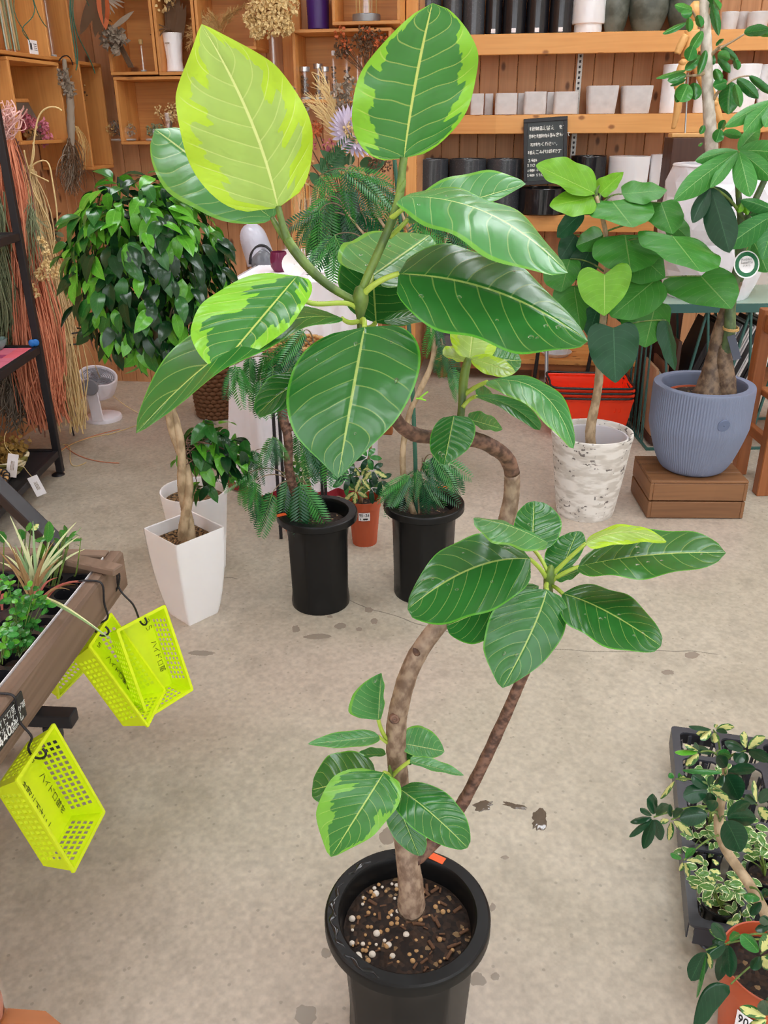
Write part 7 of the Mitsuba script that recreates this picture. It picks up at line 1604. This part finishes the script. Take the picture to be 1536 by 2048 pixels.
herb('bushy green herb seedling with many small round leaves', [(18, 1195), (30, 1195), (12, 1160), (20, 1180), (38, 1215), (48, 1200), (58, 1210), (46, 1225), (30, 1228), (72, 1200), (85, 1205), (92, 1212), (66, 1188), (28, 1245)], .022, [11, 5, 17], 0, base=(38, 1300))
herb('dark green herb seedling in front of the sedge', [(28, 1255), (40, 1262), (52, 1270), (60, 1252), (34, 1278), (48, 1285), (62, 1280), (70, 1255), (44, 1246), (24, 1268), (56, 1295), (30, 1290)], .022, [11, 17], 30, base=(38, 1310))
herb('bright green herb seedling cut by the left edge', [(4, 1262), (14, 1268), (4, 1280), (8, 1295), (16, 1285)], .024, [5, 10], 60, base=(4, 1325))
k = thing('broadleaf_seedling', 'broad-leaved green seedlings at the back of the trough', 'seedling')
for i, (u, v, tu, tv, hw, pal) in enumerate(((95, 1085, 98, 1042, 10, 11), (85, 1120, 82, 1084, 8, 5), (100, 1125, 108, 1092, 12, 12), (70, 1082, 100, 1072, 5, 11), (45, 1080, 38, 1058, 9, 12), (62, 1060, 78, 1048, 6, 14), (52, 1062, 62, 1044, 5, 11), (128, 1075, 120, 1060, 8, 11), (132, 1070, 128, 1050, 4, 12), (138, 1075, 152, 1062, 4, 11), (125, 1082, 145, 1075, 5, 12), (118, 1090, 108, 1076, 5, 10), (8, 1085, -4, 1062, 9, 12), (140, 1080, 165, 1078, 3, 11))):
    y_ = 1.80; d2 = unit(np.array([tu - u, tv - v])); mx, my = (u + tu) / 2, (v + tv) / 2
    part(k, 'leaf', leafP((u, v, y_), (tu, tv, y_ + .02), (mx - d2[1] * hw, my + d2[0] * hw, y_), (mx + d2[1] * hw, my - d2[0] * hw, y_ + .02), .5, .5, None, pal, i, .1, 0, 14, 9), 'mat_leaf_small', True)
    part(k, 'stem', ptube([(P(u, v, y_), .0014), (G(min(u, 150) * .8 + 20, 1150, .575) * V3(1, 0, 1) + V3(0, y_ - .03, 0), .0016)], 5, 5), GREENSTEM)
k = thing('tall_seedling', 'thin stemmed seedling at the far end of the trough', 'seedling')
part(k, 'stem', ptube([(G(148, 1150, .575), .0015), (P(158, 1110, 1.72), .0013), (P(162, 1075, 1.72), .0008)], 10, 5), GREENSTEM)
for u, v in ((160, 1072), (164, 1082), (158, 1092)): part(k, 'leaf', xf(leaf0(.018, .006, 12, 1), frame(P(u, v, 1.72), (rng.normal(), -.3, .5))), 'mat_leaf_small', True)

# yellow-green baskets hung by their short rim from the planter
for bi, (A, B, Cc, zt_, zb_, lab, txt) in enumerate((((35, 1560), (107, 1452), (203, 1630), .49, .27, 'lime yellow perforated basket with handwriting hanging nearest the camera', ('35に ハイドロ苗を', '水ごお取り下さい!')),
                                               ((180, 1293), (222, 1230), (325, 1387), .49, .27, 'lime yellow perforated basket hanging in the middle, a grass blade over it', ('35に ハイドロ苗を', '')),
                                               ((236, 1262), (328, 1214), (367, 1387), .47, .25, 'lime yellow perforated basket hanging from the far corner of the planter', ('35に ハイドロ苗', '')),
                                               ((172, 1262), (240, 1196), (250, 1330), .50, .28, 'lime yellow basket hanging behind the middle one, mostly hidden', ('', '')))):
    A3, B3, C3 = G(*A, zt_), G(*B, zt_), G(*Cc, zb_)
    if bi == 3: off = AC * .09 + AL * .03; A3, B3, C3 = A3 + off, B3 + off, C3 + off
    s_ = unit(B3 - A3); l_ = C3 - B3; l_ = unit(l_ - s_ * (l_ @ s_)); n_ = np.cross(s_, l_); n_ = n_ if n_[0] > 0 else -n_
    sw, sl, dp = np.linalg.norm(B3 - A3), np.linalg.norm(C3 - B3), .062; tpr = .86; O = (A3 + B3) / 2
    M = np.eye(4); M[:3, 0], M[:3, 1], M[:3, 2], M[:3, 3] = l_, s_ * np.sign(np.cross(l_, s_) @ n_), n_, O + l_ * sl / 2      # x: long, y: short, z: out of the opening, 0 at the rim
    k = thing('yellow_basket', lab, 'basket', 'lime yellow baskets hanging from the planter')
    for (w0, w1, hw0, hw1, ax) in ((sl * tpr, sl, sw * tpr / 2, sw / 2, 0), (sw * tpr, sw, sl * tpr / 2, sl / 2, 1)):
        n1 = int(w0 / .0138); cells = [((i - (n1 - 1) / 2) * .0134, .011 + .0128 * j, .0084, .0084, 0) for i in range(n1 - 1) for j in range(4)]
        cells = [(x + .0067, y, a, b, r) for x, y, a, b, r in cells]
        for sg in (-1, 1):
            m = extrude(holed(w0, w1, math.hypot(dp, hw1 - hw0), cells), .0018)
            a_, b_ = (V3(-w0 / 2, sg * hw0, -dp), V3(w0 / 2, sg * hw0, -dp)) if ax == 0 else (V3(sg * hw0, -w0 / 2, -dp), V3(sg * hw0, w0 / 2, -dp))
            part(k, 'side_wall', xf(wallmap(m, a_, b_, V3(0, sg * (hw1 - hw0), dp) if ax == 0 else V3(sg * (hw1 - hw0), 0, dp)), M), YELLOW, False)
    part(k, 'bottom', xf(bx(-sl * tpr / 2, sl * tpr / 2, -sw * tpr / 2, sw * tpr / 2, -dp - .001, -dp + .001), M), YELLOW, False)
    rim = [(-sl / 2, -sw / 2), (sl / 2, -sw / 2), (sl / 2, sw / 2), (-sl / 2, sw / 2)]; rr_ = sbox(-sl / 2, -sw / 2, sl / 2, sw / 2)
    v, f = extrude(rr_.buffer(.005, quad_segs=5).difference(rr_.buffer(-.0025)), .004); part(k, 'rim', xf((v + V3(0, 0, -.002), f), M), YELLOW, 40)
    LM = M.copy(); LM[:3, 1], LM[:3, 0] = -M[:3, 1] if M[:3, 1] @ s_ < 0 else M[:3, 1], l_
    LM[:3, 2] = np.cross(LM[:3, 0], LM[:3, 1]); LM[:3, 3] = M[:3, 3] - n_ * (dp - .0015)
    for j, tx in enumerate(txt):
        if tx: part(k, 'handwriting', script(tx, LM, -sl * .40, sw * (.40 - .36 * j), .019, .0006, .93), INK, False, label='black marker handwriting')
    # its wire hook over the beam
    hk = thing('wire_hook', ('black wire hook holding the nearest yellow basket', 'black wire hook holding the middle yellow basket', 'black wire hook at the far corner of the planter', 'black wire hook behind the middle yellow basket')[bi], 'hook', 'wire hooks over the planter beam')
    a_ = min((O - E1) @ AL, -.03); top_ = E1 + AL * a_
    pts = [top_ + AC * .040 + V3(0, 0, -.05), top_ + AC * .040 + V3(0, 0, .003), top_ + AC * .018 + V3(0, 0, .004), top_ - AC * .002 + V3(0, 0, .002), top_ - AC * .006 + V3(0, 0, -.06), O * .4 + top_ * .6 - AC * .012 + V3(0, 0, -.045), O + n_ * -.012 + l_ * -.01, O + l_ * .014 - n_ * .006, O + l_ * .016 + n_ * .008, O + l_ * -.004 + n_ * .016]
    part(hk, 'wire', tube(spline(pts, 70), .0024, 7), IRON, True)
# price board on the beam
k = thing('price_board', 'small black price board with white Japanese handwriting on the planter beam', 'sign')
a_r = (G(44, 1405, .58) - E1) @ AL; SGM = np.eye(4); SGM[:3, 0], SGM[:3, 1], SGM[:3, 2] = AL, (0, 0, 1), -AC; SGM[:3, 3] = E1 * V3(1, 1, 0) + AL * (a_r - .21) - AC * .0006 + V3(0, 0, .552)
part(k, 'board', xf(bx(0, .21, 0, .056, 0, .003, .001), SGM), mat('price_black', '#17181a', .45), False)
SG2 = SGM.copy(); SG2[:3, 3] -= AC * .003
for s, x, y, h in (('植え替え苗 ハイドロ苗', .012, .053, .0165), ('オアシス プラグ苗', .09, .037, .015)): part(k, 'handwriting', script(s, SG2, x, y, h, .0005, .95), CHALK, False)
textline(k, '440', SG2, .105, .006, .018, CHALK, 'price', True, False); part(k, 'handwriting', script('(税込)', SG2, .148, .024, .014, .0007, .9), CHALK, False); textline(k, 'GREEN JAM', SG2, .150, .003, .006, CHALK, 'lettering', False, False)

# ---------------------------------------------------------------- bottom left: table corner with wrapped goods
c_ = G(120, 2024, .5); d_ = G(136, 2060, .5); k = thing('low_table', 'orange brown wooden table corner in the bottom left corner', 'table')
tv = unit((d_ - c_) * V3(1, 1, 0)); e_ = G(40, 2018, .5); tl = unit((e_ - c_) * V3(1, 1, 0)); M = np.eye(4); M[:3, 0], M[:3, 1], M[:3, 3] = tl, tv, c_ * V3(1, 1, 0)
pl = Polygon([(0, .03), (.02, 0), (.6, 0), (.6, .5), (.0, .5)]); v, f = extrude(pl, .03); part(k, 'tabletop', woodbox(xf((v + V3(0, 0, .47), f), M), tl), STOOLWOOD, False)
for a, b in ((.06, .08), (.5, .08), (.06, .42), (.5, .42)): part(k, 'leg', xf(bx(a - .02, a + .02, b - .02, b + .02, 0, .4695), M), STOOLWOOD, False)
o = G(6, 2035, .5); k = thing('wrapped_bundle', 'clear film wrapped bundle with pinkish contents at the bottom left edge', 'wrapped bundle'); r = px(o, 40)
part(k, 'film', lathe([(.002, .002), (r * .9, .002), (r, .01), (r * .97, .05), (r * .9, .075), (r * .5, .09), (.002, .092)], 30, (o[0] - .02, o[1], .501), lambda p, g: 1 + .05 * np.sin(g * 9 + p[:, :1] * 300)), 'mat_glass', True)
part(k, 'contents', lathe([(.002, .004), (r * .8, .004), (r * .86, .03), (r * .6, .05), (.002, .055)], 24, (o[0] - .02, o[1], .501)), mat('wrapped_pink', '#b07a68', .6), True)

# ---------------------------------------------------------------- bottom right: nursery tray, variegated plants, schefflera in a terracotta pot
TA, TB_ = G(1352, 1458, .10), G(1390, 1842, .10); tl_ = unit((TA - TB_) * V3(1, 1, 0)); tr2 = V3(tl_[1], -tl_[0], 0); TL = np.linalg.norm((TA - TB_)[:2])
TMx = np.eye(4); TMx[:3, 0], TMx[:3, 1], TMx[:3, 3] = tr2, tl_, TB_ * V3(1, 1, 0)      # x to the right, y away
TG = mat('tray_grey', '#34363d', .35); k = NT = thing('nursery_tray', 'dark grey slotted plastic nursery tray on the floor at the right edge', 'tray')
nx, ny = 4, 6; pp_ = TL / ny; tw_ = pp_ * nx; v, f = extrude(sbox(0, 0, tw_, TL).buffer(.012, quad_segs=5).difference(union_all([sbox((i + .5) * pp_ - pp_ * .26, (j + .5) * pp_ - pp_ * .26, (i + .5) * pp_ + pp_ * .26, (j + .5) * pp_ + pp_ * .26).buffer(pp_ * .16, quad_segs=4) for i in range(nx) for j in range(ny)])), .006)
part(k, 'deck', xf((v + V3(0, 0, .094), f), TMx), TG, 40)
part(k, 'skirt', xf(merge([bx(-.012, -.009, 0, TL, .05, .0935), bx(tw_ + .009, tw_ + .012, 0, TL, .05, .0935), bx(0, tw_, -.012, -.009, .05, .0935), bx(0, tw_, TL + .009, TL + .012, .05, .0935)]), TMx), TG, False)
for i in range(nx):
    for j in range(ny):
        c = ((i + .5) * pp_, (j + .5) * pp_); ms = []
        for q in range(8): a = q * math.pi / 4 + .39; ms.append(bar(V3(c[0] + pp_ * .40 * math.cos(a), c[1] + pp_ * .40 * math.sin(a), .094), V3(c[0] + pp_ * .33 * math.cos(a), c[1] + pp_ * .33 * math.sin(a), .006), .009, .003, (math.cos(a), math.sin(a), 0)))
        g = np.linspace(0, 6.283, 18); ms.append(tube(np.stack([c[0] + pp_ * .33 * np.cos(g), c[1] + pp_ * .33 * np.sin(g), .005 + 0 * g], 1), .004, 5, False))
        part(k, 'cell', xf(merge(ms), TMx), TG, False)
VAR = [shape(leaf0(.03, .017, 15, i, .45, .7, 9, 7, .3, .3), 'mat_leaf_small', True) for i in range(6)] + [shape(leaf0(.026, .016, 14, 7, .45, .7, 9, 7, .3, .3), 'mat_leaf_small', True)]
for pi, (i, j, spots, n, lab) in enumerate(((0, 0, ((1440, 1770), (1450, 1790), (1468, 1775), (1405, 1765), (1420, 1782), (1435, 1800), (1455, 1820), (1475, 1822), (1440, 1832), (1490, 1800), (1395, 1752), (1462, 1838), (1412, 1750), (1480, 1760)), 130, 'small variegated fig with white edged leaves in the near cell of the tray'),
                                       (0, 2, ((1425, 1660), (1440, 1640), (1405, 1670), (1420, 1690), (1450, 1680), (1400, 1650), (1435, 1705), (1460, 1700), (1390, 1690), (1415, 1715), (1475, 1690), (1450, 1720), (1410, 1620), (1430, 1570), (1440, 1555), (1420, 1555), (1452, 1590)), 120, 'small variegated fig with white edged leaves in the middle of the tray'),
                                       (1, 1, ((1500, 1690), (1515, 1670), (1505, 1650), (1495, 1720), (1520, 1700), (1530, 1720)), 45, 'small variegated fig with white edged leaves in the second row of the tray'))):
    kk = thing('variegated_fig', lab, 'potted plant'); c = TMx @ np.array([(i + .5) * pp_, (j + .5) * pp_, 0, 1]); R = pp_ * .36
    part(kk, 'pot', lathe([(.002, .012), (R * .72, .012), (R * .74, .01), (R * .9, .075), (R * .93, .104), (R * 1.05, .105), (R * 1.06, .112), (R * .95, .112), (R * .8, .09), (.002, .088)], 32, (c[0], c[1], 0)), BLACKPOT, 40)
    part(kk, 'soil', lathe([(.002, .101), (R * .9, .099)], 24, (c[0], c[1], 0)), SOIL, True)
    for q, (u, v) in enumerate(spots):
        o = P(u, v, c[1] - .01 + rng.uniform(-.04, .04)); part(kk, 'stem', ptube([(V3(c[0], c[1], .1), .0022), ((V3(c[0], c[1], .1) + o) / 2 + V3(0, 0, .01), .0016), (o, .001)], 8, 5), GREENSTEM)
        for e in range(n // len(spots)):
            a = rng.uniform(0, 6.28); part(kk, 'leaf', VAR[int(rng.integers(7))], None, to=frame(o + rng.normal(size=3) * .012, (math.cos(a), math.sin(a), rng.uniform(-.4, .5)), (rng.normal() * .4, -.5, .9), rng.uniform(.65, 1.05)))
SC = thing('schefflera', 'variegated schefflera with a crooked trunk in the terracotta pot at the bottom right', 'potted plant')
sc_ = G(1546, 1925, .2); SR = px(sc_, 99); terrapot(SC, sc_, SR, .2)
wraplabel(SC, sc_, SR * .905, .085, .14, -math.pi / 2 - .66, .34, '90-34', SR * .94)
sy = sc_[1]
part(SC, 'trunk', ptube([Q(1552, 1930, sy, 13), Q(1545, 1860, sy + .02, 12), Q(1522, 1810, sy + .05, 11), Q(1492, 1758, sy + .09, 10.5), Q(1455, 1705, sy + .12, 10), Q(1440, 1670, sy + .13, 9.5), Q(1438, 1630, sy + .13, 9), Q(1446, 1585, sy + .13, 8), Q(1450, 1545, sy + .13, 6), Q(1440, 1510, sy + .13, 4)], 70, 12, bump=ridged), TANBARK, True)
CL_ = [((1427, 1460), [((1377, 1452), 5, 13), ((1392, 1467), 7, 14), ((1400, 1479), 8, 14), ((1430, 1486), 9, 14), ((1469, 1454), 7, 14), ((1436, 1449), 4, 14), ((1455, 1466), 5, 13)], .10), ((1492, 1501), [((1488, 1462), 8, 14), ((1531, 1473), 10, 14), ((1449, 1483), 10, 13), ((1470, 1524), 13, 13), ((1540, 1522), 12, 13), ((1486, 1530), 8, 13)], .12),
       ((1430, 1508), [((1384, 1492), 8, 13), ((1462, 1512), 10, 12), ((1452, 1535), 12, 13)], .10), ((1401, 1504), [((1368, 1488), 4, 14), ((1371, 1531), 9, 14), ((1349, 1504), 6, 5), ((1390, 1484), 4, 13)], .06), ((1450, 1545), [((1512, 1538), 12, 13), ((1478, 1600), 24, 13), ((1364, 1540), 6, 12), ((1478, 1556), 10, 13), ((1430, 1580), 9, 13)], .07),
       ((1420, 1580), [((1366, 1594), 19, 13), ((1416, 1610), 14, 13), ((1384, 1549), 12, 13), ((1459, 1602), 8, 14), ((1444, 1573), 5, 14), ((1425, 1550), 7, 13)], .03), ((1308, 1634), [((1305, 1587), 11, 13), ((1338, 1609), 10, 13), ((1322, 1681), 11, 13), ((1287, 1698), 12, 13), ((1258, 1674), 7, 13), ((1260, 1644), 7, 13), ((1280, 1616), 6, 13)], .04),
       ((1343, 1639), [((1384, 1672), 9, 14), ((1337, 1681), 7, 14), ((1320, 1643), 6, 14), ((1340, 1608), 6, 13), ((1366, 1618), 8, 13)], .06), ((1420, 1628), [((1359, 1637), 19, 13), ((1430, 1600), 12, 13)], .03), ((1450, 1637), [((1513, 1638), 19, 13), ((1482, 1704), 27, 13), ((1500, 1605), 13, 13)], .03), ((1368, 1720), [((1341, 1706), 6, 12), ((1391, 1697), 8, 12), ((1406, 1725), 6, 14), ((1376, 1755), 6, 14), ((1358, 1742), 5, 14)], .02),
       ((1515, 1610), [((1545, 1580), 12, 13), ((1490, 1590), 10, 13), ((1535, 1640), 10, 14), ((1508, 1560), 6, 14)], .08), ((1525, 1800), [((1488, 1790), 9, 12), ((1500, 1830), 10, 13), ((1540, 1780), 10, 13)], .0), ((1352, 1558), [((1338, 1546), 6, 12), ((1365, 1552), 6, 12), ((1375, 1560), 6, 14), ((1320, 1598), 5, 14)], .05),
       ((1455, 1885), [((1460, 1955), 15, 13), ((1436, 1962), 14, 13), ((1424, 1882), 11, 13), ((1412, 1915), 14, 13), ((1480, 1868), 9, 12), ((1425, 1845), 12, 13), ((1418, 1858), 5, 14)], -.06), ((1412, 1900), [((1382, 1962), 20, 13), ((1422, 1938), 6, 14), ((1393, 1996), 5, 12)], -.08), ((1462, 1968), [((1386, 2052), 9, 13)], -.08), ((1521, 1908), [((1482, 1868), 14, 12), ((1505, 1940), 12, 13), ((1540, 1940), 13, 14), ((1545, 1870), 14, 14)], -.06),
       ((1537, 2036), [((1479, 2014), 12, 14), ((1496, 2060), 12, 14), ((1525, 2000), 13, 13), ((1548, 1990), 12, 13)], -.10), ((1545, 1850), [((1520, 1835), 10, 13), ((1560, 1820), 12, 13), ((1510, 1860), 9, 13)], -.04)]
TRK = {0: (1440, 1512), 1: (1447, 1530), 2: (1440, 1512), 3: (1440, 1520), 4: (1450, 1550), 5: (1444, 1600), 6: (1440, 1615), 7: (1440, 1625), 8: (1438, 1640), 9: (1438, 1645), 10: (1440, 1670), 11: (1444, 1600), 12: (1500, 1775), 13: (1446, 1585), 14: (1540, 1870), 15: (1540, 1880), 16: (1545, 1905), 17: (1548, 1900), 18: (1556, 1960), 19: (1545, 1870)}
for ci, (h, ls, dy) in enumerate(CL_):
    yb_ = sy + dy if ci < 14 else sy + dy; o = P(*h, yb_); t_ = TRK[ci]; s0 = P(*t_, sy + (.13 if ci < 12 else .02))
    part(SC, 'petiole', ptube([(s0, .0022), ((s0 + o) / 2 + V3(0, 0, .01), .0018), (o, .0014)], 10, 6), GREENSTEM, True)
    for li, ((u, v), hw, pal) in enumerate(ls):
        d2 = unit(np.array([u - h[0], v - h[1]])); b_ = (h[0] + d2[0] * 5, h[1] + d2[1] * 5, yb_); f_ = .55; mx, my = b_[0] * (1 - f_) + u * f_, b_[1] * (1 - f_) + v * f_; dz = rng.uniform(-.03, .01)
        M_ = ((b_[0] + u) / 2, (b_[1] + v) / 2 - 3, yb_ + dz * .4 + .0) if ci != 16 else (1410, 1976, yb_)
        part(SC, 'leaflet', leafP(b_, (u, v, yb_ + dz), (mx - d2[1] * hw, my + d2[0] * hw, yb_ + dz * .5 + .008), (mx + d2[1] * hw, my - d2[0] * hw, yb_ + dz * .5 - .008), .55, .5, M_, pal, ci * 10 + li, .12, 0, 18, 11, .02), 'mat_leaf_small', True)

# ---------------------------------------------------------------- damp marks and puddles on the floor
DAMP = mat('damp', '#8c8174', .35); PUD = mat('puddle', '#5d5348', .06, specular=.7)


def blot(u, v, ru, rv, bs, lab, seed, h=.0006, lump=.5, ang=0.0):
    c = G(u, v); ex, ey = G(u + ru, v) - c, G(u, v - rv) - c; g = np.linspace(0, 6.283, 49)[:-1]
    n = meshkit.fbm(np.stack([np.cos(g) * 1.6 + seed * 7, np.sin(g) * 1.6, g * 0 + seed], -1), 3); r = 1 + lump * 2 * (n - .5); a = g + ang
    rings = [c + (np.cos(g) * r * q)[:, None] * (ex * math.cos(ang) + ey * math.sin(ang) * ru / rv * .5) + (np.sin(g) * r * q)[:, None] * (ey * math.cos(ang) - ex * math.sin(ang) * rv / ru * .5) + V3(0, 0, 1) * hh for q, hh in ((1, .0001), (.93, h), (.5, h * 1.1), (.01, h * 1.1))]
    solo('puddle' if bs == PUD else 'damp_spot', lab, 'water' if bs == PUD else 'stain', (np.vstack(rings), quads(4, 48, True)), bs, True, group=None if bs == PUD else 'small damp spots on the concrete floor')


for i, (u, v, a, b, an) in enumerate(((968, 1611, 24, 10, .5), (1078, 1640, 18, 24, -.4), (1030, 1612, 26, 5, -.35))):
    blot(u, v, a, b, PUD, ('wet glistening water puddle right of the brown side branch', 'larger water puddle at the right of the other two', 'thin streak of water between the two puddles')[i], i + 1, .0012, .75, an)
for i, (u, v, a, b) in enumerate(((592, 1258, 8, 7), (635, 1273, 28, 5), (660, 1233, 6, 3), (680, 1252, 12, 6), (738, 1220, 9, 5), (748, 1242, 7, 6), (718, 1258, 6, 4), (402, 1306, 26, 5), (652, 1905, 10, 10), (955, 1958, 16, 14), (990, 1953, 8, 8), (612, 2030, 22, 20), (1335, 1345, 14, 5), (774, 1672, 14, 16), (1010, 1715, 8, 4), (1228, 1240, 8, 5), (1385, 1310, 14, 7), (985, 1815, 6, 9))):
    blot(u, v, a, b, DAMP, 'damp spot on the floor ' + ('left of the black pots, round', 'left of the black pots, long streak', 'thin, below the left black pot', 'oval, below the left black pot', 'between the two black pots, upper', 'between the two black pots, lower', 'faint, left of the trunk bend', 'dark, right of the yellow baskets', 'left of the biggest black pot', 'right of the biggest black pot, larger', 'right of the biggest black pot, smaller', 'at the bottom left of the biggest black pot', 'above the nursery tray, far right', 'behind the trunk foot', 'beside the orange sticker, right', 'below the right leaf cluster', 'long, right of the right leaf cluster', 'thin, right of the pot rim')[i], 20 + i, .0003, .35)
